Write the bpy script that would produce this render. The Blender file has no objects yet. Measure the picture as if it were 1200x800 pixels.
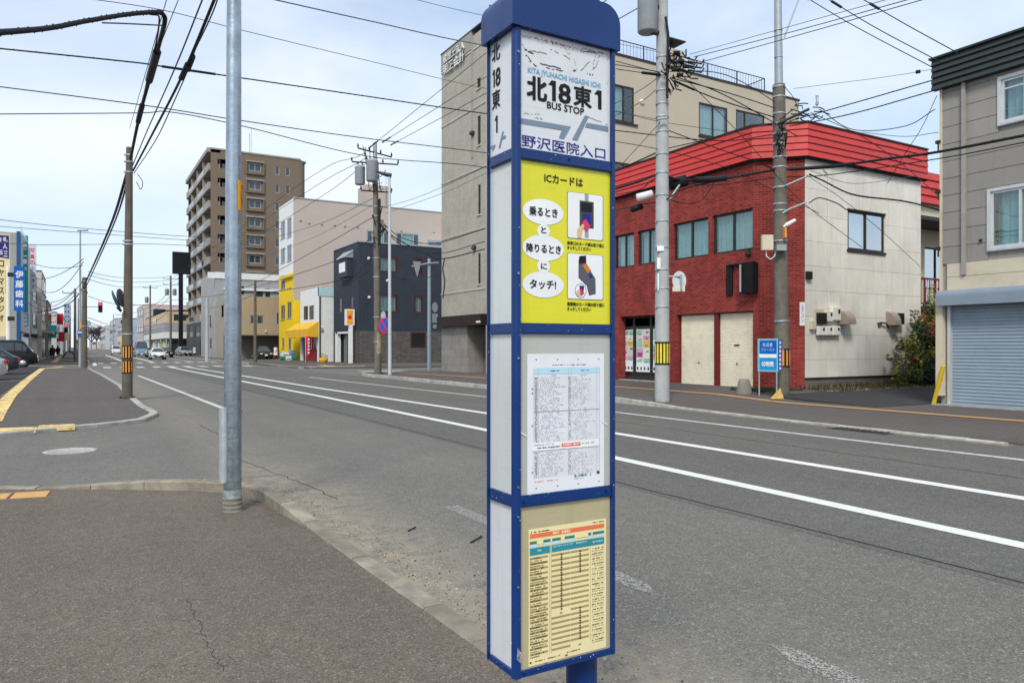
import bpy, math, random
from mathutils import Vector, Matrix, noise as mnoise
random.seed(7)
S = bpy.context.scene
COL = S.collection
R = math.radians

# ------------------------------------------------------------------ camera
F = 866.7; YAW = math.atan(510 / F); H = 1.55; HY = 406.5      # focal length in photo pixels, heading, eye height
cam_d = bpy.data.cameras.new('camera'); cam = bpy.data.objects.new('camera', cam_d); COL.objects.link(cam)
cam_d.sensor_width = 36; cam_d.lens = 26; cam_d.clip_start = 0.05; cam_d.clip_end = 6000
cam_d.shift_y = 6.5 / 1200
cam.location = (0, 0, H); cam.rotation_euler = (R(90), 0, -YAW)
S.camera = cam

# ------------------------------------------------------------------ sky and sun
SUN_EL, SUN_AZ = 46, 222        # azimuth clockwise from +Y
W = bpy.data.worlds.new('World'); S.world = W; W.use_nodes = True
def world():
    nt = W.node_tree; N = nt.nodes; L = nt.links; N.clear()
    out = N.new('ShaderNodeOutputWorld'); bg = N.new('ShaderNodeBackground'); L.new(bg.outputs[0], out.inputs[0])
    bg.inputs[1].default_value = 0.1
    sky = N.new('ShaderNodeTexSky'); sky.sky_type = 'NISHITA'; sky.sun_disc = False
    sky.sun_elevation = R(SUN_EL); sky.sun_rotation = R(SUN_AZ); sky.air_density = 1.0; sky.dust_density = 1.6; sky.ozone_density = 1.0
    tc = N.new('ShaderNodeTexCoord')
    mp = N.new('ShaderNodeMapping'); mp.inputs['Scale'].default_value = (1.3, 1.3, 3.6); mp.inputs['Location'].default_value = (3.1, 1.7, 0.4)
    L.new(tc.outputs['Generated'], mp.inputs[0])
    n1 = N.new('ShaderNodeTexNoise'); n1.inputs['Scale'].default_value = 1.35; n1.inputs['Detail'].default_value = 8; n1.inputs['Roughness'].default_value = 0.52; n1.inputs['Distortion'].default_value = 0.35
    L.new(mp.outputs[0], n1.inputs[0])
    cr = N.new('ShaderNodeValToRGB'); cr.color_ramp.elements[0].position = 0.33; cr.color_ramp.elements[0].color = (0.45,)*3 + (1,)
    cr.color_ramp.elements[1].position = 0.62; cr.color_ramp.elements[1].color = (0.97,)*3 + (1,)
    L.new(n1.outputs['Fac'], cr.inputs[0])
    n2 = N.new('ShaderNodeTexNoise'); n2.inputs['Scale'].default_value = 2.6; n2.inputs['Detail'].default_value = 6
    L.new(mp.outputs[0], n2.inputs[0])
    cc = N.new('ShaderNodeValToRGB'); cc.color_ramp.elements[0].position = 0.3; cc.color_ramp.elements[0].color = (6.3, 7.35, 8.8, 1)
    cc.color_ramp.elements[1].position = 0.7; cc.color_ramp.elements[1].color = (7.8, 8.3, 9.0, 1)
    L.new(n2.outputs['Fac'], cc.inputs[0])
    sc = N.new('ShaderNodeMix'); sc.data_type = 'RGBA'; sc.blend_type = 'MULTIPLY'; sc.inputs[0].default_value = 1.0
    L.new(sky.outputs[0], sc.inputs[6]); sc.inputs[7].default_value = (1.2, 1.45, 1.6, 1)
    mx = N.new('ShaderNodeMix'); mx.data_type = 'RGBA'
    sp = N.new('ShaderNodeSeparateXYZ'); L.new(tc.outputs['Generated'], sp.inputs[0])
    hr = N.new('ShaderNodeMapRange'); L.new(sp.outputs[2], hr.inputs[0]); hr.inputs[1].default_value = 0.0; hr.inputs[2].default_value = 0.22; hr.inputs[3].default_value = 0.95; hr.inputs[4].default_value = 0.0
    mxx = N.new('ShaderNodeMath'); mxx.operation = 'MAXIMUM'; L.new(cr.outputs[0], mxx.inputs[0]); L.new(hr.outputs[0], mxx.inputs[1])
    L.new(mxx.outputs[0], mx.inputs[0]); L.new(sc.outputs[2], mx.inputs[6]); L.new(cc.outputs[0], mx.inputs[7])
    L.new(mx.outputs[2], bg.inputs[0])
world()
sd = bpy.data.lights.new('sun', 'SUN'); sd.energy = 2.3; sd.angle = R(14); sd.color = (1, 0.95, 0.86)
so = bpy.data.objects.new('sun', sd); COL.objects.link(so)
az, el = R(SUN_AZ), R(SUN_EL)
so.rotation_euler = Vector((math.sin(az)*math.cos(el), math.cos(az)*math.cos(el), math.sin(el))).to_track_quat('Z', 'Y').to_euler()
S.view_settings.view_transform = 'Standard'; S.view_settings.look = 'None'; S.view_settings.exposure = 0.34; S.view_settings.gamma = 1.0
S.view_settings.use_curve_mapping = False

# ------------------------------------------------------------------ surveying: photo measurements to metres
sn, cs = math.sin(YAW), math.cos(YAW)
def ray(px, py):
    x = (px - 600) / F; z = (HY - py) / F
    return sn + cs*x, cs - sn*x, z
def at(px, py, d):                       # the point d metres ahead
    r = ray(px, py); return Vector((r[0]*d, r[1]*d, H + r[2]*d))
def G(px, py, z=0.0):
    r = ray(px, py); t = (z - H) / r[2]; return Vector((r[0]*t, r[1]*t, z))
def depth(p): return p[0]*sn + p[1]*cs
def hz(py, p): return H + (HY - py) / F * depth(p)
class Fac:                               # an upright plane: origin, direction along it, outward normal
    def __init__(s, o, t, n):
        s.o = Vector((o[0], o[1], 0)); s.t = Vector((t[0], t[1], 0)).normalized(); s.n = Vector((n[0], n[1], 0)).normalized()
    def w(s, u, z, v=0.0):
        p = s.o + s.t*u + s.n*v; return (p.x, p.y, z)
    def pix(s, px, py, v=0.0):
        r = ray(px, py); o = s.o + s.n*v
        k = (o.x*s.n.x + o.y*s.n.y) / (r[0]*s.n.x + r[1]*s.n.y)
        p = Vector((k*r[0], k*r[1], 0)); return (p - s.o).dot(s.t), H + k*r[2]
    def R(s, xl, xr, yt, yb, v=0.0):     # a rectangle; yt and yb are read at its left edge xl
        u0, z1 = s.pix(xl, yt, v); _, z0 = s.pix(xl, yb, v); u1, _ = s.pix(xr, yt, v)
        if u0 > u1: u0, u1 = u1, u0
        return u0, u1, z0, z1
def FX(x, n=-1): return Fac((x, 0), (0, 1), (n, 0))
def FY(y): return Fac((0, y), (1, 0), (0, -1))

# ------------------------------------------------------------------ materials
MATS = {}
def lin(c):
    return tuple(((v/12.92) if v <= 0.04045 else ((v+0.055)/1.055)**2.4) for v in c)
def nd(nt, typ, **k):
    n = nt.nodes.new(typ)
    for a, b in k.items():
        if a.startswith('i_'): n.inputs[a[2:].replace('_', ' ')].default_value = b
        else: setattr(n, a, b)
    return n
def mixc(nt, fac, a, b, mode='MIX'):
    m = nt.nodes.new('ShaderNodeMix'); m.data_type = 'RGBA'; m.blend_type = mode
    for i, v in ((0, fac), (6, a), (7, b)):
        if isinstance(v, bpy.types.NodeSocket): nt.links.new(v, m.inputs[i])
        elif i == 0: m.inputs[0].default_value = v
        else: m.inputs[i].default_value = (v[0], v[1], v[2], 1)
    return m.outputs[2]
def ramp(nt, src, p0, p1, a=0.0, b=1.0):
    m = nt.nodes.new('ShaderNodeMapRange'); m.clamp = True
    nt.links.new(src, m.inputs[0])
    for i, v in zip((1, 2, 3, 4), (p0, p1, a, b)): m.inputs[i].default_value = v
    return m.outputs[0]
def noise(nt, vec, scale, detail=4, rough=0.55, dist=0.0):
    n = nt.nodes.new('ShaderNodeTexNoise'); n.inputs['Scale'].default_value = scale; n.inputs['Detail'].default_value = detail
    n.inputs['Roughness'].default_value = rough; n.inputs['Distortion'].default_value = dist
    nt.links.new(vec, n.inputs['Vector']); return n.outputs['Fac']
def mapped(nt, vec, sc=(1, 1, 1), loc=(0, 0, 0)):
    m = nt.nodes.new('ShaderNodeMapping'); m.inputs['Scale'].default_value = sc; m.inputs['Location'].default_value = loc
    nt.links.new(vec, m.inputs[0]); return m.outputs[0]
def newmat(name):
    m = bpy.data.materials.new(name); m.use_nodes = True; nt = m.node_tree
    b = nt.nodes['Principled BSDF']; tc = nt.nodes.new('ShaderNodeTexCoord')
    return m, nt, b, tc
def bump(nt, b, h, strength=0.3, dist=0.01):
    n = nt.nodes.new('ShaderNodeBump'); n.inputs['Strength'].default_value = strength; n.inputs['Distance'].default_value = dist
    nt.links.new(h, n.inputs['Height']); nt.links.new(n.outputs[0], b.inputs['Normal'])
def M(name, col, rough=0.6, var=0.12, scale=1.5, dirt=0.0, dirtcol=(0.09, 0.08, 0.065), streak=False, bmp=0.15, bscale=90, metal=0.0, spec=0.2, coat=0.0, rnd=0.0):
    if name in MATS: return MATS[name]
    m, nt, b, tc = newmat(name); v = tc.outputs['Object']
    n = noise(nt, v, scale, 6, 0.6)
    c = mixc(nt, ramp(nt, n, 0.3, 0.7), [x*(1-var) for x in col], [min(1, x*(1+var)) for x in col])
    if dirt:
        vv = mapped(nt, v, (3, 3, 0.35)) if streak else v
        d = noise(nt, vv, 1.6 if streak else 2.3, 8, 0.68, 0.3)
        c = mixc(nt, ramp(nt, d, 0.5, 0.78, 0, dirt), c, dirtcol)
    if rnd:                               # each piece a little lighter or darker than its neighbour
        oi = nt.nodes.new('ShaderNodeObjectInfo'); c = mixc(nt, ramp(nt, oi.outputs['Random'], 0, 1, 0, rnd), c, [x*0.45 for x in col])
    nt.links.new(c, b.inputs['Base Color'])
    b.inputs['Roughness'].default_value = rough; b.inputs['Metallic'].default_value = metal
    b.inputs['Specular IOR Level'].default_value = spec; b.inputs['Coat Weight'].default_value = coat
    if bmp:
        h = noise(nt, v, bscale, 3, 0.6); bump(nt, b, h, bmp, 0.01)
        r = noise(nt, v, scale*3, 4); nt.links.new(ramp(nt, r, 0.3, 0.7, max(0, rough-0.08), min(1, rough+0.1)), b.inputs['Roughness'])
    MATS[name] = m; return m
def asphalt(name, base, speck, dust=None, patch=0.25, warm=(1.05, 1.0, 0.96)):
    m, nt, b, tc = newmat(name); v = tc.outputs['Object']
    big = noise(nt, v, 0.35, 6, 0.6); mid = noise(nt, v, 2.2, 6, 0.65)
    c = mixc(nt, ramp(nt, big, 0.3, 0.72), [x*(1-patch) for x in base], [x*(1+patch) for x in base])
    c = mixc(nt, ramp(nt, mid, 0.4, 0.75, 0, 0.35), c, [base[i]*warm[i]*1.35 for i in range(3)])
    ft = nt.nodes.new('ShaderNodeTexVoronoi'); ft.inputs['Scale'].default_value = 75; nt.links.new(v, ft.inputs['Vector'])
    hs = nt.nodes.new('ShaderNodeSeparateColor'); nt.links.new(ft.outputs['Color'], hs.inputs[0])
    c = mixc(nt, ramp(nt, hs.outputs[0], 0.0, 0.55, 0.62, 0.0), c, [x*0.42 for x in base])      # dark binder between the stones
    tr = noise(nt, mapped(nt, v, (1.1, 0.025, 1)), 1.0, 5, 0.6)
    c = mixc(nt, ramp(nt, tr, 0.42, 0.66, 0, 0.30), c, [x*0.55 for x in base])
    st = noise(nt, v, 1.6, 8, 0.7, 0.6)
    c = mixc(nt, ramp(nt, st, 0.60, 0.72, 0, 0.35), c, [x*0.5 for x in base])
    lt = ramp(nt, hs.outputs[1], 0.80, 0.97, 0, 0.8)
    md = nt.nodes.new('ShaderNodeMath'); md.operation = 'MULTIPLY'; nt.links.new(lt, md.inputs[0]); nt.links.new(ramp(nt, ft.outputs['Distance'], 0.25, 0.6, 1.0, 0.1), md.inputs[1])
    c = mixc(nt, md.outputs[0], c, speck)
    f2 = nt.nodes.new('ShaderNodeTexVoronoi'); f2.inputs['Scale'].default_value = 190; nt.links.new(v, f2.inputs['Vector'])
    h2 = nt.nodes.new('ShaderNodeSeparateColor'); nt.links.new(f2.outputs['Color'], h2.inputs[0])
    c = mixc(nt, ramp(nt, h2.outputs[0], 0.5, 1.0, 0, 0.5), c, [min(1, x*2.2) for x in base])
    c = mixc(nt, ramp(nt, h2.outputs[1], 0.6, 1.0, 0, 0.55), c, [x*0.4 for x in base])
    c = mixc(nt, ramp(nt, noise(nt, v, 9, 5, 0.7), 0.42, 0.7, 0, 0.28), c, [x*0.55 for x in base])
    if dust:                              # pale grit that has settled in a band along the kerb
        sp = nt.nodes.new('ShaderNodeSeparateXYZ'); nt.links.new(v, sp.inputs[0])
        wob = noise(nt, v, 1.1, 5, 0.6); a = nt.nodes.new('ShaderNodeMath'); a.operation = 'MULTIPLY_ADD'
        nt.links.new(wob, a.inputs[0]); a.inputs[1].default_value = 0.9; nt.links.new(sp.outputs[0], a.inputs[2])
        band = ramp(nt, a.outputs[0], dust[0], dust[1], 1.0, 0.0)
        lo = ramp(nt, sp.outputs[0], 1.2, 1.9); bm = nt.nodes.new('ShaderNodeMath'); bm.operation = 'MULTIPLY'; nt.links.new(band, bm.inputs[0]); nt.links.new(lo, bm.inputs[1]); band = bm.outputs[0]
        fy = ramp(nt, sp.outputs[1], 7.5, 11.5, 1.0, 0.3); b3 = nt.nodes.new('ShaderNodeMath'); b3.operation = 'MULTIPLY'; nt.links.new(band, b3.inputs[0]); nt.links.new(fy, b3.inputs[1]); band = b3.outputs[0]
        brk = ramp(nt, noise(nt, v, 5.5, 6, 0.7), 0.3, 0.6)
        mm = nt.nodes.new('ShaderNodeMath'); mm.operation = 'MULTIPLY'; nt.links.new(band, mm.inputs[0]); nt.links.new(brk, mm.inputs[1])
        m3 = nt.nodes.new('ShaderNodeMath'); m3.operation = 'MULTIPLY'; nt.links.new(mm.outputs[0], m3.inputs[0]); m3.inputs[1].default_value = 0.8
        c = mixc(nt, m3.outputs[0], c, (0.34, 0.29, 0.215))
    # long thin cracks and scuffs
    w = nt.nodes.new('ShaderNodeTexVoronoi'); w.feature = 'DISTANCE_TO_EDGE'; w.inputs['Scale'].default_value = 0.33; nt.links.new(mapped(nt, v, (1.6, 0.7, 1)), w.inputs['Vector'])
    scf = noise(nt, mapped(nt, v, (3, 0.5, 1)), 1.3, 7, 0.7)
    c = mixc(nt, ramp(nt, scf, 0.58, 0.75, 0, 0.22), c, (0.28, 0.26, 0.235))
    nt.links.new(c, b.inputs['Base Color'])
    b.inputs['Roughness'].default_value = 0.92; b.inputs['Specular IOR Level'].default_value = 0.1
    bump(nt, b, ft.outputs['Distance'], 0.7, 0.006)
    MATS[name] = m; return m
def paint(name, col, wear=0.45, under=(0.12, 0.115, 0.11), scale=3.0, grain=60):
    m, nt, b, tc = newmat(name); v = tc.outputs['Object']
    a = noise(nt, v, scale, 6, 0.7); g = noise(nt, v, grain, 3, 0.7)
    ad = nt.nodes.new('ShaderNodeMath'); ad.operation = 'MULTIPLY_ADD'; nt.links.new(g, ad.inputs[0]); ad.inputs[1].default_value = 0.7; nt.links.new(a, ad.inputs[2])
    f = ramp(nt, ad.outputs[0], 1.25 - wear*0.8, 1.37 - wear*0.8)
    c = mixc(nt, f, col, under)
    c = mixc(nt, ramp(nt, noise(nt, v, 9, 4), 0.35, 0.75, 0, 0.25), c, [x*0.6 for x in col])
    nt.links.new(c, b.inputs['Base Color']); b.inputs['Roughness'].default_value = 0.8
    bump(nt, b, g, 0.3, 0.004)
    MATS[name] = m; return m
def brick(name, c1, c2, mortar, bw, bh, ms=0.012, rough=0.7, dirt=0.2, bs=0.6, off=0.5, bias=0.0):
    m, nt, b, tc = newmat(name); v = tc.outputs['UV']
    t = nt.nodes.new('ShaderNodeTexBrick'); nt.links.new(v, t.inputs['Vector'])
    t.inputs['Color1'].default_value = (*c1, 1); t.inputs['Color2'].default_value = (*c2, 1); t.inputs['Mortar'].default_value = (*mortar, 1)
    t.inputs['Scale'].default_value = 1; t.inputs['Mortar Size'].default_value = ms; t.inputs['Mortar Smooth'].default_value = 0.2; t.inputs['Bias'].default_value = bias
    t.inputs['Brick Width'].default_value = bw; t.inputs['Row Height'].default_value = bh; t.offset = off
    n = noise(nt, tc.outputs['Object'], 0.8, 7, 0.65)
    c = mixc(nt, ramp(nt, n, 0.42, 0.75, 0, dirt), t.outputs['Color'], [x*0.4 for x in c1])
    n2 = noise(nt, mapped(nt, tc.outputs['Object'], (2, 2, 0.3)), 2.0, 6, 0.65)
    c = mixc(nt, ramp(nt, n2, 0.5, 0.8, 0, dirt*0.8), c, [min(1, x*1.5+0.03) for x in c2])
    nt.links.new(c, b.inputs['Base Color']); b.inputs['Roughness'].default_value = rough; b.inputs['Specular IOR Level'].default_value = 0.2
    iv = nt.nodes.new('ShaderNodeMath'); iv.operation = 'SUBTRACT'; iv.inputs[0].default_value = 1; nt.links.new(t.outputs['Fac'], iv.inputs[1])
    bump(nt, b, iv.outputs[0], bs, 0.01)
    MATS[name] = m; return m
def glass(name, tint=(0.75, 0.85, 0.85), refl=0.07):
    m = bpy.data.materials.new(name); m.use_nodes = True; nt = m.node_tree; nt.nodes.clear()
    o = nt.nodes.new('ShaderNodeOutputMaterial'); tr = nt.nodes.new('ShaderNodeBsdfTransparent'); tr.inputs[0].default_value = (*tint, 1)
    gl = nt.nodes.new('ShaderNodeBsdfGlossy'); gl.inputs['Roughness'].default_value = 0.02; gl.inputs['Color'].default_value = (0.9, 0.95, 1, 1)
    lw = nt.nodes.new('ShaderNodeLayerWeight'); lw.inputs[0].default_value = 0.2
    mr = nt.nodes.new('ShaderNodeMapRange'); nt.links.new(lw.outputs['Fresnel'], mr.inputs[0]); mr.inputs[3].default_value = refl; mr.inputs[4].default_value = 0.6
    tc = nt.nodes.new('ShaderNodeTexCoord'); h = noise(nt, tc.outputs['Object'], 1.2, 2)
    bp = nt.nodes.new('ShaderNodeBump'); bp.inputs['Strength'].default_value = 0.05; bp.inputs['Distance'].default_value = 0.05; nt.links.new(h, bp.inputs['Height']); nt.links.new(bp.outputs[0], gl.inputs['Normal'])
    mx = nt.nodes.new('ShaderNodeMixShader'); nt.links.new(mr.outputs[0], mx.inputs[0]); nt.links.new(tr.outputs[0], mx.inputs[1]); nt.links.new(gl.outputs[0], mx.inputs[2]); nt.links.new(mx.outputs[0], o.inputs[0])
    MATS[name] = m; return m
def emis(name, col, s):
    m, nt, b, tc = newmat(name); b.inputs['Base Color'].default_value = (*col, 1); b.inputs['Emission Color'].default_value = (*col, 1); b.inputs['Emission Strength'].default_value = s
    MATS[name] = m; return m
def flat(name, col, rough=0.5):           # printed ink, sheet colour
    return M('ink_' + name, col, rough, 0.06, 6, bmp=0)

# ------------------------------------------------------------------ mesh builder
def rootloc(o):
    while o.parent: o = o.parent
    return o.location
class MB:
    def __init__(s): s.v = []; s.f = []; s.uv = []; s.sm = []
    def face(s, pts, uv=None, smooth=False):
        i = len(s.v); s.v += [tuple(p) for p in pts]; s.f.append(tuple(range(i, i+len(pts)))); s.uv.append(uv); s.sm.append(smooth)
    def add(s, vs, fs, smooth=False):
        i = len(s.v); s.v += [tuple(p) for p in vs]
        for f in fs: s.f.append(tuple(i+k for k in f)); s.uv.append(None); s.sm.append(smooth)
    def hexa(s, p):                       # eight corners: bottom 0-3, top 4-7
        s.add(p, [(3, 2, 1, 0), (4, 5, 6, 7), (0, 1, 5, 4), (1, 2, 6, 5), (2, 3, 7, 6), (3, 0, 4, 7)])
    def box(s, x0, x1, y0, y1, z0, z1):
        s.hexa([(x0, y0, z0), (x1, y0, z0), (x1, y1, z0), (x0, y1, z0), (x0, y0, z1), (x1, y0, z1), (x1, y1, z1), (x0, y1, z1)])
    def fb(s, f, u0, u1, v0, v1, z0, z1): # box in a facade's own axes
        q = [f.w(u0, z0, v0), f.w(u1, z0, v0), f.w(u1, z0, v1), f.w(u0, z0, v1)]
        s.hexa(q + [(a, b, z1) for a, b, _ in q])
    def tube(s, pts, r, n=8, cap=True, r1=None, smooth=True):
        pts = [Vector(p) for p in pts]; rings = []; up = None
        for i, p in enumerate(pts):
            d = (pts[min(i+1, len(pts)-1)] - pts[max(i-1, 0)]).normalized()
            if up is None: up = Vector((0, 0, 1)) if abs(d.z) < 0.9 else Vector((1, 0, 0))
            a = d.cross(up).normalized(); bb = a.cross(d).normalized(); up = bb
            rr = r[i] if isinstance(r, (list, tuple)) else (r if r1 is None else r + (r1-r)*i/(len(pts)-1))
            rings.append([p + (a*math.cos(2*math.pi*k/n) + bb*math.sin(2*math.pi*k/n))*rr for k in range(n)])
        vs = [q for g in rings for q in g]; fs = []
        for i in range(len(rings)-1):
            for k in range(n): fs.append((i*n+k, i*n+(k+1) % n, (i+1)*n+(k+1) % n, (i+1)*n+k))
        s.add(vs, fs, smooth)
        if cap: s.add(rings[0], [tuple(range(n-1, -1, -1))]); s.add(rings[-1], [tuple(range(n))])
    def cyl(s, p0, p1, r, n=16, r1=None): s.tube([p0, p1], r, n, True, r1)
    def lathe(s, c, prof, n=20, axis='z'):
        vs = []; fs = []
        for (r, h) in prof:
            for k in range(n):
                a = 2*math.pi*k/n; x, y = r*math.cos(a), r*math.sin(a)
                vs.append({'z': (c[0]+x, c[1]+y, c[2]+h), 'y': (c[0]+x, c[1]+h, c[2]+y), 'x': (c[0]+h, c[1]+x, c[2]+y)}[axis])
        for i in range(len(prof)-1):
            for k in range(n): fs.append((i*n+k, i*n+(k+1) % n, (i+1)*n+(k+1) % n, (i+1)*n+k))
        s.add(vs, fs, True)
        m = len(prof)-1; s.add(vs[:n], [tuple(range(n-1, -1, -1))]); s.add(vs[m*n:], [tuple(range(n))])
    def prism(s, poly, z0, z1):
        n = len(poly); b = [(p[0], p[1], z0) for p in poly]; t = [(p[0], p[1], z1) for p in poly]
        s.add(b + t, [tuple(range(n-1, -1, -1)), tuple(range(n, 2*n))] + [(i, (i+1) % n, n+(i+1) % n, n+i) for i in range(n)])
    def fprism(s, f, poly, v0, v1):       # outline (u,z) in a facade's plane, given thickness
        n = len(poly); b = [f.w(u, z, v0) for u, z in poly]; t = [f.w(u, z, v1) for u, z in poly]
        s.add(b + t, [tuple(range(n-1, -1, -1)), tuple(range(n, 2*n))] + [(i, (i+1) % n, n+(i+1) % n, n+i) for i in range(n)])
    def wall(s, f, u0, u1, z0, z1, holes=(), dep=0.12, v=0.0):
        us = sorted({u0, u1, *[h[0] for h in holes], *[h[1] for h in holes]}); zs = sorted({z0, z1, *[h[2] for h in holes], *[h[3] for h in holes]})
        us = [a for a in us if u0-1e-6 <= a <= u1+1e-6]; zs = [a for a in zs if z0-1e-6 <= a <= z1+1e-6]
        for i in range(len(us)-1):
            for j in range(len(zs)-1):
                cu, cz = (us[i]+us[i+1])/2, (zs[j]+zs[j+1])/2
                if any(h[0] < cu < h[1] and h[2] < cz < h[3] for h in holes): continue
                q = [(us[i], zs[j]), (us[i+1], zs[j]), (us[i+1], zs[j+1]), (us[i], zs[j+1])]
                s.face([f.w(a, b, v) for a, b in q], uv=q)
        for (a, b, c, d) in holes:
            for p, q in (((a, c), (b, c)), ((b, c), (b, d)), ((b, d), (a, d)), ((a, d), (a, c))):
                s.face([f.w(*p, v), f.w(*q, v), f.w(*q, v-dep), f.w(*p, v-dep)], uv=[(p[0], p[1]), (q[0]+.001, q[1]+.001), (q[0]+dep, q[1]), (p[0]+dep, p[1])])
    def build(s, name, mat, parent=None, loc=None, bev=0, smooth=False, abs_=False):
        me = bpy.data.meshes.new(name)
        L = rootloc(parent) if parent is not None else (Vector(loc) if loc is not None else Vector((0, 0, 0)))
        if abs_: L = Vector((0, 0, 0))
        me.from_pydata([(x-L[0], y-L[1], z-L[2]) for x, y, z in s.v], [], s.f)
        if any(u for u in s.uv):
            l = me.uv_layers.new(name='UVMap'); k = 0
            for p, u in zip(me.polygons, s.uv):
                for j in range(len(p.vertices)): l.data[p.loop_start+j].uv = u[j] if u else (0, 0)
        if smooth: me.polygons.foreach_set('use_smooth', [True]*len(s.f))
        elif any(s.sm): me.polygons.foreach_set('use_smooth', s.sm)
        mats = mat if isinstance(mat, list) else [mat]
        for m in mats: me.materials.append(m)
        o = bpy.data.objects.new(name, me); COL.objects.link(o)
        if parent is not None: o.parent = parent
        elif loc is not None: o.location = loc
        if bev:
            b = o.modifiers.new('bevel', 'BEVEL'); b.width = bev; b.segments = 2; b.limit_method = 'ANGLE'; b.angle_limit = R(40)
        return o
def tag(o, label, cat, group=None):
    o['label'] = label; o['category'] = cat
    if group: o['group'] = group
    return o
def thing(name, label, cat, loc=(0, 0, 0), group=None):
    o = bpy.data.objects.new(name, None); COL.objects.link(o); o.location = loc; o.empty_display_size = 0.2
    return tag(o, label, cat, group)
def struct(o): o['kind'] = 'structure'; return o
def stuff(o): o['kind'] = 'stuff'; return o
def copy_tree(o, parent=None):
    c = o.copy(); COL.objects.link(c)
    if parent is not None: c.parent = parent
    for ch in list(o.children): copy_tree(ch, c)
    return c
def text(body, f, u0, u1, z0, z1, mat, parent, v=0.0015, bold=0.0, depth_=0.0, name='lettering', vertical=False, skew=0.0):
    cu = bpy.data.curves.new('t', 'FONT'); cu.body = '\n'.join(body) if vertical else body
    cu.offset = min(bold, 0.008); cu.resolution_u = 2; cu.align_x = 'CENTER' if vertical else 'LEFT'
    if vertical: cu.space_line = 0.9
    o = bpy.data.objects.new('t', cu); COL.objects.link(o)
    bpy.context.view_layer.update()
    me = bpy.data.meshes.new_from_object(o.evaluated_get(bpy.context.evaluated_depsgraph_get()))
    bpy.data.objects.remove(o)
    xs = [p.co.x for p in me.vertices]; ys = [p.co.y for p in me.vertices]
    x0, x1, y0, y1 = min(xs), max(xs), min(ys), max(ys)
    flip = f.t.cross(f.n).z > 0          # the reader sees u running right to left
    b = MB(); pts = []
    for p in me.vertices:
        k = (p.co.x-x0)/(x1-x0); k = 1-k if flip else k
        pts.append(f.w(u0 + (u1-u0)*k, z0 + (z1-z0)*(p.co.y-y0)/(y1-y0), v))
    fs = [tuple(q.vertices) for q in me.polygons]; b.add(pts, fs)
    if bold > 0.012:                      # heavy face: the glyph struck again beside itself, each a hair above the last
        du = (u1-u0)/(x1-x0)*bold*0.55; dz = (z1-z0)/(y1-y0)*bold*0.35
        for i, (a, c) in enumerate(((-1, -1), (1, -1), (-1, 1), (1, 1))):
            o_ = f.t*(a*du) + f.n*(0.00012*(i+1))
            b.add([(x+o_.x, y+o_.y, z+c*dz) for x, y, z in pts], fs)
    bpy.data.meshes.remove(me)
    ob = b.build(name, mat, parent)
    if depth_:
        sm = ob.modifiers.new('s', 'SOLIDIFY'); sm.thickness = depth_; sm.offset = 0
    return ob
# ------------------------------------------------------------------ shared materials
m_road = asphalt('road_asphalt', (0.166, 0.160, 0.144), (0.42, 0.41, 0.40), dust=(2.45, 3.3), patch=0.16)
m_walk = asphalt('walk_asphalt', (0.148, 0.126, 0.103), (0.33, 0.30, 0.26), patch=0.26)
m_walk2 = asphalt('far_walk_asphalt', (0.118, 0.106, 0.098), (0.30, 0.28, 0.27), patch=0.14)
m_drive = asphalt('drive_asphalt', (0.052, 0.052, 0.054), (0.2, 0.2, 0.2), patch=0.2)
m_ground = M('ground_soil', (0.16, 0.155, 0.15), 0.95, 0.2, 0.05)
m_kerb = M('kerb_concrete', (0.29, 0.255, 0.20), 0.9, 0.35, 5, dirt=0.8, dirtcol=(0.13, 0.105, 0.075), bmp=0.5, bscale=45, rnd=0.45)
m_kerbw = M('kerb_pale', (0.42, 0.41, 0.37), 0.9, 0.25, 4, dirt=0.6, dirtcol=(0.15, 0.13, 0.1), bmp=0.5, bscale=45, rnd=0.4)
m_white = paint('road_white', (0.72, 0.715, 0.68), 0.27)
m_whitew = paint('road_white_worn', (0.55, 0.54, 0.52), 0.42, scale=2.0)
m_whitef = paint('road_white_faint', (0.30, 0.29, 0.275), 0.72, (0.155, 0.15, 0.14), scale=2.2, grain=55)
m_scuff = M('scuff_pale', (0.23, 0.205, 0.175), .95, .3, 30, bmp=0)
m_whitex = paint('crossing_white', (0.55, 0.55, 0.53), 0.45, scale=1.2)
m_yel = paint('block_yellow', (0.80, 0.57, 0.20), 0.50, (0.13, 0.11, 0.09), scale=3.0, grain=18)
m_ora = paint('block_orange', (0.46, 0.26, 0.10), 0.22, (0.25, 0.17, 0.1), scale=4)
m_tile = M('tile_ochre', (0.58, 0.33, 0.13), 0.85, 0.12, 5, dirt=0.25, bmp=0.4)
m_tar = M('tar', (0.022, 0.022, 0.024), 0.75, 0.3, 6)
m_steel = M('galvanised_steel', (0.36, 0.41, 0.45), 0.3, 0.22, 7, metal=0.92, bmp=0.12, bscale=30, dirt=0.12, dirtcol=(0.2, 0.22, 0.24))
m_steel2 = M('grey_steel', (0.36, 0.40, 0.43), 0.5, 0.12, 5, metal=0.4)
m_conc = M('pole_concrete', (0.125, 0.108, 0.084), 0.9, 0.2, 3, dirt=0.5, dirtcol=(0.10, 0.09, 0.07), streak=True, bmp=0.4)
m_concl = M('pole_concrete_pale', (0.40, 0.41, 0.41), 0.85, 0.12, 3, dirt=0.35, dirtcol=(0.2, 0.2, 0.19), streak=True, bmp=0.35)
m_concb = M('pole_concrete_brown', (0.155, 0.14, 0.115), 0.9, 0.25, 3, dirt=0.5, dirtcol=(0.07, 0.06, 0.05), streak=True, bmp=0.4)
m_black = M('black_rubber', (0.012, 0.012, 0.014), 0.6, 0.3, 4)
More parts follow.
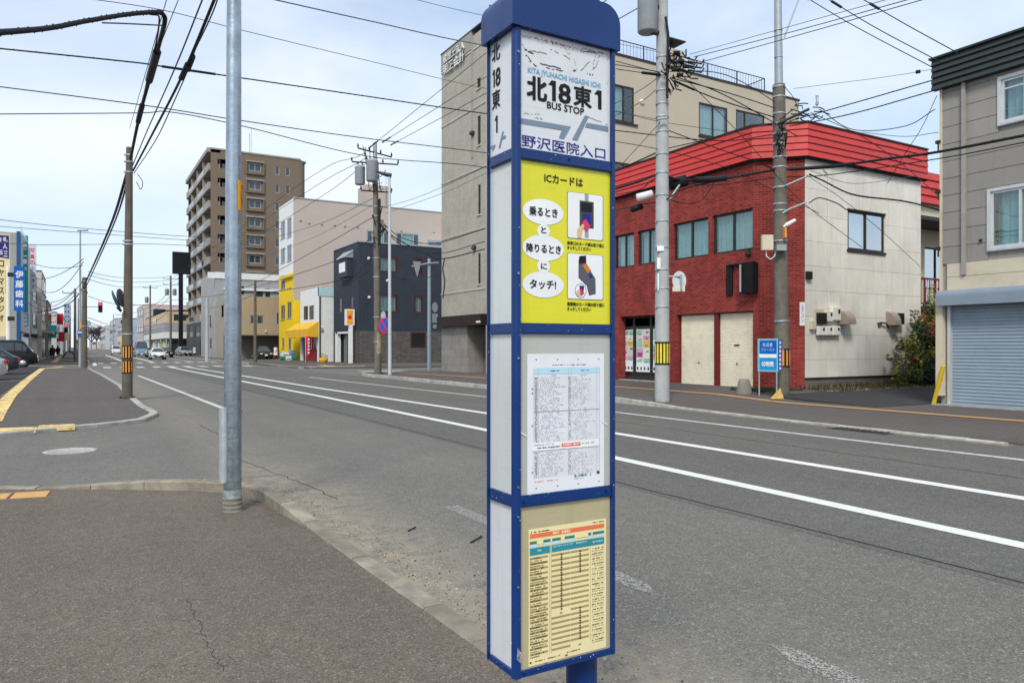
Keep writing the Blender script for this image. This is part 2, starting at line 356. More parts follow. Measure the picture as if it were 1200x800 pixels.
m_wire = M('cable_black', (0.014, 0.015, 0.018), 0.55, 0.2, 4, bmp=0)
m_wireg = M('cable_grey', (0.10, 0.11, 0.13), 0.6, 0.2, 4, bmp=0)
m_yband = M('band_yellow', (0.72, 0.50, 0.08), 0.5, 0.15, 4, dirt=0.3)
m_oband = M('band_orange', (0.72, 0.30, 0.05), 0.5, 0.15, 4, dirt=0.3)
m_whitep = M('white_paint', (0.74, 0.74, 0.72), 0.5, 0.06, 2, dirt=0.2, dirtcol=(0.35, 0.32, 0.28), streak=True, bmp=0.1)
m_cream = M('cream_paint', (0.62, 0.56, 0.40), 0.55, 0.08, 2)
m_glass = glass('window_glass')
m_glassd = M('dark_glass', (0.03, 0.04, 0.048), 0.06, 0.3, 0.7, spec=0.8, bmp=0)
m_cur = M('curtain_aqua', (0.60, 0.74, 0.70), 0.9, 0.1, 4)
m_curw = M('curtain_white', (0.75, 0.79, 0.79), 0.9, 0.08, 4)
m_dark = M('dark_interior', (0.02, 0.02, 0.022), 0.9, 0.2, 1, bmp=0)  # near-black standing in for the shade of unlit interiors; also colours dark fittings
m_bronze = M('bronze_frame', (0.045, 0.04, 0.034), 0.45, 0.15, 4, metal=0.3)
m_alu = M('silver_frame', (0.60, 0.61, 0.60), 0.4, 0.08, 4, metal=0.4)
m_leaf = M('leaf_green', (0.045, 0.075, 0.022), 0.6, 0.4, 6, bmp=0)
m_leafd = M('leaf_dark', (0.025, 0.045, 0.016), 0.6, 0.35, 6, bmp=0)
m_flower = M('blossom_yellow', (0.50, 0.36, 0.03), 0.6, 0.25, 6, bmp=0)
m_bark = M('bark', (0.085, 0.065, 0.05), 0.9, 0.3, 8)
m_tyre = M('tyre_rubber', (0.02, 0.02, 0.021), 0.8, 0.2, 5)
m_rim = M('rim_alloy', (0.55, 0.56, 0.57), 0.35, 0.1, 4, metal=0.7)

# ------------------------------------------------------------------ ground and road
b = MB(); b.face([(-3000, -3000, -0.13), (3000, -3000, -0.13), (3000, 3500, -0.13), (-3000, 3500, -0.13)])
struct(b.build('ground', m_ground))
b = MB()
for x0, x1, y0, y1 in ((-90, 90, -25, 110), (-20, 40, 110, 900)):
    b.face([(x0, y0, 0), (x1, y0, 0), (x1, y1, 0), (x0, y1, 0)])
road = struct(b.build('road', m_road))

def ribbon(pts, w, z=0.004, zf=None):
    b = MB()
    for i in range(len(pts)-1):
        p, q = Vector(pts[i][:2]), Vector(pts[i+1][:2]); d = (q-p).normalized(); n = Vector((d.y, -d.x))*w/2
        k = max(1, int((q-p).length/(0.6 if zf else 6)))
        for j in range(k):
            a, c = p.lerp(q, j/k), p.lerp(q, (j+1)/k)
            za = z + (zf(a.y) if zf else 0); zc = z + (zf(c.y) if zf else 0)
            b.face([(a.x-n.x, a.y-n.y, za), (a.x+n.x, a.y+n.y, za), (c.x+n.x, c.y+n.y, zc), (c.x-n.x, c.y-n.y, zc)])
    return b
def line(pts, w, m, name='lane_line', z=0.006): return ribbon(pts, w, 0.0025 if pts[0][0] < 4.3 else z).build(name, m, road)
line([(6.32, -8), (6.36, 2.9), (6.48, 8.1), (6.58, 12.2), (6.6, 22.6), (6.3, 45), (6.14, 62.5)], 0.2, m_white)
line([(8.36, -8), (8.35, 3.9), (8.33, 10.4), (8.25, 15.3), (7.88, 27), (7.55, 50), (7.33, 62)], 0.2, m_white)
line([(11.2, -8), (11.17, 5.2), (11.09, 9.1), (10.95, 20.3), (10.4, 32.7), (10.3, 38)], 0.16, m_whitew)
def flecks(pts, w, dens, s, mat, par, z, seed, nm='worn_paint'):
    rd = random.Random(seed); b = MB()
    for p, q in zip(pts, pts[1:]):
        p, q = Vector(p[:2]), Vector(q[:2]); d = (q-p).normalized(); n = Vector((d.y, -d.x)); L = (q-p).length
        for i in range(int(L*w/(s*s)*dens)):
            t, u = rd.random()*L, (rd.random()-.5)*w; c = p+d*t+n*u
            if mnoise.noise(Vector((c.x*3, c.y*1.6, seed))) < -.30+abs(u)/w*.7: continue
            k = rd.uniform(.3, 1)*s; a0 = rd.random()*6.28; zz = z+rd.random()*.0012
            b.face([(c.x+k*math.cos(a0+a)*rd.uniform(.6, 1), c.y+k*math.sin(a0+a)*rd.uniform(.6, 1), zz) for a in (0, 1.2, 2.5, 3.8, 5.1)])
    return stuff(b.build(nm, mat, par))
m_fleck = M('paint_remnant', (0.38, 0.365, 0.34), .9, .3, 30, bmp=0)
flecks([(3.05, 0), (3.1, 2.3), (3.15, 4), (3.14, 6.5)], 0.15, 1.0, 0.0075, m_fleck, road, 0.003, 3)
line([(3.2, 19.5), (3.05, 32), (2.87, 45)], 0.15, m_whitew)
line([(1.75, 9.2), (2.15, 9.15)], 0.05, m_whitef)
line([(1.95, 18.6), (2.55, 18.3)], 0.14, m_whitef)
line([(4.2, 84), (4.55, 120), (4.7, 160)], 0.3, m_white)
line([(6.7, 84), (7.4, 131), (7.6, 200)], 0.3, m_white)
line([(1.3, 71), (1.5, 84)], 0.3, m_white)
line([(10.6, 84), (10.7, 180)], 0.2, m_whitew)
for row, (ya, yb) in enumerate(((61.5, 65.3), (79.0, 83.2))):          # the two zebra crossings
    x = 1.7
    while x < 12.6:
        if not (row == 0 and 2.9 < x < 3.4):
            b = MB(); b.face([(x, ya, 0.007), (x+0.5, ya, 0.007), (x+0.5, yb, 0.007), (x, yb, 0.007)])
            b.build('crossing_stripe', m_whitex, road)
        x += 1.12
line([(15.5, 45.5), (18.6, 45.5)], 0.9, m_whitex)
random.seed(3)
def jitter(pts, a, step=0.35):
    o = []
    for i in range(len(pts)-1):
        p, q = Vector(pts[i]), Vector(pts[i+1]); k = max(1, int((q-p).length/step))
        for j in range(k):
            c = p.lerp(q, j/k); o.append((c.x+random.uniform(-a, a), c.y+random.uniform(-a, a)))
    o.append(tuple(pts[-1])); return o
ribbon(jitter([(5.36, -6), (5.36, 2.5), (5.34, 6.7), (5.33, 11.6), (5.33, 16.7), (5.35, 24), (5.1, 34)], 0.012), 0.025, 0.004).build('crack_seal', m_tar, road)
ribbon(jitter([(9.6, 2), (9.7, 12), (9.75, 22)], 0.02), 0.02, 0.004).build('crack_seal', m_tar, road)
ribbon(jitter([(2.3, 7.4), (2.15, 9.0), (1.95, 10.6), (1.9, 11.4)], 0.03, .15), 0.009, 0.003).build('crack_seal', m_tar, road)
ribbon(jitter([(1.95, 11.4), (2.2, 13.5), (2.1, 16)], 0.04, .2), 0.010, 0.003).build('crack_seal', m_tar, road)
b = MB(); b.face([(5.36, -25, 0.002), (12.65, -25, 0.002), (13.0, 60, 0.002), (5.0, 60, 0.002)]); b.build('newer_surface', asphalt('road_newer', (0.135, 0.131, 0.120), (0.34, 0.33, 0.31), patch=0.12), road)
b = MB(); b.lathe((-0.08, 12.87, -0.02), [(0.36, 0), (0.36, 0.025), (0.30, 0.028), (0.29, 0.022), (0.0, 0.022)], 28)
mc = b.build('manhole_cover', M('iron_cover', (0.40, 0.36, 0.36), 0.7, 0.3, 12, dirt=0.6, bmp=0.8, bscale=25)); tag(mc, 'round worn iron manhole cover set in the side street asphalt', 'manhole cover')
b = MB(); b.box(12.3, 12.75, 7.9, 9.1, -0.05, 0.012)
for k in range(9): b.box(12.34, 12.71, 8.0+k*0.12, 8.05+k*0.12, 0.012, 0.024)
tag(b.build('drain_grate', M('grate_iron', (0.05, 0.045, 0.04), 0.7, 0.3, 8)), 'dark iron drain grate in the gutter of the far kerb', 'drain grate')

# ------------------------------------------------------------------ pavements
def zR(y): return 0.035 if y < 13.6 else (0.13 if y > 16.0 else 0.035 + 0.095*(y-13.6)/2.4)
RK = [(12.7, -25), (12.7, 5.9), (12.82, 10.5), (13.1, 13.6), (13.15, 16), (13.3, 24), (13.35, 35), (13.3, 38), (13.7, 39.3), (14.6, 40.3), (16.5, 40.8)]
def walk_strip(name, path, xfar, zf, mat):
    b = MB()
    st = []
    for i in range(len(path)-1):
        p, q = Vector(path[i]), Vector(path[i+1]); k = max(1, int((q-p).length/3))
        st += [p.lerp(q, j/k) for j in range(k)]
    st.append(Vector(path[-1]))
    for a, c in zip(st, st[1:]):
        za, zc = zf(a.y), zf(c.y)
        b.face([(a.x, a.y, za), (xfar, a.y, za), (xfar, c.y, zc), (c.x, c.y, zc)])
        b.face([(a.x, a.y, -0.1), (a.x, a.y, za), (c.x, c.y, zc), (c.x, c.y, -0.1)])
    a = st[-1]; b.face([(a.x, a.y, -.1), (xfar, a.y, -.1), (xfar, a.y, zf(a.y)), (a.x, a.y, zf(a.y))])
    return struct(b.build(name, mat))
walk_r = walk_strip('pavement_right', [(x+0.14, y) for x, y in RK], 70, zR, m_walk2)
LK = [(1.88, -8), (1.89, 2.9), (1.90, 3.5), (1.87, 4.5), (1.82, 6.4), (1.76, 6.9), (1.72, 7.6), (1.58, 8.2), (1.2, 8.6), (0.5, 9.12), (-0.9, 9.95), (-6, 12.6), (-20, 20)]
b = MB(); inn = [(x-0.07, y-0.03) for x, y in LK]
b.prism([(-20, -8)] + inn, -0.12, 0.015)
walk_l = struct(b.build('pavement_near', m_walk))
FK = [(-20, 5.5), (-8, 11.6), (-1.3, 15.25), (-0.41, 15.85), (0.6, 16.45), (1.2, 17.0), (1.62, 18.5), (1.5, 21), (1.48, 24.5), (1.52, 33), (1.25, 45), (0.95, 54), (0.75, 63), (0.3, 65.5), (-1.5, 66.5), (-20, 66.5)]
b = MB(); b.prism([(x-0.08, y) if y > 18 else (x, y+0.08) for x, y in FK], -0.12, 0.06)
walk_f = struct(b.build('pavement_left', m_walk2))
b = MB(); b.prism([(-40, 76), (-1.5, 76), (0.6, 77.5), (1.1, 80), (1.2, 300), (1.4, 900), (-40, 900)], -0.12, 0.06)
walk_g = struct(b.build('pavement_left_far', m_walk2))
b = MB(); b.prism([(80, 51), (17, 51.4), (14.6, 52.4), (13.6, 54.5), (13.5, 70), (13.4, 300), (13.2, 900), (80, 900)], -0.12, 0.12)
walk_h = struct(b.build('pavement_right_far', m_walk2))
b = MB(); b.prism([(-39, 20.2), (-2.0, 20.2), (-2.3, 66), (-39, 66)], 0.0, 0.066)
struct(b.build('parking_lot', m_drive))
b = MB(); b.prism([(17.3, 11.35), (19.0, 11.3), (34, 11.3), (34, 16.6), (21.6, 15.6), (17.6, 14.9)], -0.05, 0.126)
b.v = [(x, y, z if z < 0 else (0.045 if x < 19 else 0.06) + (0.075 if y > 14.5 else 0)) for x, y, z in b.v]
struct(b.build('driveway', m_drive))

def kerb(path, w, zf, parent, mat, L=0.6, side=-1, n_single=10**6, zb=-0.12, mat2=None):
    """kerb stones laid along a path; the stones lie on the given side of it"""
    pts = [Vector(p) for p in path]; segs = [(pts[i+1]-pts[i]).length for i in range(len(pts)-1)]; tot = sum(segs)
    def P(s):
        s = max(0, min(tot, s)); i = 0
        while i < len(segs)-1 and s > segs[i]: s -= segs[i]; i += 1
        d = (pts[i+1]-pts[i]).normalized(); return pts[i] + d*s, d
    n = int(tot/L); rest = MB()
    for k in range(n):
        a, da = P(k*L); c, dc = P((k+1)*L - 0.014); dm = (c-a).normalized()
        na = Vector((-dm.y, dm.x))*w*(1 if side < 0 else -1)
        z1, z2 = zf(a), zf(c); j = random.uniform(-0.004, 0.004)
        ba = MB() if k < n_single else rest
        ch = 0.012
        P4 = [(a.x, a.y, zb), (c.x, c.y, zb), (c.x+na.x, c.y+na.y, zb), (a.x+na.x, a.y+na.y, zb)]
        e = na*(ch/w)
        T4 = [(a.x, a.y, z1-ch+j), (c.x, c.y, z2-ch+j), (c.x+na.x, c.y+na.y, z2-ch+j), (a.x+na.x, a.y+na.y, z1-ch+j)]
        U4 = [(a.x+e.x, a.y+e.y, z1+j), (c.x+e.x, c.y+e.y, z2+j), (c.x+na.x-e.x, c.y+na.y-e.y, z2+j), (a.x+na.x-e.x, a.y+na.y-e.y, z1+j)]
        ba.add(P4+T4+U4, [(0, 1, 5, 4), (1, 2, 6, 5), (2, 3, 7, 6), (3, 0, 4, 7), (4, 5, 9, 8), (5, 6, 10, 9), (6, 7, 11, 10), (7, 4, 8, 11), (8, 9, 10, 11)])
        if k < n_single: ba.build('kerb_stone', mat if not mat2 else (mat2 if k % 3 else mat), parent)
    if rest.v: stuff(rest.build('kerb_stones', mat, parent))
def z_near(p):
    if p.y < 6.2: return 0.028
    if p.x > 0.9: return 0.028 + 0.095*min(1, (p.y-6.2)/0.9)
    return 0.03 + 0.093*max(0, min(1, (p.x+0.2)/1.1))
kerb(LK[:-1], 0.14, z_near, walk_l, m_kerb)
kerb(FK[1:-2], 0.17, lambda p: 0.075, walk_f, m_kerbw, n_single=46)
kerb([p for p in RK[1:]][::-1], 0.16, lambda p: zR(p.y)+0.012, walk_r, m_kerbw, side=1)
kerb([(12.5, 6.0), (12.62, 10.5), (12.9, 13.6)], 0.20, lambda p: 0.02, walk_r, m_kerb, side=1)
kerb([(14.6, 52.4), (13.6, 54.5), (13.5, 70), (13.4, 140)], 0.16, lambda p: 0.135, walk_h, m_kerbw, n_single=0, side=1)
kerb([(0.6, 77.5), (1.1, 80), (1.2, 160)], 0.16, lambda p: 0.075, walk_g, m_kerbw, n_single=0)

# tactile paving
k = 0
for i in range(7):
    x = -0.27 - i*0.345; y = 9.02 + i*0.07
    b = MB(); b.hexa([(x-0.315, y+0.01, 0), (x, y-0.055, 0), (x+0.03, y+0.25, 0), (x-0.285, y+0.315, 0)] + [(x-0.315, y+0.01, 0.026), (x, y-0.055, 0.026), (x+0.03, y+0.25, 0.026), (x-0.285, y+0.315, 0.026)])
    b.build('tactile_tile', m_tile, walk_l, bev=0.006)
ribbon([(-1.45, 17.9), (-1.56, 20.8), (-1.75, 27), (-1.9, 38), (-2.05, 60)], 0.33, 0.072).build('tactile_line', m_yel, walk_f)
for x in range(5):
    b = MB(); b.box(-1.02-x*0.6+0.4, -0.43-x*0.6+0.4, 15.75 + x*(-0.22)+0.15, 16.45 + x*(-0.22)+0.15, 0.02, 0.072); b.build('tactile_tile', m_yel, walk_f)
ribbon([(-1.9, 39.2), (-4.5, 39.2)], 0.25, 0.072).build('tactile_line', m_yel, walk_f)
ribbon([(-1.5, 61.5), (0.1, 61.5)], 0.5, 0.072).build('tactile_line', m_yel, walk_f)
ribbon([(-2.05, 60), (-1.2, 63.5), (-0.9, 65.5)], 0.4, 0.073).build('tactile_line', m_yel, walk_f)
ribbon([(-1.9, 84), (-2.2, 130)], 0.5, 0.072).build('tactile_line', m_ora, walk_g)
ribbon([(-1.2, 79), (1.0, 79)], 0.5, 0.072).build('tactile_line', m_yel, walk_g)
ribbon([(16.6, -10), (16.6, 7.7), (16.55, 13.5), (16.55, 21), (16.0, 32), (15.2, 40)], 0.36, 0.012, zR).build('tactile_line', m_ora, walk_r)
for (x0, x1, y0, y1) in ((14.3, 16.0, 53.2, 53.9), (16.0, 18.6, 53.2, 53.7), (16.0, 16.6, 53.9, 57)):
    b = MB(); b.box(x0, x1, y0, y1, 0.1, 0.128); b.build('tactile_tile', m_yel, walk_h)
# scuffs on the near pavement and loose grit in the gutter
flecks([G(110, 583), G(118, 615), G(133, 642)], 0.10, 0.5, 0.010, m_scuff, walk_l, 0.0162, 5, 'scuff')
flecks([G(0, 604), G(110, 594), G(190, 592), G(300, 596)], 0.14, 0.35, 0.010, m_scuff, walk_l, 0.0162, 9, 'scuff'); flecks([G(60, 700), G(200, 660), G(330, 650)], 0.5, 0.12, 0.009, m_scuff, walk_l, 0.0162, 15, 'scuff'); flecks([G(150, 760), G(330, 720), G(430, 712)], 0.35, 0.12, 0.007, m_scuff, walk_l, 0.0162, 25, 'scuff')
ribbon(jitter([G(220, 705)[:2], G(245, 760)[:2], G(262, 790)[:2]], 0.013, 0.045), 0.0028, 0.0165).build('crack_seal', m_tar, walk_l)
def grit(name, pts, mat, parent=None):
    b = MB()
    for (x, y, z, s) in pts:
        a = random.uniform(0, 6.28)
        q = [(x+s*math.cos(a+t), y+s*math.sin(a+t)*0.8, z) for t in (0, 1.57, 3.14, 4.7)]
        b.add(q + [(x+s*0.2, y, z+s*0.7)], [(0, 1, 4), (1, 2, 4), (2, 3, 4), (3, 0, 4)])
    return stuff(b.build(name, mat, parent))
pts = []
for i in range(1900):
    y = random.uniform(1.5, 8.5); x = (1.9 if y < 6.5 else 1.75) + abs(random.gauss(0, 0.22)) + 0.02
    pts.append((x, y, 0.0, random.uniform(0.0025, 0.008) * (1.8 if random.random() < .06 else 1)))
o = grit('loose_gravel', pts[::2], M('gravel', (0.045, 0.038, 0.032), 0.95, 0.4, 20, bmp=0)); tag(o, 'dark crumbs of asphalt lying in the near gutter', 'gravel'); o = grit('loose_gravel', pts[1::2], M('gravel_pale', (0.36, 0.31, 0.24), 0.95, 0.4, 20, bmp=0)); tag(o, 'pale grit and small stones lying in the near gutter', 'gravel')
for p, q, lab in (((2.40, 5.80), (2.50, 5.88), 'short black twig lying on the near lane, the smaller of two'), ((2.68, 5.2), (2.85, 5.33), 'longer black twig lying on the near lane beside the bus stop sign')):
    b = MB(); mid = ((p[0]+q[0])/2+0.01, (p[1]+q[1])/2-0.01, 0.016)
    b.tube([(*p, 0.008), mid, (*q, 0.01)], 0.006, 6); b.tube([mid, (mid[0]+0.03, mid[1]+0.03, 0.012)], 0.003, 5)
    tag(b.build('twig', m_tar), lab, 'twig')
# ------------------------------------------------------------------ the bus stop sign
m_blue = M('sign_blue', (0.003, 0.030, 0.145), 0.32, 0.14, 5, dirt=0.08, dirtcol=(0.05, 0.1, 0.25), bmp=0.08, bscale=220, spec=0.4)
m_blued = M('sign_blue_dark', (0.006, 0.016, 0.075), 0.5, 0.15, 5)
def acrylic(name, col, mould=0.0):
    m, nt, b, tc = newmat(name); v = tc.outputs['Object']
    c = mixc(nt, ramp(nt, noise(nt, v, 6, 5), 0.3, 0.75, 0, 0.18), col, [x*0.8 for x in col])
    c = mixc(nt, ramp(nt, noise(nt, mapped(nt, v, (1, 1, 9)), 14, 6, 0.7), 0.55, 0.8, 0, 0.35), c, [x*0.5 for x in col])
    c = mixc(nt, ramp(nt, noise(nt, mapped(nt, v, (9, 9, 0.8)), 2.0, 6, 0.7), 0.52, 0.8, 0, 0.30), c, [col[0]*0.62, col[1]*0.58, col[2]*0.48])
    if mould:
        c = mixc(nt, ramp(nt, noise(nt, v, 26, 8, 0.75), 0.66, 0.75, 0, mould), c, (0.08, 0.07, 0.06))
    nt.links.new(c, b.inputs['Base Color']); b.inputs['Roughness'].default_value = 0.24; b.inputs['Coat Weight'].default_value = 0.35; b.inputs['Coat Roughness'].default_value = 0.08
    MATS[name] = m; return m
a_white = acrylic('acrylic_white', (0.66, 0.68, 0.70)); a_yel = acrylic('acrylic_yellow', (0.70, 0.66, 0.006)); a_grey = acrylic('acrylic_grey', (0.46, 0.47, 0.43))
a_beige = acrylic('acrylic_beige', (0.46, 0.41, 0.25)); a_side = acrylic('acrylic_side', (0.60, 0.63, 0.62), 0.05)
i_black = flat('black', (0.012, 0.012, 0.014)); i_lblue = flat('light_blue', (0.17, 0.42, 0.62)); i_navy = flat('navy', (0.02, 0.025, 0.22)); i_slate = flat('slate', (0.19, 0.25, 0.33))
i_white = flat('white', (0.80, 0.81, 0.82)); i_paper = flat('paper', (0.74, 0.75, 0.79)); i_cream = flat('cream', (0.78, 0.68, 0.38)); i_red = flat('red', (0.60, 0.02, 0.06)); i_coral = flat('coral', (0.75, 0.17, 0.08))
i_teal = flat('teal', (0.03, 0.24, 0.30)); i_green = flat('green', (0.05, 0.19, 0.14)); i_olive = flat('olive', (0.36, 0.29, 0.12)); i_brown = flat('brown', (0.05, 0.03, 0.012)); i_pale = flat('pale_blue', (0.45, 0.68, 0.78))
i_gl = flat('grey_line', (0.38, 0.42, 0.46)); i_gl2 = flat('rose_line', (0.50, 0.42, 0.47)); i_dg = flat('dark_grey', (0.06, 0.06, 0.065)); i_skin = flat('skin', (0.72, 0.47, 0.25)); i_oran = flat('orange', (0.55, 0.20, 0.02)); i_mid = flat('mid_grey', (0.32, 0.34, 0.36))
i_umber = flat('umber', (0.20, 0.14, 0.06)); i_rust = flat('rust', (0.42, 0.08, 0.075)); i_mould = flat('mould', (0.03, 0.028, 0.026))

BX, BY = 1.021, 1.72; BW, BD = 0.35, 0.165; BZ0, BZ1 = 0.649, 2.43
ff = Fac((BX, BY), (1, 0), (0, -1)); fl = Fac((BX, BY), (0, 1), (-1, 0)); fr = Fac((BX+BW, BY), (0, 1), (1, 0)); fk = Fac((BX, BY+BD), (1, 0), (0, 1))
bus = thing('bus_stop_sign', 'tall blue bus stop sign box with white name panel, yellow notice and two timetables', 'bus stop sign', (1.315, BY+0.10, 0))
b = MB(); b.lathe((1.315, BY+0.10, 0), [(0.15, 0.015), (0.15, 0.035), (0.07, 0.045), (0.047, 0.06), (0.047, BZ0+0.002)], 28); b.build('pole', m_blue, bus)
# corner posts with rounded outer edges
for sx, sy in ((0, 0), (1, 0), (0, 1), (1, 1)):
    b = MB(); r = 0.013 if sy == 0 else 0.008; x0 = BX if sx == 0 else BX+BW-0.019; dy_ = 0.019 if sy == 0 else 0.010; y0 = BY if sy == 0 else BY+BD-dy_; x1, y1 = x0+0.019, y0+dy_
    pl = [(x0, y0), (x1, y0), (x1, y1), (x0, y1)]; c = (sx*1, sy*1); idx = {(0, 0): 0, (1, 0): 1, (1, 1): 2, (0, 1): 3}[c]
    out = []
    for i, p in enumerate(pl):
        if i == idx:
            cx = x0+r if sx == 0 else x1-r; cy = y0+r if sy == 0 else y1-r; a0 = {0: 180, 1: 270, 2: 0, 3: 90}[i]
            out += [(cx+r*math.cos(R(a0+t)), cy+r*math.sin(R(a0+t))) for t in range(0, 91, 15)]
        else: out.append(p)
    b.prism(out, BZ0, BZ1); b.build('corner_post', m_blue, bus)
ZD = [(2.085, 2.070), (1.608, 1.594), (1.137, 1.121)]       # cross bars (top, bottom) between the panels
bars = [(BZ0+0.0005, BZ0+0.018)] + [(z0-0.008, z1+0.008) for z1, z0 in ZD] + [(BZ1-0.012, BZ1-0.0005)]
for (z0, z1) in bars:
    for f, w in ((ff, BW), (fl, BD), (fr, BD), (fk, BW)):
        b = MB(); b.fb(f, 0.0195, w-0.0195, -0.024, -0.003, z0, z1)
        b.fb(f, 0.0195, w-0.0195, -0.0025, 0.0, z0+0.003, z0+0.008); b.build('cross_bar', m_blue, bus)
b = MB(); b.box(BX+0.02, BX+BW-0.02, BY+0.02, BY+BD-0.02, BZ0+0.002, BZ0+0.012); b.build('bottom_plate', m_blued, bus)
# cap: a rounded arch running front to back
b = MB(); o_ = 0.006; x0, x1, y0, y1 = BX-o_-0.006, BX+BW+o_, BY-o_-0.002, BY+BD+o_; zc0, zc1, r = 2.42, 2.548, 0.058
prof = [(x0, zc0)] + [(x0+r-r*math.cos(R(t)), zc1-r+r*math.sin(R(t))) for t in range(0, 91, 9)] + [(x1-r+r*math.sin(R(t)), zc1-r+r*math.cos(R(t))) for t in range(0, 91, 9)] + [(x1, zc0)]
n = len(prof); fv = [(x, y0, z) for x, z in prof]; bv = [(x, y1, z) for x, z in prof]
b.add(fv, [tuple(range(n))]); b.add(bv, [tuple(range(n-1, -1, -1))])
b.add(fv+bv, [(i, i+1, n+i+1, n+i) for i in range(n-1)], True); b.add([fv[0], fv[-1], bv[-1], bv[0]], [(0, 1, 2, 3)])
b.build('cap', m_blue, bus, bev=0.002)
b = MB(); b.lathe((1.318, BY+0.085, 0), [(0.050, zc1-0.01), (0.050, zc1+0.006), (0.043, zc1+0.010), (0.043, zc1+0.05), (0.02, zc1+0.06)], 28); b.build('top_knob', m_blued, bus)
# panels
zs = [(2.093, 2.418), (1.616, 2.063), (1.147, 1.586), (0.668, 1.112)]
PV = -0.010
def panel(f, w, mats):
    out = []
    for (z0, z1), m in zip(zs, mats):
        b = MB(); b.fb(f, 0.016, w-(0.016 if w > .2 else 0.006), PV-0.004, PV, z0-0.004, z1+0.004); out.append(b.build('panel', m, bus))
    return out
pf = panel(ff, BW, (a_white, a_yel, a_grey, a_beige)); pl_ = panel(fl, BD, (a_white, a_side, a_side, a_white)); panel(fr, BD, (a_white, a_side, a_side, a_white)); panel(fk, BW, (a_white, a_yel, a_grey, a_beige))
V = PV+0.0012
def T(body, xl, yt, yb, xr, mat, bold=0.0, f=ff, par=None, vertical=False, v=V, ytr=None):
    u0, u1, z0, z1 = f.R(xl, xr, yt, yb, v)
    return text(body, f, u0, u1, z0, z1, mat, par, v, bold, vertical=vertical)
P1, P2, P3, P4 = pf
def one(xl, xr, yt, yb, par, f=ff):         # the numeral 1 with its slanting flag
    u0, u1, z0, z1 = f.R(xl, xr, yt, yb, V); a, c = (u1, u0) if f is fl else (u0, u1); L = lambda t: a+(c-a)*t; h = z1-z0
    b = MB(); b.face([f.w(u, z, V) for u, z in ((L(0), z1-h*.24), (L(.45), z1), (L(1), z1), (L(1), z0), (L(.5), z0), (L(.5), z1-h*.26), (L(0), z1-h*.19-h*.02))]); b.build('lettering', i_black, par)
T('KITA JYUHACHI HIGASHI ICHI', 618.5, 78.5, 86.8, 703.5, i_lblue, 0.015, par=P1)
T('北', 617.9, 88.2, 115.3, 640.5, i_black, 0.055, par=P1)
one(642.5, 651.5, 93.3, 117.3, P1); T('8', 654.8, 97, 120, 668.5, i_black, 0.03, par=P1)
T('東', 672.5, 99.3, 123.2, 693, i_black, 0.04, par=P1)
one(696.5, 705, 104.8, 127, P1)
T('BUS STOP', 641, 118.6, 126.8, 684.5, i_black, 0.018, par=P1)
T('野沢医院入口', 611.3, 157.0, 171.5, 709.5, i_navy, 0.012, par=P1)
def poly(pts, mat, par, f=ff, v=V, name='print'):
    b = MB(); b.face([f.w(*f.pix(x, y, v), v) for x, y in pts]); return b.build(name, mat, par)
poly([(609, 138.2), (669, 148.4), (661, 163.0), (655, 161.8), (658.5, 152.6), (609, 144.6)][::1], i_slate, P1)
poly([(685.5, 135.3), (690.3, 136.2), (676.5, 165.0), (670.5, 163.6)], i_slate, P1)
poly([(688.0, 143.9), (712.8, 148.4), (712.8, 154.4), (685.6, 149.2)], i_slate, P1)
random.seed(11)
b = MB(); bm_ = MB()
for i in range(380):                       # peeling red rust along the top edge, and dark branching mould cracks below it
    x = random.uniform(609, 713); y = 40 + (x-609)*0.222 + abs(random.gauss(0, 1.7)); s = random.uniform(0.3, 1.2)
    if i % 6 == 0: x, y = 712.6-abs(random.gauss(0, .7)), random.uniform(62, 165); s *= .7
    q = [ff.w(*ff.pix(x+s*random.uniform(-1.6, 1.6), y+s*random.uniform(-1, 1), V), V) for _ in range(3)]; b.face(q)
def crack(x, y, L, dx, dy, w=0.62, n=11):
    p = (x, y)
    for i in range(n):
        p0_ = p; q = (p[0]+dx*L/n+random.uniform(-.8, .8), p[1]+dy*L/n+random.uniform(-.8, .8))
        if random.random() < 0.8: bm_.face([ff.w(*ff.pix(p[0], p[1]-w, V), V), ff.w(*ff.pix(q[0], q[1]-w, V), V), ff.w(*ff.pix(q[0], q[1]+w, V), V), ff.w(*ff.pix(p[0], p[1]+w, V), V)])
        if random.random() < 0.3:
            r_ = (p[0]+random.uniform(-3, 3), p[1]+random.uniform(-3, 3)); bm_.face([ff.w(*ff.pix(p[0], p[1], V), V), ff.w(*ff.pix(p[0]+w, p[1]+w, V), V), ff.w(*ff.pix(r_[0], r_[1], V), V)])
        p = q
crack(645, 58, 22, 1, .5, .3); crack(660, 52, 12, .6, 1, .3); crack(680, 60, 20, 1, .1, .35); crack(620, 60, 20, 1, .3, .3); crack(698, 66, 12, -.2, 1, .4); crack(640, 79, 18, 1, .3, .4); crack(616, 65, 14, 1, .8); crack(633, 74, 24, 1, .25, .5); crack(672, 66, 14, .1, 1, .5, 6); crack(690, 73, 10, -.8, 1, .4, 6); crack(703, 63, 15, -.3, 1, .4); crack(688, 86, 9, 1, .3); crack(615, 57, 10, 1, .6); crack(676, 84, 6, -.6, -.6)
crack(614, 133, 18, 1, .1, .25); crack(628, 138, 8, 1, 0, .3, 5); crack(690, 138, 22, 1, .3, .25); crack(612, 52, 12, .4, 1, .25); crack(700, 75, 9, -.7, .7, .3)
stuff(b.build('rust_flakes', i_rust, P1)); stuff(bm_.build('mould_cracks', i_mould, P1))
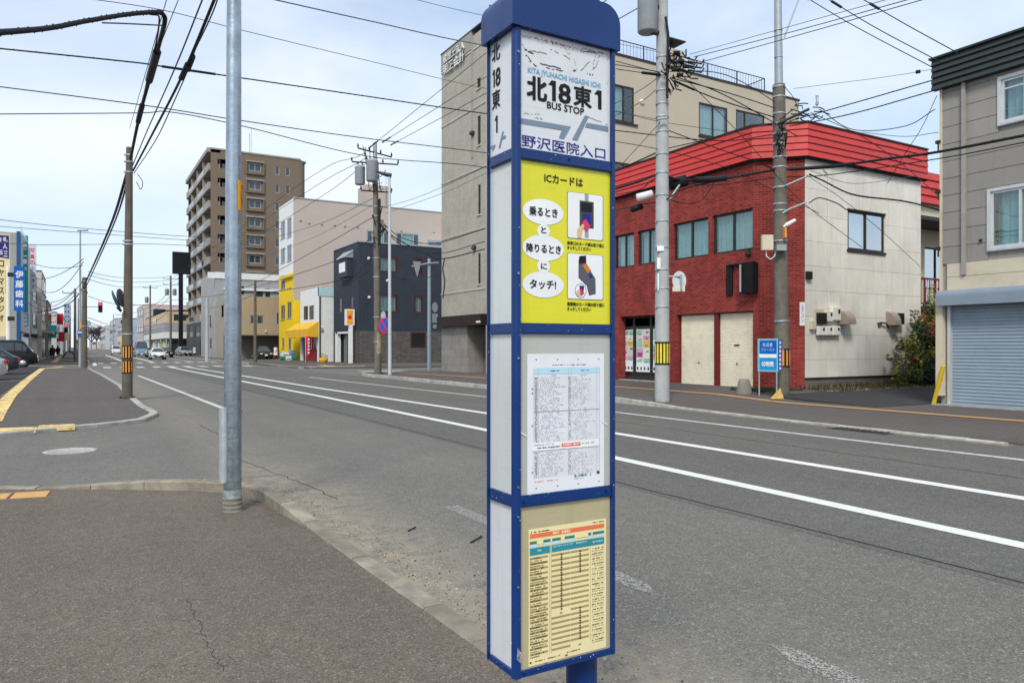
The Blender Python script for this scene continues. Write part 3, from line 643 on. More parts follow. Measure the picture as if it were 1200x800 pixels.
# left face name, one character under another
pl1 = pl_[0]
for ch, yt, yb, xl, xr in (('北', 55, 75, 576.5, 585.8), ('8', 81, 102.5, 580.8, 586.3), ('東', 108, 130, 576.8, 586), ):
    T(ch, xl, yt, yb, xr, i_black, 0.02, f=fl, par=pl1)
one(576.8, 579.8, 83.5, 104, pl1, fl); one(579.5, 583, 137, 157, pl1, fl)
poly([(571.2, 173), (580.8, 169.5), (578.5, 176), (576.5, 176.5), (577.8, 173.2), (571.2, 175.5)], i_slate, pl1, fl)
poly([(588.5, 154.5), (590.3, 153.5), (586, 173.5), (584, 174)], i_slate, pl1, fl)
poly([(588.8, 160), (592.5, 158.5), (592.5, 162), (588.5, 163.5)], i_slate, pl1, fl)
# yellow notice
T('ICカードは', 638, 203.2, 213.2, 683, i_black, 0.02, par=P2)
def disc(cx, cy, rx, ry, mat, par, f=ff, v=V, n=40):
    u, z = f.pix(cx, cy, v); u1, _ = f.pix(cx+rx, cy, v); _, z1 = f.pix(cx, cy-ry, v); a, c = abs(u1-u), z1-z
    b = MB(); b.face([f.w(u+a*math.cos(6.2832*i/n), z+c*math.sin(6.2832*i/n), v) for i in range(n)]); return b.build('print', mat, par)
for cy, rx, ry in ((248.5, 23.5, 15), (270.8, 7.5, 8), (290.8, 23.7, 15.2), (312, 7.5, 8), (333.5, 23.8, 15.3)): disc(637, cy, rx, ry, i_white, P2, v=V+0.0002*(ry < 10))
V2 = V+0.0008
T('乗るとき', 620.3, 241.3, 252.0, 653.3, i_black, 0.03, par=P2, v=V2); T('と', 634.2, 265.6, 273.0, 640, i_black, 0.03, par=P2, v=V2)
T('降りるとき', 617.0, 284.6, 295.0, 657.3, i_black, 0.03, par=P2, v=V2); T('に', 634, 308.2, 315.3, 640.8, i_black, 0.03, par=P2, v=V2)
T('タッチ!', 621.0, 327.0, 337.8, 651.5, i_black, 0.03, par=P2, v=V2)
def rrect(xl, xr, yt, yb, mat, par, f=ff, v=V, r=0.006):
    u0, u1, z0, z1 = f.R(xl, xr, yt, yb, v); b = MB(); pts = []
    for cx, cz, a0 in ((u1-r, z1-r, 0), (u0+r, z1-r, 90), (u0+r, z0+r, 180), (u1-r, z0+r, 270)):
        pts += [(cx+r*math.cos(R(a0+t)), cz+r*math.sin(R(a0+t))) for t in range(0, 91, 18)]
    b.face([f.w(u, z, v) for u, z in pts]); return b.build('print', mat, par)
for yt, yb in ((224.5, 278.2), (296.5, 349.7)):
    rrect(664.8, 706.8, yt-0.4, yb+0.4, i_dg, P2); rrect(665.3, 706.3, yt, yb, i_white, P2, v=V2)
V3, V4, V5, V6 = V+0.001, V+0.0014, V+0.0018, V+0.0022
def q4(pts, m, v): poly(pts, m, P2, v=v)
q4([(685.2, 227), (689.8, 227.8), (689.8, 279), (685.2, 278.3)], i_mid, V3)
q4([(679.3, 234.8), (695.8, 237.0), (695.8, 268), (679.3, 266.5)], i_dg, V4)
q4([(681.0, 237.0), (693.6, 238.6), (693.6, 249.2), (681.0, 248.0)], i_black, V5)
q4([(683.2, 250.2), (692.5, 251.2), (692.5, 262.5), (683.2, 261.6)], i_navy, V5)
q4([(682.6, 259.5), (686.5, 256.8), (692.0, 265.0), (687.8, 271.5), (682.0, 266.5)], flat('card_pink', (0.62, 0.05, 0.15)), V6)
q4([(676.6, 268.5), (682.5, 262.5), (685.0, 264.0), (682.3, 271.0), (681.2, 278.5), (676.6, 277.8)], i_skin, V6+0.0003)
q4([(678, 304.5), (680, 300.0), (686.8, 299.4), (687.2, 309.5), (697.8, 326.5), (698.2, 344.5), (690.3, 346.5), (687.5, 335), (677.8, 325.5)], flat('machine', (0.10, 0.10, 0.13)), V3)
q4([(678.6, 300.4), (686.8, 299.4), (687.0, 307.5), (679.0, 309.0)], i_black, V4)
q4([(682.5, 310.5), (687.5, 309.0), (693.0, 317.5), (688.0, 320.0)], i_oran, V4)
q4([(689.4, 321.5), (693.0, 320.5), (695.2, 325.0), (691.5, 326.2)], i_navy, V4)
disc(680.5, 340.5, 6.6, 8.4, i_dg, P2, v=V4); disc(680.5, 340.5, 6.1, 7.8, i_white, P2, v=V5)
q4([(679.0, 334.5), (684.5, 335), (684.0, 342), (679.5, 341)], i_navy, V6); q4([(678.0, 341), (681, 337.8), (684.8, 343.5), (681, 347)], flat('card_red', (0.6, 0.05, 0.1)), V6+0.0003)
q4([(675.5, 342), (678.5, 338.8), (680, 341), (679.5, 347), (676, 346)], i_skin, V6+0.0006)
T('乗車口のカード読み取り部に', 664.6, 282.2, 286.6, 708.2, i_black, 0.02, par=P2); T('タッチしてください', 664.6, 287.8, 292.2, 692.3, i_black, 0.02, par=P2)
T('運賃箱のカード読み取り部に', 664.6, 353.6, 358.2, 708.2, i_black, 0.02, par=P2); T('タッチしてください', 664.6, 359.6, 364.0, 692.3, i_black, 0.02, par=P2)
# white timetable sheet
class Sheet:                               # unit square on a paper: s across, t down
    def __init__(s, f, xl, xr, yt, yb, v, par):
        s.f = f; s.u0, s.u1, s.z0, s.z1 = f.R(xl, xr, yt, yb, v); s.v = v; s.par = par; s.k = {}
    def P(s, a, t): return s.u0 + (s.u1-s.u0)*a, s.z1 + (s.z0-s.z1)*t
    def r(s, m, a0, a1, t0, t1, lift=0.0008):
        b = s.k.setdefault((m.name, round(lift, 5)), (MB(), m))[0]
        b.face([s.f.w(*s.P(a, t), s.v+lift) for a, t in ((a0, t1), (a1, t1), (a1, t0), (a0, t0))])
    def done(s, name='print'):
        for (k, l), (b, m) in s.k.items(): stuff(b.build(name, m, s.par))
v0 = PV + 0.0015
b = MB(); u0, u1, z0, z1 = ff.R(617.8, 707.5, 414.7, 580.5, PV); b.fb(ff, u0, u1, PV+0.0002, v0, z0, z1); sh = b.build('timetable_sheet', i_paper, bus)
s = Sheet(ff, 617.8, 707.5, 414.7, 580.5, v0, sh); random.seed(5)
for a in (0.11, 0.38, 0.65, 0.93):
    for t in (0.04, 0.955):
        s.r(i_dg, a-0.007, a+0.007, t-0.004, t+0.004)
def scrib(s, m, a0, a1, t, h, dens=0.72, step=0.012, lift=0.0008):
    a = a0
    while a < a1:
        w = step*random.uniform(0.5, 1.1)
        if random.random() < dens:
            s.r(m, a, min(a1, a+w*0.75), t+random.uniform(0, h*0.25), t+h*random.uniform(0.7, 1), lift)
        a += w
scrib(s, i_dg, 0.28, 0.75, 0.076, 0.008)
s.r(i_pale, 0.08, 0.94, 0.10, 0.145); scrib(s, i_navy, 0.27, 0.4, 0.117, 0.01, lift=0.0013); scrib(s, i_navy, 0.67, 0.79, 0.117, 0.01, lift=0.0013); scrib(s, i_gl, 0.3, 0.36, 0.15, 0.009); scrib(s, i_gl, 0.68, 0.77, 0.15, 0.009)
def thin(s, m, a0, a1, t0, t1): s.r(m, a0, a1, t0, t1, 0.0010)
for a in (0.08, 0.135, 0.52, 0.555, 0.90, 0.94): thin(s, i_gl, a-0.0016, a+0.0016, 0.10, 0.885)
rows = [(0.165, 0.41, 15), (0.415, 0.63, 14), (0.70, 0.88, 13)]
for t0, t1, n in rows:
    for i in range(n+1):
        t = t0 + (t1-t0)*i/n; thin(s, i_gl if t1 < 0.65 else i_gl2, 0.08, 0.94, t-0.0006, t+0.0006)
        if i < n:
            scrib(s, i_dg, 0.092, 0.125, t+0.003, (t1-t0)/n*0.6, 0.9, 0.010); scrib(s, i_dg, 0.525, 0.55, t+0.003, (t1-t0)/n*0.6, 0.7, 0.010)
            for a0, a1 in ((0.15, random.uniform(0.34, 0.5)), (0.57, random.uniform(0.7, 0.88))): scrib(s, i_gl if random.random() < .8 else i_gl2, a0, a1, t+0.004, (t1-t0)/n*0.5, 0.5, 0.013)
s.r(i_dg, 0.08, 0.94, 0.4115, 0.4135, 0.0012)
s.r(i_white, 0.06, 0.93, 0.635, 0.692, 0.0012); s.r(i_dg, 0.06, 0.93, 0.690, 0.6915, 0.0014); scrib(s, i_dg, 0.08, 0.34, 0.645, 0.008, lift=0.0015); scrib(s, i_dg, 0.12, 0.41, 0.664, 0.013, lift=0.0015)
s.r(i_coral, 0.43, 0.68, 0.650, 0.676, 0.0014); scrib(s, i_white, 0.45, 0.66, 0.656, 0.012, 0.8, lift=0.0018); scrib(s, i_dg, 0.70, 0.86, 0.656, 0.01, lift=0.0015)
scrib(s, i_coral, 0.09, 0.39, 0.905, 0.009); scrib(s, i_gl, 0.6, 0.86, 0.878, 0.03, 0.5, 0.02); scrib(s, i_navy, 0.60, 0.75, 0.89, 0.014); scrib(s, i_lblue, 0.60, 0.72, 0.908, 0.012); s.r(i_dg, 0.90, 0.94, 0.875, 0.898)
for t in (0.24, 0.27, 0.50, 0.80, 0.83): scrib(s, i_dg, 0.055, 0.068, t, 0.02, 0.9)
s.done()
b = MB()                                  # diagonal scratches across the pane
b.face([ff.w(*ff.pix(609.8, 505), V+0.004), ff.w(*ff.pix(618, 510), V+0.004), ff.w(*ff.pix(618, 511.3), V+0.004), ff.w(*ff.pix(609.8, 506.3), V+0.004)])
b.face([ff.w(*ff.pix(706, 492), V+0.004), ff.w(*ff.pix(713, 497), V+0.004), ff.w(*ff.pix(713, 498), V+0.004), ff.w(*ff.pix(706, 493), V+0.004)])
stuff(b.build('scratches', i_white, P3))
# cream route sheet
b = MB(); u0, u1, z0, z1 = ff.R(619.3, 709.8, 620.3, 783.5, PV)
z0 = ff.pix(619.3, 783.5, PV)[1]; b.fb(ff, u0, u1, PV+0.0002, v0, max(z0, 0.672), z1); sh = b.build('route_sheet', i_cream, bus)
s = Sheet(ff, 619.3, 709.8, 620.3, 783.5, v0, sh)
scrib(s, i_brown, 0.02, 0.26, 0.018, 0.012); scrib(s, i_brown, 0.82, 0.97, 0.012, 0.012); s.r(i_coral, 0.015, 0.975, 0.035, 0.067); scrib(s, i_cream, 0.30, 0.52, 0.040, 0.022, 0.9, 0.03, 0.0012)
s.r(i_green, 0.015, 0.975, 0.089, 0.109)
for a0, a1 in ((0.10, 0.18), (0.27, 0.29), (0.40, 0.45), (0.58, 0.76), (0.80, 0.82)): s.r(i_cream, a0, a1, 0.085, 0.135, 0.0011); scrib(s, i_olive, a0, a1, 0.112, 0.01, lift=0.0014)
s.r(i_pale, 0.015, 0.975, 0.111, 0.13, 0.0007); s.r(i_teal, 0.015, 0.975, 0.137, 0.190); scrib(s, i_pale, 0.11, 0.16, 0.152, 0.016, lift=0.0012); scrib(s, i_pale, 0.30, 0.56, 0.145, 0.010, 0.6, lift=0.0012); scrib(s, i_pale, 0.60, 0.75, 0.145, 0.012, 0.7, lift=0.0012); scrib(s, i_pale, 0.82, 0.95, 0.155, 0.016, 0.8, lift=0.0012); s.r(i_cream, 0.262, 0.268, 0.13, 0.20, 0.0013); s.r(i_cream, 0.278, 0.284, 0.13, 0.20, 0.0013)
N = 38
for i in range(N):
    t = 0.205 + i*0.0192; h = 0.0192
    if i % 2 == 0:
        for a0, a1 in ((0.285, 0.525), (0.53, 0.77)):
            if (i == 22 and a0 < .4) or (i > 35 and a0 > .4): continue
            s.r(i_olive, a0, a1, t, t+h*0.82, 0.0005)
    scrib(s, i_brown if i % 2 == 0 else i_umber, 0.02, 0.02+random.choice((0.12, 0.2, 0.2, 0.14, 0.17)), t+h*0.15, h*0.62, 0.8, 0.019)
    if i % 2 == 0: s.r(i_olive, 0.018, 0.24, t, t+h*.82, 0.0004)
    scrib(s, i_brown if i % 2 == 0 else i_umber, 0.81, 0.97, t+h*0.2, h*(0.6 if i % 2 == 0 else 0.35), 0.75, 0.010)
    if i < 22: disc_a = 0.41; s.r(i_black, disc_a-0.010, disc_a+0.010, t+h*0.2, t+h*0.8, 0.0012)
    if i < 9 or 21 < i < 35: s.r(i_black, 0.652-0.010, 0.652+0.010, t+h*0.2, t+h*0.8, 0.0012)
s.r(i_olive, 0.260, 0.263, 0.2, 0.925); s.r(i_olive, 0.277, 0.280, 0.2, 0.925); s.r(i_olive, 0.785, 0.789, 0.2, 0.90)
scrib(s, i_brown, 0.39, 0.43, 0.64, 0.012); scrib(s, i_brown, 0.635, 0.67, 0.905, 0.012); s.r(i_black, 0.015, 0.035, 0.952, 0.966); scrib(s, i_brown, 0.06, 0.42, 0.952, 0.011); scrib(s, i_brown, 0.47, 0.65, 0.944, 0.011)
s.r(i_rust, 0.20, 0.23, 0.983, 0.99); s.r(i_rust, 0.455, 0.49, 0.962, 0.975)
s.done()
# screws and rivets
for z in (1.52, 1.17, 1.09, 0.9, 0.71, 2.35, 1.75):
    b = MB(); p = ff.w(0.010, z, 0); b.lathe((p[0], p[1]-0.0035, z), [(0.0035, 0), (0.0035, 0.004)], 10, 'y'); b.build('screw', m_steel, bus)
for u, z in ((0.03, 1.127), (0.31, 1.13), (0.03, 0.66), (0.18, 2.08)):
    b = MB(); p = ff.w(u, z, 0); b.lathe((p[0], p[1]-0.002, z), [(0.003, 0), (0.003, 0.003)], 10, 'y'); b.build('screw', m_blued, bus)
random.seed(77); cm = [MB(), MB()]
for k in range(150):                       # chips and scuffs in the blue paint
    f, w = random.choice(((ff, BW), (ff, BW), (fl, BD))); z = random.uniform(BZ0+.01, BZ1-.02); u = random.choice((random.uniform(0.014, 0.018), random.uniform(w-0.018, w-0.012)))
    if random.random() < .5:
        z = random.choice(bars); z = random.uniform(z[0]+.009, z[1]-.001) if z[1]-z[0] > .012 else z[0]; u = random.uniform(.02, w-.02); v_ = -0.0028
    else: v_ = 0.0004
    a, c = random.uniform(.0005, .0025), random.uniform(.0004, .0018)
    cm[random.random() < .35].face([f.w(u-a, z, v_), f.w(u, z-c, v_), f.w(u+a, z+c*.3, v_), f.w(u, z+c, v_)])
stuff(cm[0].build('paint_chips', flat('chip', (0.10, 0.17, 0.32)), bus)); stuff(cm[1].build('paint_chips', i_white, bus))
# old scratches at the foot of the corner post
b = MB()
for k in range(5): u = 0.006+k*0.0028; b.face([ff.w(u, 0.705-k*0.003, 0.0012), ff.w(u+0.001, 0.705-k*0.003, 0.0012), ff.w(u+0.0035, 0.735-k*0.004, 0.0012), ff.w(u+0.0028, 0.736-k*0.004, 0.0012)])
stuff(b.build('scratches', i_white, bus))
# ------------------------------------------------------------------ building helpers
def window(f, r, par, fm, fw=0.05, mull=(0.5,), hm=(), rec=0.07, cur=None, near=True, sill=None, v=0.0, split=None, name='window'):
    u0, u1, z0, z1 = r; b = MB(); va, vb = v-rec-0.05, v-rec+0.025
    b.fb(f, u0, u1, va, vb, z1-fw, z1); b.fb(f, u0, u1, va, vb, z0, z0+fw); b.fb(f, u0, u0+fw, va, vb, z0+fw, z1-fw); b.fb(f, u1-fw, u1, va, vb, z0+fw, z1-fw)
    us = [u0+fw] + [u0+(u1-u0)*m for m in mull] + [u1-fw]
    for m in mull: c = u0+(u1-u0)*m; b.fb(f, c-fw*0.5, c+fw*0.5, va+0.005, vb-0.004, z0+fw, z1-fw)
    for m in hm: c = z0+(z1-z0)*m; b.fb(f, u0+fw, u1-fw, va+0.01, vb-0.012, c-fw*0.3, c+fw*0.3)
    w = b.build(name, fm, par)
    for i in range(len(us)-1):
        p = MB(); vp = v-rec-(0.0 if i % 2 else 0.018)
        p.fb(f, us[i]+0.002, us[i+1]-0.002, vp-0.006, vp, z0+fw+0.002, z1-fw-0.002); p.build('pane', m_glass if near else m_glassd, w)
    if near:
        L = list(cur) if isinstance(cur, (list, tuple)) else [cur]*(len(us)-1)
        for i in range(len(us)-1):
            if L[i] is None: continue
            p = MB(); n = max(6, int((us[i+1]-us[i])/0.035)); vc = v-rec-0.16
            for k in range(n):
                a, c = us[i]+(us[i+1]-us[i])*k/n, us[i]+(us[i+1]-us[i])*(k+1)/n
                fa, fc = vc+0.025*math.sin(k*1.1)+0.01*math.sin(k*2.7), vc+0.025*math.sin((k+1)*1.1)+0.01*math.sin((k+1)*2.7)
                p.face([f.w(a, z0, fa), f.w(c, z0, fc), f.w(c, z1, fc), f.w(a, z1, fa)], smooth=True)
            p.build('curtain', L[i], w)
        p = MB(); p.fb(f, u0-0.1, u1+0.1, v-rec-0.62, v-rec-0.6, z0-0.1, z1+0.1); p.build('room_shade_panel', m_dark, w)  # flat dark sheet behind the window, the unlit room's shade put into its colour
    if sill: p = MB(); p.fb(f, u0-0.06, u1+0.06, v-0.02, v+0.06, z0-0.06, z0-0.001); p.build('sill', sill, w)
    return w
def plainbox(x0, x1, y0, y1, z0, z1, skip=()):
    b = MB()
    Q = {'-y': [(x0, y0), (x1, y0)], '+x': [(x1, y0), (x1, y1)], '+y': [(x1, y1), (x0, y1)], '-x': [(x0, y1), (x0, y0)]}
    for k, (p, q) in Q.items():
        if k in skip: continue
        ua, ub = (p[0], q[0]) if k in ('-y', '+y') else (p[1], q[1])
        b.face([(*p, z0), (*q, z0), (*q, z1), (*p, z1)], uv=[(ua, z0), (ub, z0), (ub, z1), (ua, z1)])
    return b
def slab(x0, x1, y0, y1, z0, z1): b = MB(); b.box(x0, x1, y0, y1, z0, z1); return b
def hood(b, f, u, z, v=0.0, r=0.09):        # round white vent cap
    c = f.w(u, z, v+0.001); n = f.n
    b.tube([c, (c[0]+n.x*0.07, c[1]+n.y*0.07, z), (c[0]+n.x*0.12, c[1]+n.y*0.12, z-0.02)], [r, r, r*0.6], 10)

# ------------------------------------------------------------------ red brick shop (A)
m_brick = brick('red_brick', (0.165, 0.015, 0.012), (0.32, 0.036, 0.026), (0.28, 0.10, 0.085), 0.24, 0.086, 0.010, dirt=0.5, bs=0.7)
m_redmetal = M('roof_red', (0.56, 0.050, 0.045), 0.42, 0.10, 1.2, dirt=0.18, dirtcol=(0.25, 0.03, 0.03), streak=True, bmp=0.08, coat=0.05, rnd=0.12)
m_alc = M('white_panel', (0.80, 0.77, 0.69), 0.85, 0.08, 1.2, dirt=0.4, dirtcol=(0.38, 0.34, 0.27), streak=True, bmp=0.35, bscale=35, rnd=0.14)
m_found = M('foundation', (0.17, 0.16, 0.14), 0.9, 0.2, 2, dirt=0.4)
m_shut = M('shutter_cream', (0.86, 0.78, 0.60), 0.5, 0.10, 1.0, dirt=0.35, dirtcol=(0.45, 0.30, 0.12), bmp=0.1)
m_roofing = M('roof_grey', (0.12, 0.12, 0.125), 0.9, 0.2, 1)
A = thing('brick_shop', 'two storey red brick shop with bright red metal roof band and cream shutters', 'building', (24, 22, 0))
f1, fc, f2 = FX(20.3), Fac((20.3, 17.9), (1, -1), (-1, -1)), FY(16.73)
CL = 1.17*math.sqrt(2); TOP, BAND = 9.2, 8.05
wins = [f1.R(720, 743, 276, 314), f1.R(747, 772, 271, 311), f1.R(789, 830, 261, 305), f1.R(835, 882, 252.4, 297.6)]
wins = [(a, b_, 4.96, 6.40) for a, b_, _, _ in wins]; wins.append((wins[0][1]+0.12, wins[0][1]+2.0, 4.96, 6.40))
gar = [f1.R(794.3, 836.5, 370.3, 452.7), f1.R(838.7, 881, 368.5, 456)]; gar = [(a, b_, 0.02, 2.78) for a, b_, _, _ in gar]
ga = (gar[1][0]-0.05, gar[0][1]+0.08, 0.02, 2.82)
stu = f1.R(727, 772, 372, 440); sto = (stu[0], stu[1], 0.14, 2.86)
b = MB(); b.wall(f1, 17.9, 33.5, 0, TOP-0.05, wins + [ga, sto], 0.28); b.wall(fc, 0, CL, 0, TOP-0.05); b.build('brick_wall', m_brick, A)
b = plainbox(21.47, 28.3, 16.75, 33.5, 0, TOP-0.05, skip=('-y', '-x')); b.build('rear_wall', m_found, A)
b = MB(); b.prism([(20.5, 18), (21.6, 16.9), (28.2, 16.9), (28.2, 33.4), (20.5, 33.4)], TOP-0.3, TOP-0.1); b.build('roof', m_roofing, A)
for i, r in enumerate(wins): window(f1, r, A, m_bronze, 0.07, (0.5,), (), 0.09, cur=m_cur if i != 3 else [m_curw, m_cur], v=-0.02)
# red roof band: lapped strips on three faces
N_ = 5; hh = (TOP-BAND)/N_
for i in range(N_):
    z0, z1 = BAND+i*hh, BAND+(i+1)*hh-0.012; o1 = 0.16+0.035; o2 = 0.16
    for f, ua, ub, ea, eb in ((f1, 17.9, 33.5, -0.065, 0.0), (fc, 0, CL, -0.08, -0.08), (f2, 21.47, 28.3, -0.07, 0.18)):
        b = MB(); P8 = []
        for z, o in ((z0, o1), (z1, o2)):
            P8 += [f.w(ua-ea if f is not f1 else ua+ea, z, 0.0) if False else f.w(ua+(ea if f is f1 else ea), z, 0.005), f.w(ub+(-ea if f is fc else eb), z, 0.005), f.w(ub+(-ea if f is fc else eb), z, o), f.w(ua+ea, z, o)]
        b.hexa(P8); b.build('roof_strip', m_redmetal, A)
for f, ua, ub in ((f1, 17.83, 33.5), (fc, -0.09, CL+0.09), (f2, 21.38, 28.5)):
    b = MB(); b.fb(f, ua, ub, -0.1, 0.21, TOP-0.011, TOP+0.035); b.build('roof_coping', m_bronze, A)
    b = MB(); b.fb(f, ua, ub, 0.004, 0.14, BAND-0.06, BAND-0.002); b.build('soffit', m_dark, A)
# white panelled side wall
wv = f2.R(993.5, 1036, 246, 292); wz = (wv[0], wv[1], wv[2], wv[3])
b = MB(); b.wall(f2, 21.47, 28.3, 0.5, BAND+0.02, [wz], 0.25, v=-0.05); b.build('side_wall', m_found, A)
us = [21.49] + [f2.pix(p, 400)[0] for p in (969.6, 993.5, 1015, 1037, 1059)] + [28.3]; zs_ = [0.50, 1.12, 1.98, 2.62, 3.50, 4.35, 5.2, 6.1, 7.0, BAND+0.02]
for i in range(len(us)-1):
    for j in range(len(zs_)-1):
        a, c, d, e = us[i], us[i+1]-0.008, zs_[j], zs_[j+1]-0.008
        if a < wz[1]-0.05 and c > wz[0]+0.05 and d < wz[3]-0.02 and e > wz[2]+0.02:
            for (d2, e2) in ((d, min(e, wz[2]-0.002)), (max(d, wz[3]+0.002), e)):
                if e2-d2 > 0.03: b = MB(); b.fb(f2, a, c, -0.048, random.uniform(-0.002, 0.002), d2, e2); b.build('wall_panel', m_alc, A)
            continue
        b = MB(); b.fb(f2, a, c, -0.048, random.uniform(-0.002, 0.002), d, e); b.build('wall_panel', m_alc, A)
b = MB(); b.fb(f2, 21.5, 28.28, -0.1, -0.03, 0, 0.5); b.build('foundation', m_found, A)
b = MB(); b.fb(f2, 21.48, 28.3, -0.03, 0.02, 0.47, 0.5); b.build('flashing', m_bronze, A)
window(f2, wz, A, m_bronze, 0.07, (0.5,), (), 0.04, cur=(m_cur, None))
b = MB(); b.fb(f2, wz[0]-0.06, wz[1]+0.06, 0.0, 0.06, wz[2]-0.07, wz[2]); b.fb(f2, wz[0]-0.05, wz[1]+0.05, 0.0, 0.05, wz[3], wz[3]+0.05); b.build('window_trim', m_bronze, A)
cx = f2.pix(969.5, 300)[0]; b = MB(); b.tube([f2.w(cx, 7.6, 0.03), f2.w(cx, 2.95, 0.03)], 0.018, 8); b.tube([f2.w(cx, 7.6, 0.03), f2.w(cx-0.25, 7.75, 0.03)], 0.018, 8); b.build('conduit', m_alc, A)
# electricity meters, hoods, tap
def bx(f, xl, xr, yt, yb, v0, v1, m, nm, par=A, bev=0.01):
    u0, u1, z0, z1 = f.R(xl, xr, yt, yb); b = MB(); b.fb(f, u0, u1, v0, v1, z0, z1); return b.build(nm, m, par, bev=bev)
m_met = M('meter_white', (0.78, 0.76, 0.70), 0.45, 0.06, 3, dirt=0.25)
bx(f2, 953, 970, 361.5, 380, 0.006, 0.05, m_cream, 'meter_board'); bx(f2, 948, 953.5, 376, 386, 0.006, 0.12, m_cream, 'meter_box')
x = bx(f2, 955, 963.5, 366.5, 379.5, 0.052, 0.2, m_dark, 'meter_box')
for xl, xr, yt, yb in ((963.5, 972, 364, 377), (971.3, 981.5, 359.5, 375.5), (954.5, 963, 382, 393), (963.5, 971.5, 382, 393), (972, 980.5, 382, 393)):
    mb_ = bx(f2, xl, xr, yt, yb, 0.052 if xl < 970 else 0.006, 0.16, m_met, 'meter_box', bev=0.03)
    u0, u1, z0, z1 = f2.R(xl, xr, yt, yb); b = MB(); b.fb(f2, u0+(u1-u0)*0.62, u1-(u1-u0)*0.15, 0.161, 0.166, z0+(z1-z0)*0.5, z1-(z1-z0)*0.18); b.build('meter_dial', m_dark, mb_)
b = MB(); b.tube([f2.w(*f2.pix(957, 391), 0.03), f2.w(*f2.pix(958, 396), 0.03), f2.w(*f2.pix(976, 396), 0.03), f2.w(*f2.pix(981, 392), 0.03)], 0.015, 6); b.build('meter_pipe', m_cream, A)
m_hood = M('hood_taupe', (0.33, 0.27, 0.22), 0.5, 0.08, 2)
def venthood(xl, xr, yt, yb, dp):
    u0, u1, z0, z1 = f2.R(xl, xr, yt, yb); b = MB(); n = 8; h = z1-z0
    pr = [(0.004, z0), (dp, z0)] + [(dp*math.cos(R(90*k/n)) if k else dp, z0+0.08+(h-0.08)*math.sin(R(90*k/n))) for k in range(n)] + [(0.004, z1)]
    m = len(pr); a = [f2.w(u0, z, v) for v, z in pr]; c = [f2.w(u1, z, v) for v, z in pr]
    b.add(a+c, [tuple(range(m)), tuple(range(2*m-1, m-1, -1))] + [(i, m+i, m+(i+1) % m, (i+1) % m) for i in range(m)])
    return b.build('vent_hood', m_hood, A)
venthood(981.5, 991, 364, 380, 0.42); venthood(1038, 1045, 365, 381, 0.38)
bx(f2, 1046, 1053, 367, 380, 0.006, 0.24, m_dark, 'vent_outlet')
b = MB(); b.tube([f2.w(*f2.pix(1028, 379), 0.01), f2.w(*f2.pix(1031, 378), 0.08), f2.w(*f2.pix(1036, 379), 0.10), f2.w(*f2.pix(1038, 384), 0.10)], 0.028, 8); b.tube([f2.w(*f2.pix(1029, 383), 0.01), f2.w(*f2.pix(1031, 379), 0.07)], 0.03, 8); b.build('gas_tap', m_bronze, A)
bx(f2, 943.5, 949, 318, 327, 0.006, 0.12, m_dark, 'junction_box')
# white plate with blue lettering on the chamfer corner
pu = fc.R(937.5, 942, 354, 381.5, 0.03); b = MB(); b.fb(fc, pu[0]-0.01, pu[1]+0.04, 0.004, 0.03, pu[2], pu[3]); pt = b.build('name_plate', m_whitep, A)
text('エアコン', fc, pu[0]+0.03, pu[1], pu[2]+0.12, pu[3]-0.1, i_navy, pt, 0.032, 0.0, vertical=True)
# shutters: real slats, joined (too fine to pick apart)
def shutter(f, r, v, pitch, mat, par, nm='shutter', handle=True, hm=None, lim=None):
    u0, u1, z0, z1 = r; b = MB(); n = int((z1-z0)/pitch)
    for i in range(n):
        a = z0+(z1-z0)*i/n; c = z0+(z1-z0)*(i+1)/n; m_ = (a+c)/2
        pr = [(v-0.012, a), (v+0.004, a+(c-a)*0.18), (v+0.009, m_), (v+0.004, c-(c-a)*0.18), (v-0.012, c)]
        for (va, za), (vb, zb) in zip(pr, pr[1:]): b.face([f.w(u0, za, va), f.w(u1, za, va), f.w(u1, zb, vb), f.w(u0, zb, vb)])
    s_ = b.build(nm, mat, par)
    return s_
for i, g in enumerate(gar):
    s_ = shutter(f1, g, -0.2, 0.075, m_shut, A)
    b = MB(); uc = (g[0]+g[1])/2; b.fb(f1, uc-0.03, uc+0.03, -0.188, -0.175, 0.92, 0.98); b.build('lock', m_bronze, s_)
    if i == 1: b = MB(); b.fb(f1, uc-0.12, uc+0.12, -0.188, -0.16, 1.60, 1.64); b.build('letter_slot', m_bronze, s_)
    b = MB(); b.fb(f1, g[0], g[1], -0.235, -0.18, 0.0, 0.05); b.build('bottom_rail', m_alu, s_)
b = MB(); mid = (gar[1][1]+gar[0][0])/2; b.fb(f1, mid-0.09, mid+0.09, -0.24, -0.06, 0, 2.8); b.fb(f1, ga[0]-0.0, ga[1], -0.26, -0.05, 2.78, 2.82); b.build('shutter_post', M('post_red', (0.16, 0.02, 0.02), 0.6), A)
b = MB(); b.fb(f1, ga[0], ga[1], -0.3, 0.04, 0.0, 0.055); b.build('threshold', m_found, A)
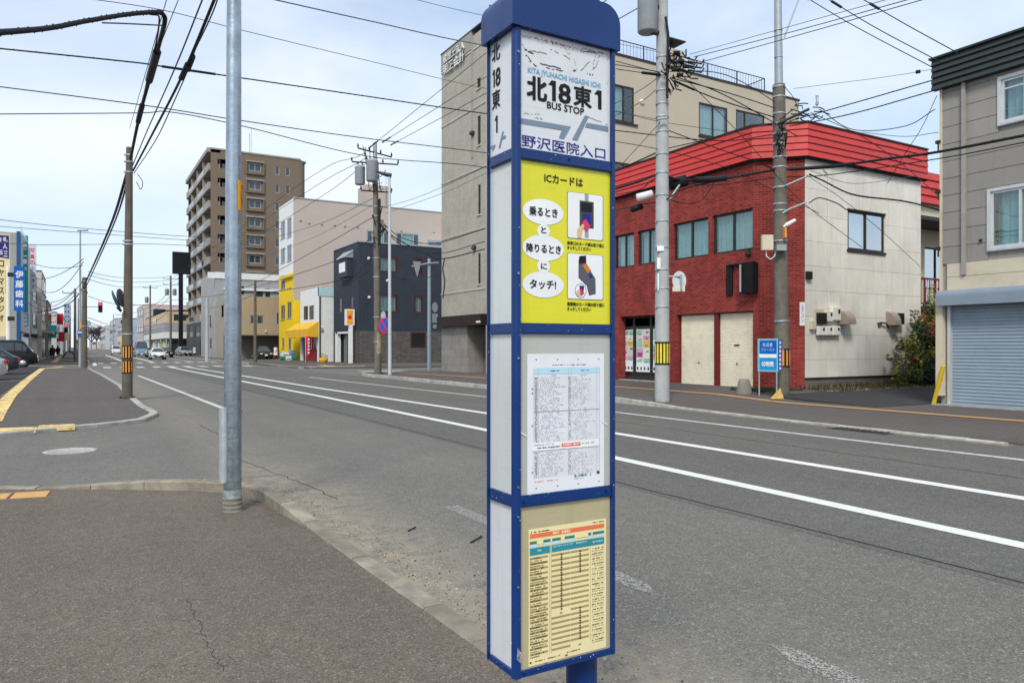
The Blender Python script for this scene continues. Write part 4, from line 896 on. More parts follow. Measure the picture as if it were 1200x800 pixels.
# shop window with notices
b = MB(); u0, u1, z0, z1 = sto; b.fb(f1, u0-.3, u1+.3, -2.2, -2.15, 0, 3.2); b.build('room_shade_panel', m_dark, A)  # dark sheet painted as the shade inside the shop
b = MB(); b.fb(f1, u0, u1, -0.5, 0.12, 0.0, 0.16); b.build('step', m_kerbw, A)
fe = [f1.pix(x, 400, -0.3)[0] for x in (730, 743.6, 763.5, 777)]
b = MB()
for u in fe: b.fb(f1, u-0.06, u+0.06, -0.34, -0.26, 0.16, 2.86)
for za, zb in ((0.16, 0.34), (2.33, 2.43), (2.78, 2.86)): b.fb(f1, u0, u1, -0.335, -0.265, za, zb)
fr_ = b.build('shop_front', m_bronze, A)
posters = [((0.66, 0.70, 0.70), (0.3, 0.45, 0.25)), ((0.62, 0.55, 0.5), (0.35, 0.12, 0.12)), ((0.30, 0.45, 0.6), (0.02, 0.15, 0.4)), ((0.7, 0.45, 0.08), (0.5, 0.2, 0.05)), ((0.55, 0.35, 0.5), (0.4, 0.05, 0.2)), ((0.35, 0.5, 0.42), (0.1, 0.2, 0.15)), ((0.7, 0.72, 0.6), (0.3, 0.3, 0.1))]
random.seed(21)
for i, (xl, xr) in enumerate(((731.5, 742.5), (745.5, 762), (765.2, 775))):
    ua, _ = f1.pix(xl, 400, -0.3); ub, _ = f1.pix(xr, 400, -0.3); ua, ub = min(ua, ub), max(ua, ub)
    b = MB(); b.fb(f1, ua, ub, -0.303, -0.297, 0.35, 2.33); pn = b.build('pane', m_glass, fr_)
    b = MB(); b.fb(f1, ua+0.02, ub-0.02, -0.294, -0.292, 0.78, 2.29); b.build('backing_sheet', M('backing', (0.70, 0.82, 0.82), 0.6, 0.06), fr_)
    b = MB(); b.fb(f1, ua+0.01, ub-0.01, -0.294, -0.290, 0.50, 0.78); nb = b.build('notice_strip', i_white, fr_)
    k = 4 if i == 1 else 3
    for j in range(k):
        c = ua+(ub-ua)*(j+0.5)/k; b = MB(); b.fb(f1, c-0.045, c+0.045, -0.2895, -0.288, 0.58, 0.71); b.build('mark', i_black, nb)
    z = 2.26
    while z > 1.0:
        h = random.choice((0.22, 0.32, 0.42)); c = random.choice((0.45, 0.5, 0.62)); 
        for (a0, a1) in ((0.03, c), (c+0.03, 0.97)):
            pc = random.choice(posters); uu0, uu1 = ua+(ub-ua)*a0, ua+(ub-ua)*a1
            b = MB(); b.fb(f1, uu0, uu1, -0.2915, -0.290, z-h+0.02, z); p_ = b.build('poster', flat('p%s' % (str(pc[0])), pc[0]), fr_)
            bb = MB()
            for t in range(random.randint(1, 4)):
                zz = z-0.03-random.uniform(0, h*0.7); hh_ = random.uniform(0.015, h*0.25); x0 = random.uniform(0.05, 0.4); x1 = random.uniform(0.5, 0.95)
                bb.face([f1.w(uu0+(uu1-uu0)*x0, zz-hh_, -0.2895+t*0.0002), f1.w(uu0+(uu1-uu0)*x1, zz-hh_, -0.2895+t*0.0002), f1.w(uu0+(uu1-uu0)*x1, zz, -0.2895+t*0.0002), f1.w(uu0+(uu1-uu0)*x0, zz, -0.2895+t*0.0002)])
            stuff(bb.build('print', flat('q%s' % (str(pc[1])), pc[1]), p_))
        z -= h
# empty black sign frame over the shutters
sf = f1.R(845.5, 882, 320.5, 354, 0.3); 
ua, ub = sf[0], sf[1]; z0, z1 = 3.42, 4.52
b = MB(); w_ = ub-ua
b.fb(f1, ub-w_*0.20, ub, 0.02, 0.07, z0, z1); b.fb(f1, ua, ua+w_*0.42, 0.02, 0.30, z0, z1-0.05); b.fb(f1, ua+0.1, ub-w_*0.1, 0.02, 0.12, z1-0.07, z1-0.002)
fr2 = b.build('sign_frame', M('frame_black', (0.010, 0.010, 0.012), 0.6), A)
b = MB(); c = ua+w_*0.34; b.tube([f1.w(c, z0+0.05, 0.37), f1.w(c, z1-0.1, 0.37)], 0.035, 10); b.build('lamp_tube', M('tube_grey', (0.35, 0.36, 0.37), 0.4), fr2)
b = MB(); hood(b, f1, f1.pix(878, 304)[0], 5.0-0.2); b.fb(f1, 18.05, 18.2, 0.0, 0.1, 4.75, 5.0); b.build('wall_bracket', m_bronze, A)

# annex behind with balcony
AN = thing('balcony_house', 'cream house behind the brick shop with red roof band and red balcony railing', 'building', (31, 21, 0))
f3 = FY(18.6); b = plainbox(28.35, 36, 18.6, 30, 0, 9.1, skip=('-y',)); b.wall(f3, 28.35, 36, 0, 9.1, [(30.4, 31.3, 3.5, 6.2), (31.75, 33.6, 3.3, 5.9)], 0.1); b.build('wall', m_cream, AN)
window(f3, (31.75, 33.6, 3.3, 5.9), AN, m_bronze, 0.06, (0.5,), cur=m_cur); window(f3, (30.4, 31.3, 3.5, 6.2), AN, m_bronze, 0.06, (), cur=m_curw)
b = slab(28.36, 36, 18.65, 30, 9.05, 9.15); b.build('roof', m_roofing, AN)
for i in range(4):
    z = 7.75+i*0.34; b = MB(); P8 = []
    for zz, o in ((z, 0.24), (z+0.328, 0.18)): P8 += [f3.w(28.5, zz, 0.003), f3.w(36.2, zz, 0.003), f3.w(36.2, zz, o), f3.w(28.5, zz, o)]
    b.hexa(P8); b.build('roof_strip', m_redmetal, AN)
b = MB(); b.fb(f3, 28.6, 36, 0.001, 1.5, 6.65, 6.8); b.build('awning', m_bronze, AN)
b = MB(); b.fb(f3, 28.6, 36, 0.001, 1.35, 3.0, 3.2); b.build('balcony_floor', m_bronze, AN)
b = MB(); b.fb(f3, 28.6, 36, 1.26, 1.34, 4.28, 4.35); b.fb(f3, 28.6, 36, 1.26, 1.34, 3.28, 3.34)
for i in range(10): b.fb(f3, 28.65+i*0.8, 28.7+i*0.8, 1.27, 1.33, 3.2, 4.28)
m_rail = M('railing_red', (0.22, 0.02, 0.03), 0.5); rl = b.build('railing', m_rail, AN)
for i in range(44):
    b = MB(); u = 28.75+i*0.16; b.fb(f3, u, u+(0.03 if i % 3 else 0.05), 1.285, 1.315, 3.34, 4.28); b.build('baluster', m_rail if i % 2 else m_cream, rl)
for i in range(3):
    b = MB(); b.fb(f3, 28.6, 36, 0.002+i*0.01, 1.3-i*0.02, 2.0+i*0.33, 2.32+i*0.33); b.build('fascia_strip', m_redmetal, AN)
b = MB(); b.fb(f3, 28.6, 36, 0.0, 0.02, 0.05, 1.95); b.build('garage_shade_panel', m_dark, AN)  # dark plate on the solid wall, coloured as the shade of a garage

# ------------------------------------------------------------------ grey house with blue shutter (R)
m_gsid = M('siding_grey', (0.30, 0.282, 0.255), 0.8, 0.05, 1.5, dirt=0.3, dirtcol=(0.14, 0.13, 0.12), streak=True, bmp=0.35, bscale=50, rnd=0.16)
m_gsidw = M('siding_cream', (0.60, 0.53, 0.40), 0.7, 0.05, 1.5, dirt=0.2)
m_fas = M('fascia_dark', (0.035, 0.045, 0.045), 0.45, 0.1, 2)
m_bshut = M('shutter_blue', (0.27, 0.33, 0.39), 0.45, 0.08, 1.0, dirt=0.2, dirtcol=(0.15, 0.2, 0.25), bmp=0.08)
m_bbox = M('shutter_box_blue', (0.225, 0.275, 0.33), 0.42, 0.08, 1.5, dirt=0.2, dirtcol=(0.12, 0.16, 0.2))
HR = thing('grey_house', 'grey sided house with dark roof fascia and pale blue roller shutter at right edge', 'building', (24, 4, 0))
g = FX(19.6); gy1 = g.pix(1102.5, 300)[0]; GY0 = -4.0
sh_u1 = g.pix(1113.5, 400)[0]
w1 = g.R(1161.5, 1232, 225, 291); w2 = g.R(1174, 1230, 94, 144)
b = MB(); b.wall(g, GY0, gy1, 0, 8.4, [w1, w2, (GY0+1, sh_u1, 0.03, 2.72)], 0.2, v=-0.03); b.build('front_wall', m_gsid, HR)
b = plainbox(19.63, 30, GY0, gy1, 0, 8.4, skip=('-x',)); b.build('side_wall', m_gsid, HR)
b = slab(19.5, 30, GY0, gy1, 8.35, 9.0); b.build('roof', m_roofing, HR)
z = 3.72; k = 0
vb_ = [GY0, g.pix(1131, 300)[0], gy1]
while z < 8.3:
    z1 = min(8.3, z+0.447)
    for ua, ub in ((GY0, vb_[1]-0.004), (vb_[1]+0.004, gy1-0.05)):
        segs = [(ua, ub)]
        for w in (w1, w2):
            if z < w[3] and z1 > w[2]:
                n_ = []
                for a, c in segs:
                    if w[0] > a and w[1] < c: n_ += [(a, w[0]-0.08), (w[1]+0.08, c)]
                    else: n_.append((a, c))
                segs = n_
        for a, c in segs:
            if c-a < 0.05: continue
            b = MB(); p = [g.w(a, z, 0.012), g.w(c, z, 0.012), g.w(c, z, -0.029), g.w(a, z, -0.029)]; b.hexa(p + [g.w(a, z1-0.010, 0.004), g.w(c, z1-0.010, 0.004), g.w(c, z1-0.01, -0.029), g.w(a, z1-0.01, -0.029)]); b.build('siding_panel', m_gsid, HR)
    z = z1
for i in range(2):
    z = 3.02+i*0.35; b = MB(); b.fb(g, GY0, gy1-0.18, -0.028, 0.03, z, z+0.34); b.build('siding_panel', m_gsidw, HR)
b = MB(); b.fb(g, gy1-0.05, gy1+0.01, -0.03, 0.04, 2.9, 8.3); b.build('corner_trim', m_gsidw, HR)
for i in range(5):
    z = 8.3+i*0.16; b = MB(); P8 = []
    for zz, o in ((z, 0.20), (z+0.15, 0.15)): P8 += [g.w(GY0, zz, 0.0), g.w(gy1+0.15, zz, 0.0), g.w(gy1+0.15, zz, o), g.w(GY0, zz, o)]
    b.hexa(P8); b.build('fascia_strip', m_fas, HR)
b = MB(); b.fb(g, GY0, gy1+0.2, -0.1, 0.23, 9.10, 9.15); b.build('fascia_cap', m_fas, HR)
b = MB(); p = g.pix(1131, 300)[0]; b.fb(g, p-0.045, p+0.045, 0.02, 0.10, 3.4, 8.3); dp = b.build('downpipe', M('pipe_grey', (0.33, 0.31, 0.28), 0.6), HR)
for w, cu_ in ((w1, m_cur), (w2, m_curw)):
    wd = window(g, w, HR, m_alu, 0.06, (0.5,), (0.78,) if w is w2 else (), 0.02, cur=cu_, sill=m_alu)
    b = MB(); u0, u1, z0, z1 = w
    for q in ((u0-0.08, u0, z0-0.08, z1+0.08), (u1, u1+0.08, z0-0.08, z1+0.08), (u0, u1, z1, z1+0.08), (u0, u1, z0-0.08, z0)): b.fb(g, q[0], q[1], -0.02, 0.05, q[2], q[3])
    b.build('trim', m_alu, wd)
b = MB(); b.fb(g, w1[1]-0.13, w1[1]-0.065, -0.12, -0.06, w1[2]+0.06, w1[3]-0.06); b.build('wood_jamb', M('wood_orange', (0.34, 0.15, 0.04), 0.5), HR)
sb = g.pix(1104, 348)[0]
b = MB(); n = 8; pr = [(0.0, 2.62), (0.30, 2.62)] + [(0.30-0.12*(1-math.cos(R(90*k/n))), 2.86+0.16*math.sin(R(90*k/n))) for k in range(n+1)] + [(0.0, 3.02)]
m = len(pr); a = [g.w(GY0, z, v) for v, z in pr]; c = [g.w(sb, z, v) for v, z in pr]
b.add(a+c, [tuple(range(m)), tuple(range(2*m-1, m-1, -1))] + [(i, m+i, m+(i+1) % m, (i+1) % m) for i in range(m)]); b.build('shutter_box', m_bbox, HR)
sh = shutter(g, (GY0+1, sh_u1, 0.02, 2.7), -0.10, 0.086, m_bshut, HR)
b = MB(); b.fb(g, sh_u1-0.005, sh_u1+0.07, -0.14, 0.01, 0.02, 2.62); b.build('shutter_rail', m_alu, HR)
b = MB(); b.fb(g, sh_u1+0.12, sh_u1+0.30, -0.0, 0.14, 0.28, 2.62); b.build('corner_post', m_gsidw, HR)
for zz in (6.9, 5.6, 4.1):
    b = MB(); b.fb(g, gy1-0.02, gy1+0.10, 0.01, 0.09, zz, zz+0.08); b.fb(g, gy1+0.02, gy1+0.05, 0.04, 0.07, zz-0.18, zz); b.build('wire_bracket', m_bronze, HR)
b = MB(); u_ = g.pix(1150, 285)[0]; b.fb(g, u_-0.03, u_+0.03, 0.012, 0.06, 4.2, 4.26); b.build('wall_hook', m_bronze, HR)
b = MB(); b.fb(g, GY0, sh_u1+0.35, 0.0, 0.25, 0.0, 0.065); b.build('threshold', m_kerbw, HR)
# yellow leaning guard pipe
b = MB(); b.tube([(19.50, 11.19, 0.04), (19.38, 10.86, 1.06)], 0.052, 14); tag(b.build('guard_pipe', M('pipe_yellow', (0.70, 0.46, 0.02), 0.45, 0.1, 4, dirt=0.2)), 'yellow steel pipe leaning against the corner of the grey house', 'guard pipe')

# ------------------------------------------------------------------ tall tan office and its beige flank (T)
m_tan = brick('tan_tile', (0.385, 0.36, 0.30), (0.44, 0.41, 0.345), (0.35, 0.33, 0.28), 0.30, 0.14, 0.012, 0.8, 0.25, 0.3)
m_beige = M('render_beige', (0.48, 0.42, 0.33), 0.85, 0.04, 0.5, dirt=0.18, dirtcol=(0.36, 0.31, 0.24), streak=True, bmp=0.2)
m_stone = M('stone_tile', (0.29, 0.27, 0.24), 0.7, 0.12, 3, dirt=0.2, bmp=0.25, rnd=0.25)
TT = thing('office_tower', 'tall narrow tan office with white raised lettering and long beige side wall', 'building', (25, 37, 0))
t1, t2 = FX(18.8), FY(34.7); TZ = 18.97; TY0, TY1 = 34.7, 40.25
tcol = t1.pix(553, 100)[0]
tw = [t1.R(559, 575, 93, 105), t1.R(559.5, 580, 137, 171), t1.R(560, 580, 217, 252), t1.R(560, 580, 297, 333)]
tw = [(TY0+0.6, a[1], a[2], a[3]) for a in tw]
b = MB(); b.wall(t1, TY0, TY1, 3.3, TZ-0.3, tw, 0.15); b.build('tile_wall', m_tan, TT)
b = MB(); b.fb(t1, tcol, TY1, -0.4, 0.04, TZ-1.0, TZ); b.fb(t1, tcol-0.15, tcol+0.02, -0.2, 0.045, TZ-7, TZ-0.4); b.build('parapet', m_tan, TT)
b = MB(); b.fb(t1, TY0, TY1+0.03, -0.35, 0.07, TZ, TZ+0.06); b.build('coping', m_roofing, TT)
sw = [t2.R(719, 743, 98, 141), t2.R(819, 852.5, 119.5, 158), t2.R(862.5, 896, 128, 160), t2.R(719, 744, 189, 222)]
b = MB(); b.wall(t2, 18.8, 43.9, 0, TZ-0.1, sw, 0.12); b.build('side_wall', m_beige, TT)
b = plainbox(18.8, 43.9, 34.72, TY1, 0, TZ-0.1, skip=('-y', '-x')); b.build('rear_wall', m_beige, TT)
b = slab(18.9, 43.8, 34.8, TY1, TZ-0.4, TZ-0.2); b.build('roof', m_roofing, TT)
b = MB(); b.fb(t2, 18.8, 43.95, -0.2, 0.05, TZ-0.1, TZ+0.03); b.build('coping', m_bronze, TT)
for r in tw: window(t1, r, TT, m_bronze, 0.07, (0.5,), near=False, sill=m_gsidw)
for i, r in enumerate(sw): window(t2, r, TT, m_bronze, 0.10, (0.5,) if i != 2 else (0.32,), rec=0.05, cur=(m_curw if i == 1 else [m_curw, None] if i == 0 else None)); bb = MB(); bb.fb(t2, r[0]-0.05, r[1]+0.25, 0.0, 0.09, r[2]-0.12, r[2]-0.02); bb.build('sill', m_bronze, TT)
b = MB()
for zz in (TZ-1.15, 14.6, 11.2, 7.9, 4.65): b.fb(t1, TY0, TY1+0.01, 0.0, 0.035, zz, zz+0.10)
stuff(b.build('string_course', M('band_tan', (0.47, 0.44, 0.36), .8), TT))
for px_, py_ in ((752, 120), (565.5, 60)):
    if px_ > 600: b = MB(); hood(b, t2, t2.pix(px_, py_)[0], t2.pix(px_, py_)[1], 0, 0.17); b.build('vent_cap', m_whitep, TT)
for px_, py_ in ((555, 156), (557, 290)): b = MB(); u, z = t1.pix(px_, py_); b.tube([t1.w(u, z, 0), t1.w(u, z, 0.1), t1.w(u, z-0.1, 0.16)], 0.13, 8); b.build('vent_cap', m_bronze, TT)
q = t1.R(521, 546, 69.5, 77.5); 
uL, uR = t1.pix(521.5, 100)[0], t1.pix(546, 100)[0]
zt = lambda px_, py_: t1.pix(px_, py_)[1]
text('税理士法人', t1, uR, uL, zt(521.5, 76), zt(521.5, 66.5), m_whitep, TT, 0.10, 0.02, 0.06); text('明正会計', t1, uR, uL, zt(521.5, 89), zt(521.5, 77.5), m_whitep, TT, 0.10, 0.025, 0.06)
b = MB(); b.fb(t1, TY0, TY1, -0.1, 0.32, 2.72, 3.32); b.build('canopy', M('canopy_brown', (0.028, 0.016, 0.014), 0.5), TT)
b = MB(); b.fb(t1, TY0, TY0+0.5, 0.33, 0.335, 2.85, 2.95); b.build('canopy_mark', m_whitep, TT)
cl0 = t1.pix(547.5, 420)[0]
nu, nz = 4, 6
for i in range(nu):                        # column faces in stone tiles
    for j in range(nz):
        a = cl0+(TY1-cl0)*i/nu; c = cl0+(TY1-cl0)*(i+1)/nu-0.008; z0 = 0.1+2.62*j/nz; b = MB(); b.fb(t1, a, c, -0.05, 0.0+random.uniform(-.002, .002), z0, z0+2.62/nz-0.008); b.build('stone_tile', m_stone, TT)
fs_ = FY(cl0)
for i in range(5):
    for j in range(nz):
        a = 18.81+i*0.5; z0 = 0.1+2.62*j/nz; b = MB(); b.fb(fs_, a, a+0.492, -0.05, 0.001, z0, z0+2.62/nz-0.008); b.build('stone_tile', m_stone, TT)
b = MB(); b.box(18.86, 21.3, cl0+0.06, TY1-0.05, 0, 2.8); b.build('column_core', m_found, TT)
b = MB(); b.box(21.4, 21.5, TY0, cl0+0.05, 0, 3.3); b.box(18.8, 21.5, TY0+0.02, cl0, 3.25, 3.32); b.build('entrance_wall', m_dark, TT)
# roof railing: posts and balusters
m_railb = M('railing_black', (0.03, 0.035, 0.045), 0.5)
x0, x1 = 19.2, t2.pix(900, 90)[0]; ry = 35.0
b = MB(); b.tube([(x0, ry, TZ+1.0), (x1, ry, TZ+1.0)], 0.03, 6); b.tube([(x0, ry, TZ+0.12), (x1, ry, TZ+0.12)], 0.025, 6); b.tube([(x1, ry, TZ+1.0), (x1, 40, TZ+1.0)], 0.03, 6); b.tube([(x1, ry, TZ+0.12), (x1, 40, TZ+0.12)], 0.025, 6)
for i in range(9): xx = x0+(x1-x0)*i/8; b.tube([(xx, ry, TZ-0.2), (xx, ry, TZ+1.0)], 0.04, 6)
b.tube([(x1, 40, TZ-0.2), (x1, 40, TZ+1.0)], 0.035, 6)
rl = b.build('roof_railing', m_railb, TT); b = MB()
n = int((x1-x0)/0.26)
for i in range(n): xx = x0+(x1-x0)*i/n; b.tube([(xx, ry, TZ+0.12), (xx, ry, TZ+1.0)], 0.014, 4)
for i in range(18): yy = ry+5*i/18; b.tube([(x1, yy, TZ+0.12), (x1, yy, TZ+1.0)], 0.014, 4)
stuff(b.build('balusters', m_railb, rl))
c1 = t2.pix(784, 70, -1)[0]; c2 = t2.pix(802, 70, -1)[0]
b = slab(c1, c2, 35.7, 36.7, TZ-0.1, TZ+1.75); b.build('chimney', m_beige, TT); b = slab(c1-0.1, c2+0.1, 35.6, 36.8, TZ+0.9, TZ+1.0); b.build('chimney_band', m_hood, TT)
b = slab(c1-0.05, c2+0.05, 35.6, 36.8, TZ+2.3, TZ+2.38); b.box((c1+c2)/2-.06, (c1+c2)/2+.06, 36.1, 36.3, TZ+1.75, TZ+2.3); b.build('chimney_cap', m_bronze, TT)

# ------------------------------------------------------------------ dark navy block
m_navy = M('navy_cladding', (0.036, 0.046, 0.062), 0.55, 0.12, 1.2, bmp=0.1)
m_nstone = brick('navy_base_stone', (0.10, 0.09, 0.088), (0.15, 0.137, 0.13), (0.05, 0.045, 0.045), 0.45, 0.16, 0.02, 0.85, 0.3, 1.0, 0.37)
m_redf = M('window_red', (0.085, 0.018, 0.018), 0.5)
NV = thing('navy_building', 'dark navy three storey block with grey stone base and red framed windows', 'building', (25, 66, 0))
n1, n2 = FX(21.5), FY(63.4); NZ = 10.85; NY1 = 70.7; NX1 = 33
nb = n2.pix(450, 388)[1]
nw = [n2.R(437, 446, 307, 321.3), n2.R(438, 446.5, 345, 366), n2.R(485.5, 495.5, 302, 321), n2.R(485.5, 496, 345.5, 367), n2.R(481, 499, 389, 407.5), n2.R(517, 523, 345.5, 407)]
nw[0] = (*n2.R(444, 466, 301, 321.5)[:2], nw[2][2], nw[2][3]); nw[1] = (*n2.R(444, 466.5, 345, 367)[:2], nw[3][2], nw[3][3])
b = MB(); b.wall(n2, 21.5, NX1, nb, NZ, [w for w in nw if w[2] > nb], 0.1); b.build('side_wall', m_navy, NV)
b = MB(); b.wall(n2, 21.5, NX1, 0, nb, [w for w in nw[:5] if w[3] < nb+.2], 0.1, v=0.02); b.build('base_wall', m_nstone, NV)
fw = [n1.R(397, 400, 310, 322), n1.R(397, 401, 349, 367), n1.R(410.5, 414, 347, 362)]
dr = n1.R(394, 413.5, 391, 424.5); dr = (dr[0], dr[1], 0.1, dr[3])
b = MB(); b.wall(n1, 63.4, NY1, nb, NZ, fw, 0.1); b.build('front_wall', m_navy, NV)
b = MB(); b.wall(n1, 63.4, NY1, 0, nb, [dr], 0.5, v=0.02); b.build('base_wall', m_nstone, NV)
b = plainbox(21.5, NX1, 63.4, NY1, 0, NZ, skip=('-x', '-y')); b.build('rear_wall', m_navy, NV)
b = slab(21.55, NX1, 63.45, NY1, NZ-0.3, NZ-0.1); b.build('roof', m_roofing, NV)
b = MB(); b.fb(n2, 21.42, NX1, -0.1, 0.07, NZ, NZ+0.1); b.fb(n1, 63.4, NY1+.05, -0.1, 0.07, NZ, NZ+0.1); b.build('coping', M('coping_pale', (0.3, 0.33, 0.36), 0.5), NV)
for i in range(48):                        # standing ribs of the cladding
    pass
rb = MB()
u = 21.7
while u < NX1: rb.fb(n2, u, u+0.025, 0.001, 0.018, nb+0.05, NZ-0.02); u += 0.3
u = 63.6
while u < NY1: rb.fb(n1, u, u+0.025, 0.001, 0.018, nb+0.05, NZ-0.02); u += 0.3
stuff(rb.build('cladding_ribs', m_navy, NV))
for i, w in enumerate(nw[:5]): window(n2, w, NV, m_redf, 0.14, (), rec=0.02, cur=m_curw if i in (0, 1, 3) else None)
for w in fw: window(n1, w, NV, m_redf, 0.10, (), rec=0.02, near=False)
b = MB(); ba = n1.R(403, 413.5, 305.5, 326.5); b.fb(n1, ba[0]-0.0, ba[1], 0.0, 0.55, ba[2], ba[3]); bay = b.build('bay_window', m_navy, NV)
b = MB(); P8 = [n1.w(ba[0]-.1, ba[3], 0), n1.w(ba[1]+.1, ba[3], 0), n1.w(ba[1]+.1, ba[3], 0.7), n1.w(ba[0]-.1, ba[3], 0.7)]; b.hexa(P8 + [n1.w(ba[0]-.1, ba[3]+.75, 0), n1.w(ba[1]+.1, ba[3]+.75, 0), n1.w(ba[1]+.1, ba[3]+.1, 0.7), n1.w(ba[0]-.1, ba[3]+.1, 0.7)]); b.build('bay_roof', M('bay_roof', (0.3, 0.34, 0.36), 0.4), NV)
b = MB(); b.fb(n1, ba[0]+0.35, ba[1]-0.25, 0.55, 0.57, ba[2]+0.35, ba[3]-0.25); b.build('bay_frame', m_redf, bay); b = MB(); b.fb(n1, ba[0]+0.45, ba[1]-0.35, 0.57, 0.58, ba[2]+0.45, ba[3]-0.35); b.build('bay_pane', m_curw, bay)
b = MB(); u0, u1, z0, z1 = dr
for q in ((u1-0.5, u1+0.15, z0, z1+0.15), (u0, u1, z1-0.02, z1+0.15)): b.fb(n1, q[0], q[1], -0.3, 0.06, q[2], q[3])
b.build('door_surround', m_whitep, NV)
b = MB(); b.fb(n1, u0, u1-0.5, -0.5, -0.45, z0, z1-.05); d_ = b.build('door', m_glassd, NV); b = MB()
for t in (0.0, 0.3, 0.62, 0.97): b.fb(n1, u0+(u1-u0-.5)*t, u0+(u1-u0-.5)*t+0.07, -0.45, -0.4, z0, z1-.05)
b.build('door_frame', m_bronze, d_)
for px_, py_ in ((432, 303), (432.5, 348.5), (454, 329)): b = MB(); u, z = n2.pix(px_, py_); hood(b, n2, u, z, 0, 0.14); b.build('vent_cap', m_whitep, NV)
# orange square lamp sign on a white post
b = MB(); po = Vector((*n1.w(63.9, 0, 0.55)[:2], 0)); pz = hz(365, po)
lp = thing('parking_sign', 'orange and white square sign on a white post in front of the navy building', 'sign', po)
b = MB(); b.box(po.x-0.16, po.x+0.16, po.y-0.16, po.y+0.16, 0.1, pz); b.build('post', m_whitep, lp)
fp = FY(po.y-0.17); pr_ = fp.R(405, 415.5, 362, 381); b = MB(); b.fb(fp, pr_[0], pr_[1], -0.3, 0.0, pr_[2], pr_[3]); sg = b.build('sign_box', m_whitep, lp)
b = MB(); b.fb(fp, pr_[0]+0.12, pr_[1]-0.18, 0.001, 0.02, pr_[2]+0.1, pr_[3]-0.1); sf_ = b.build('sign_face', M('sign_orange', (0.85, 0.36, 0.01), 0.4), sg)
cu_, cz_ = (pr_[0]+pr_[1])/2-.03, (pr_[2]+pr_[3])/2; b = MB(); b.face([fp.w(cu_+0.2*math.cos(k*.6283), cz_+0.18*math.sin(k*.6283), 0.022) for k in range(10)]); b.build('sign_mark', i_red, sg)

# ------------------------------------------------------------------ white shop with yellow awning
WS = thing('white_shop', 'small white two storey shop with a yellow awning and pale blue roof edge', 'building', (23, 76, 0))
s1, s2 = FX(20.5), FY(72.3); WY1 = 79.25; WX1 = 27; WZ = s1.pix(373, 336.5)[1]; z2 = s2.pix(380, 347)[1]
sww = [s1.R(356, 361, 359, 375), s1.R(362.5, 368, 358.5, 374.5)]; so_ = s1.R(353.5, 371.5, 393, 424.5); so_ = (so_[0], so_[1], 0.1, so_[3])
b = MB(); b.wall(s1, 72.3, WY1, 0, WZ, sww+[so_], 0.25); b.wall(s2, 20.5, WX1, 0, z2); b.build('wall', m_whitep, WS)
b = plainbox(20.5, WX1, 72.3, WY1, 0, z2, skip=('-x', '-y')); b.build('rear_wall', m_whitep, WS)
b = MB(); b.fb(s2, 20.5, WX1, -0.3, 0.05, z2, WZ); b.build('roof_edge', M('pale_blue_metal', (0.42, 0.60, 0.66), 0.5), WS)
b = slab(20.6, WX1, 72.35, WY1, z2-.1, z2+0.02); b.build('roof', m_roofing, WS)
for w in sww: window(s1, w, WS, m_bronze, 0.08, (0.5,), (0.5,), rec=0.03, near=False)
m_awn = M('awning_yellow', (0.72, 0.42, 0.03), 0.6, 0.08, 2, dirt=0.15)
aw = s1.R(345.5, 372, 383, 393.5, 0.9); au0, au1 = s1.pix(373.5, 400)[0], s1.pix(352, 400, 0)[0]+1.8; az0, az1, az2 = s1.pix(373, 394.5, 0.9)[1], s1.pix(373, 384.5, .9)[1], s1.pix(373, 376.5)[1]
b = MB(); P = [s1.w(au0, az0, 0), s1.w(au1, az0, 0), s1.w(au1, az0, 1.1), s1.w(au0, az0, 1.1), s1.w(au0, az1, 1.1), s1.w(au1, az1, 1.1), s1.w(au1, az2, 0), s1.w(au0, az2, 0)]
b.add(P, [(3, 2, 5, 4), (4, 5, 6, 7), (0, 3, 4, 7), (1, 6, 5, 2)]); b.build('awning', m_awn, WS)
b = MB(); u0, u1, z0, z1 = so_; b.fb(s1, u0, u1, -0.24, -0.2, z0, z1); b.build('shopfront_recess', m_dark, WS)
m_sred = M('shop_red', (0.30, 0.03, 0.02), 0.6)
b = MB(); b.fb(s1, u0, u0+(u1-u0)*0.8, -0.19, -0.1, z0, z0+1.2); b.fb(s1, u0+(u1-u0)*.3, u0+(u1-u0)*.36, -0.19, -.09, z0, z1); b.build('shopfront', m_sred, WS)
for i in range(4): a = u0+(u1-u0)*(0.05+i*0.17); b = MB(); b.fprism(s1, [(a, z1-0.3), (a+0.9, z1-0.3), (a+0.45, z1-1.9)], -0.16, -0.14); b.build('pennant', m_whitep, WS)
dpx = s2.pix(374.6, 360)[0]; b = MB(); b.tube([s2.w(dpx, z2, 0.08), s2.w(dpx, 0.1, 0.08)], 0.06, 6); b.build('downpipe', m_bronze, WS)
b = MB(); b.fb(s2, *[s2.pix(x, 390)[0] for x in (376, 378)], 0.0, 0.15, s2.pix(376, 388)[1], s2.pix(376, 384)[1]); b.build('wall_box', m_steel2, WS)

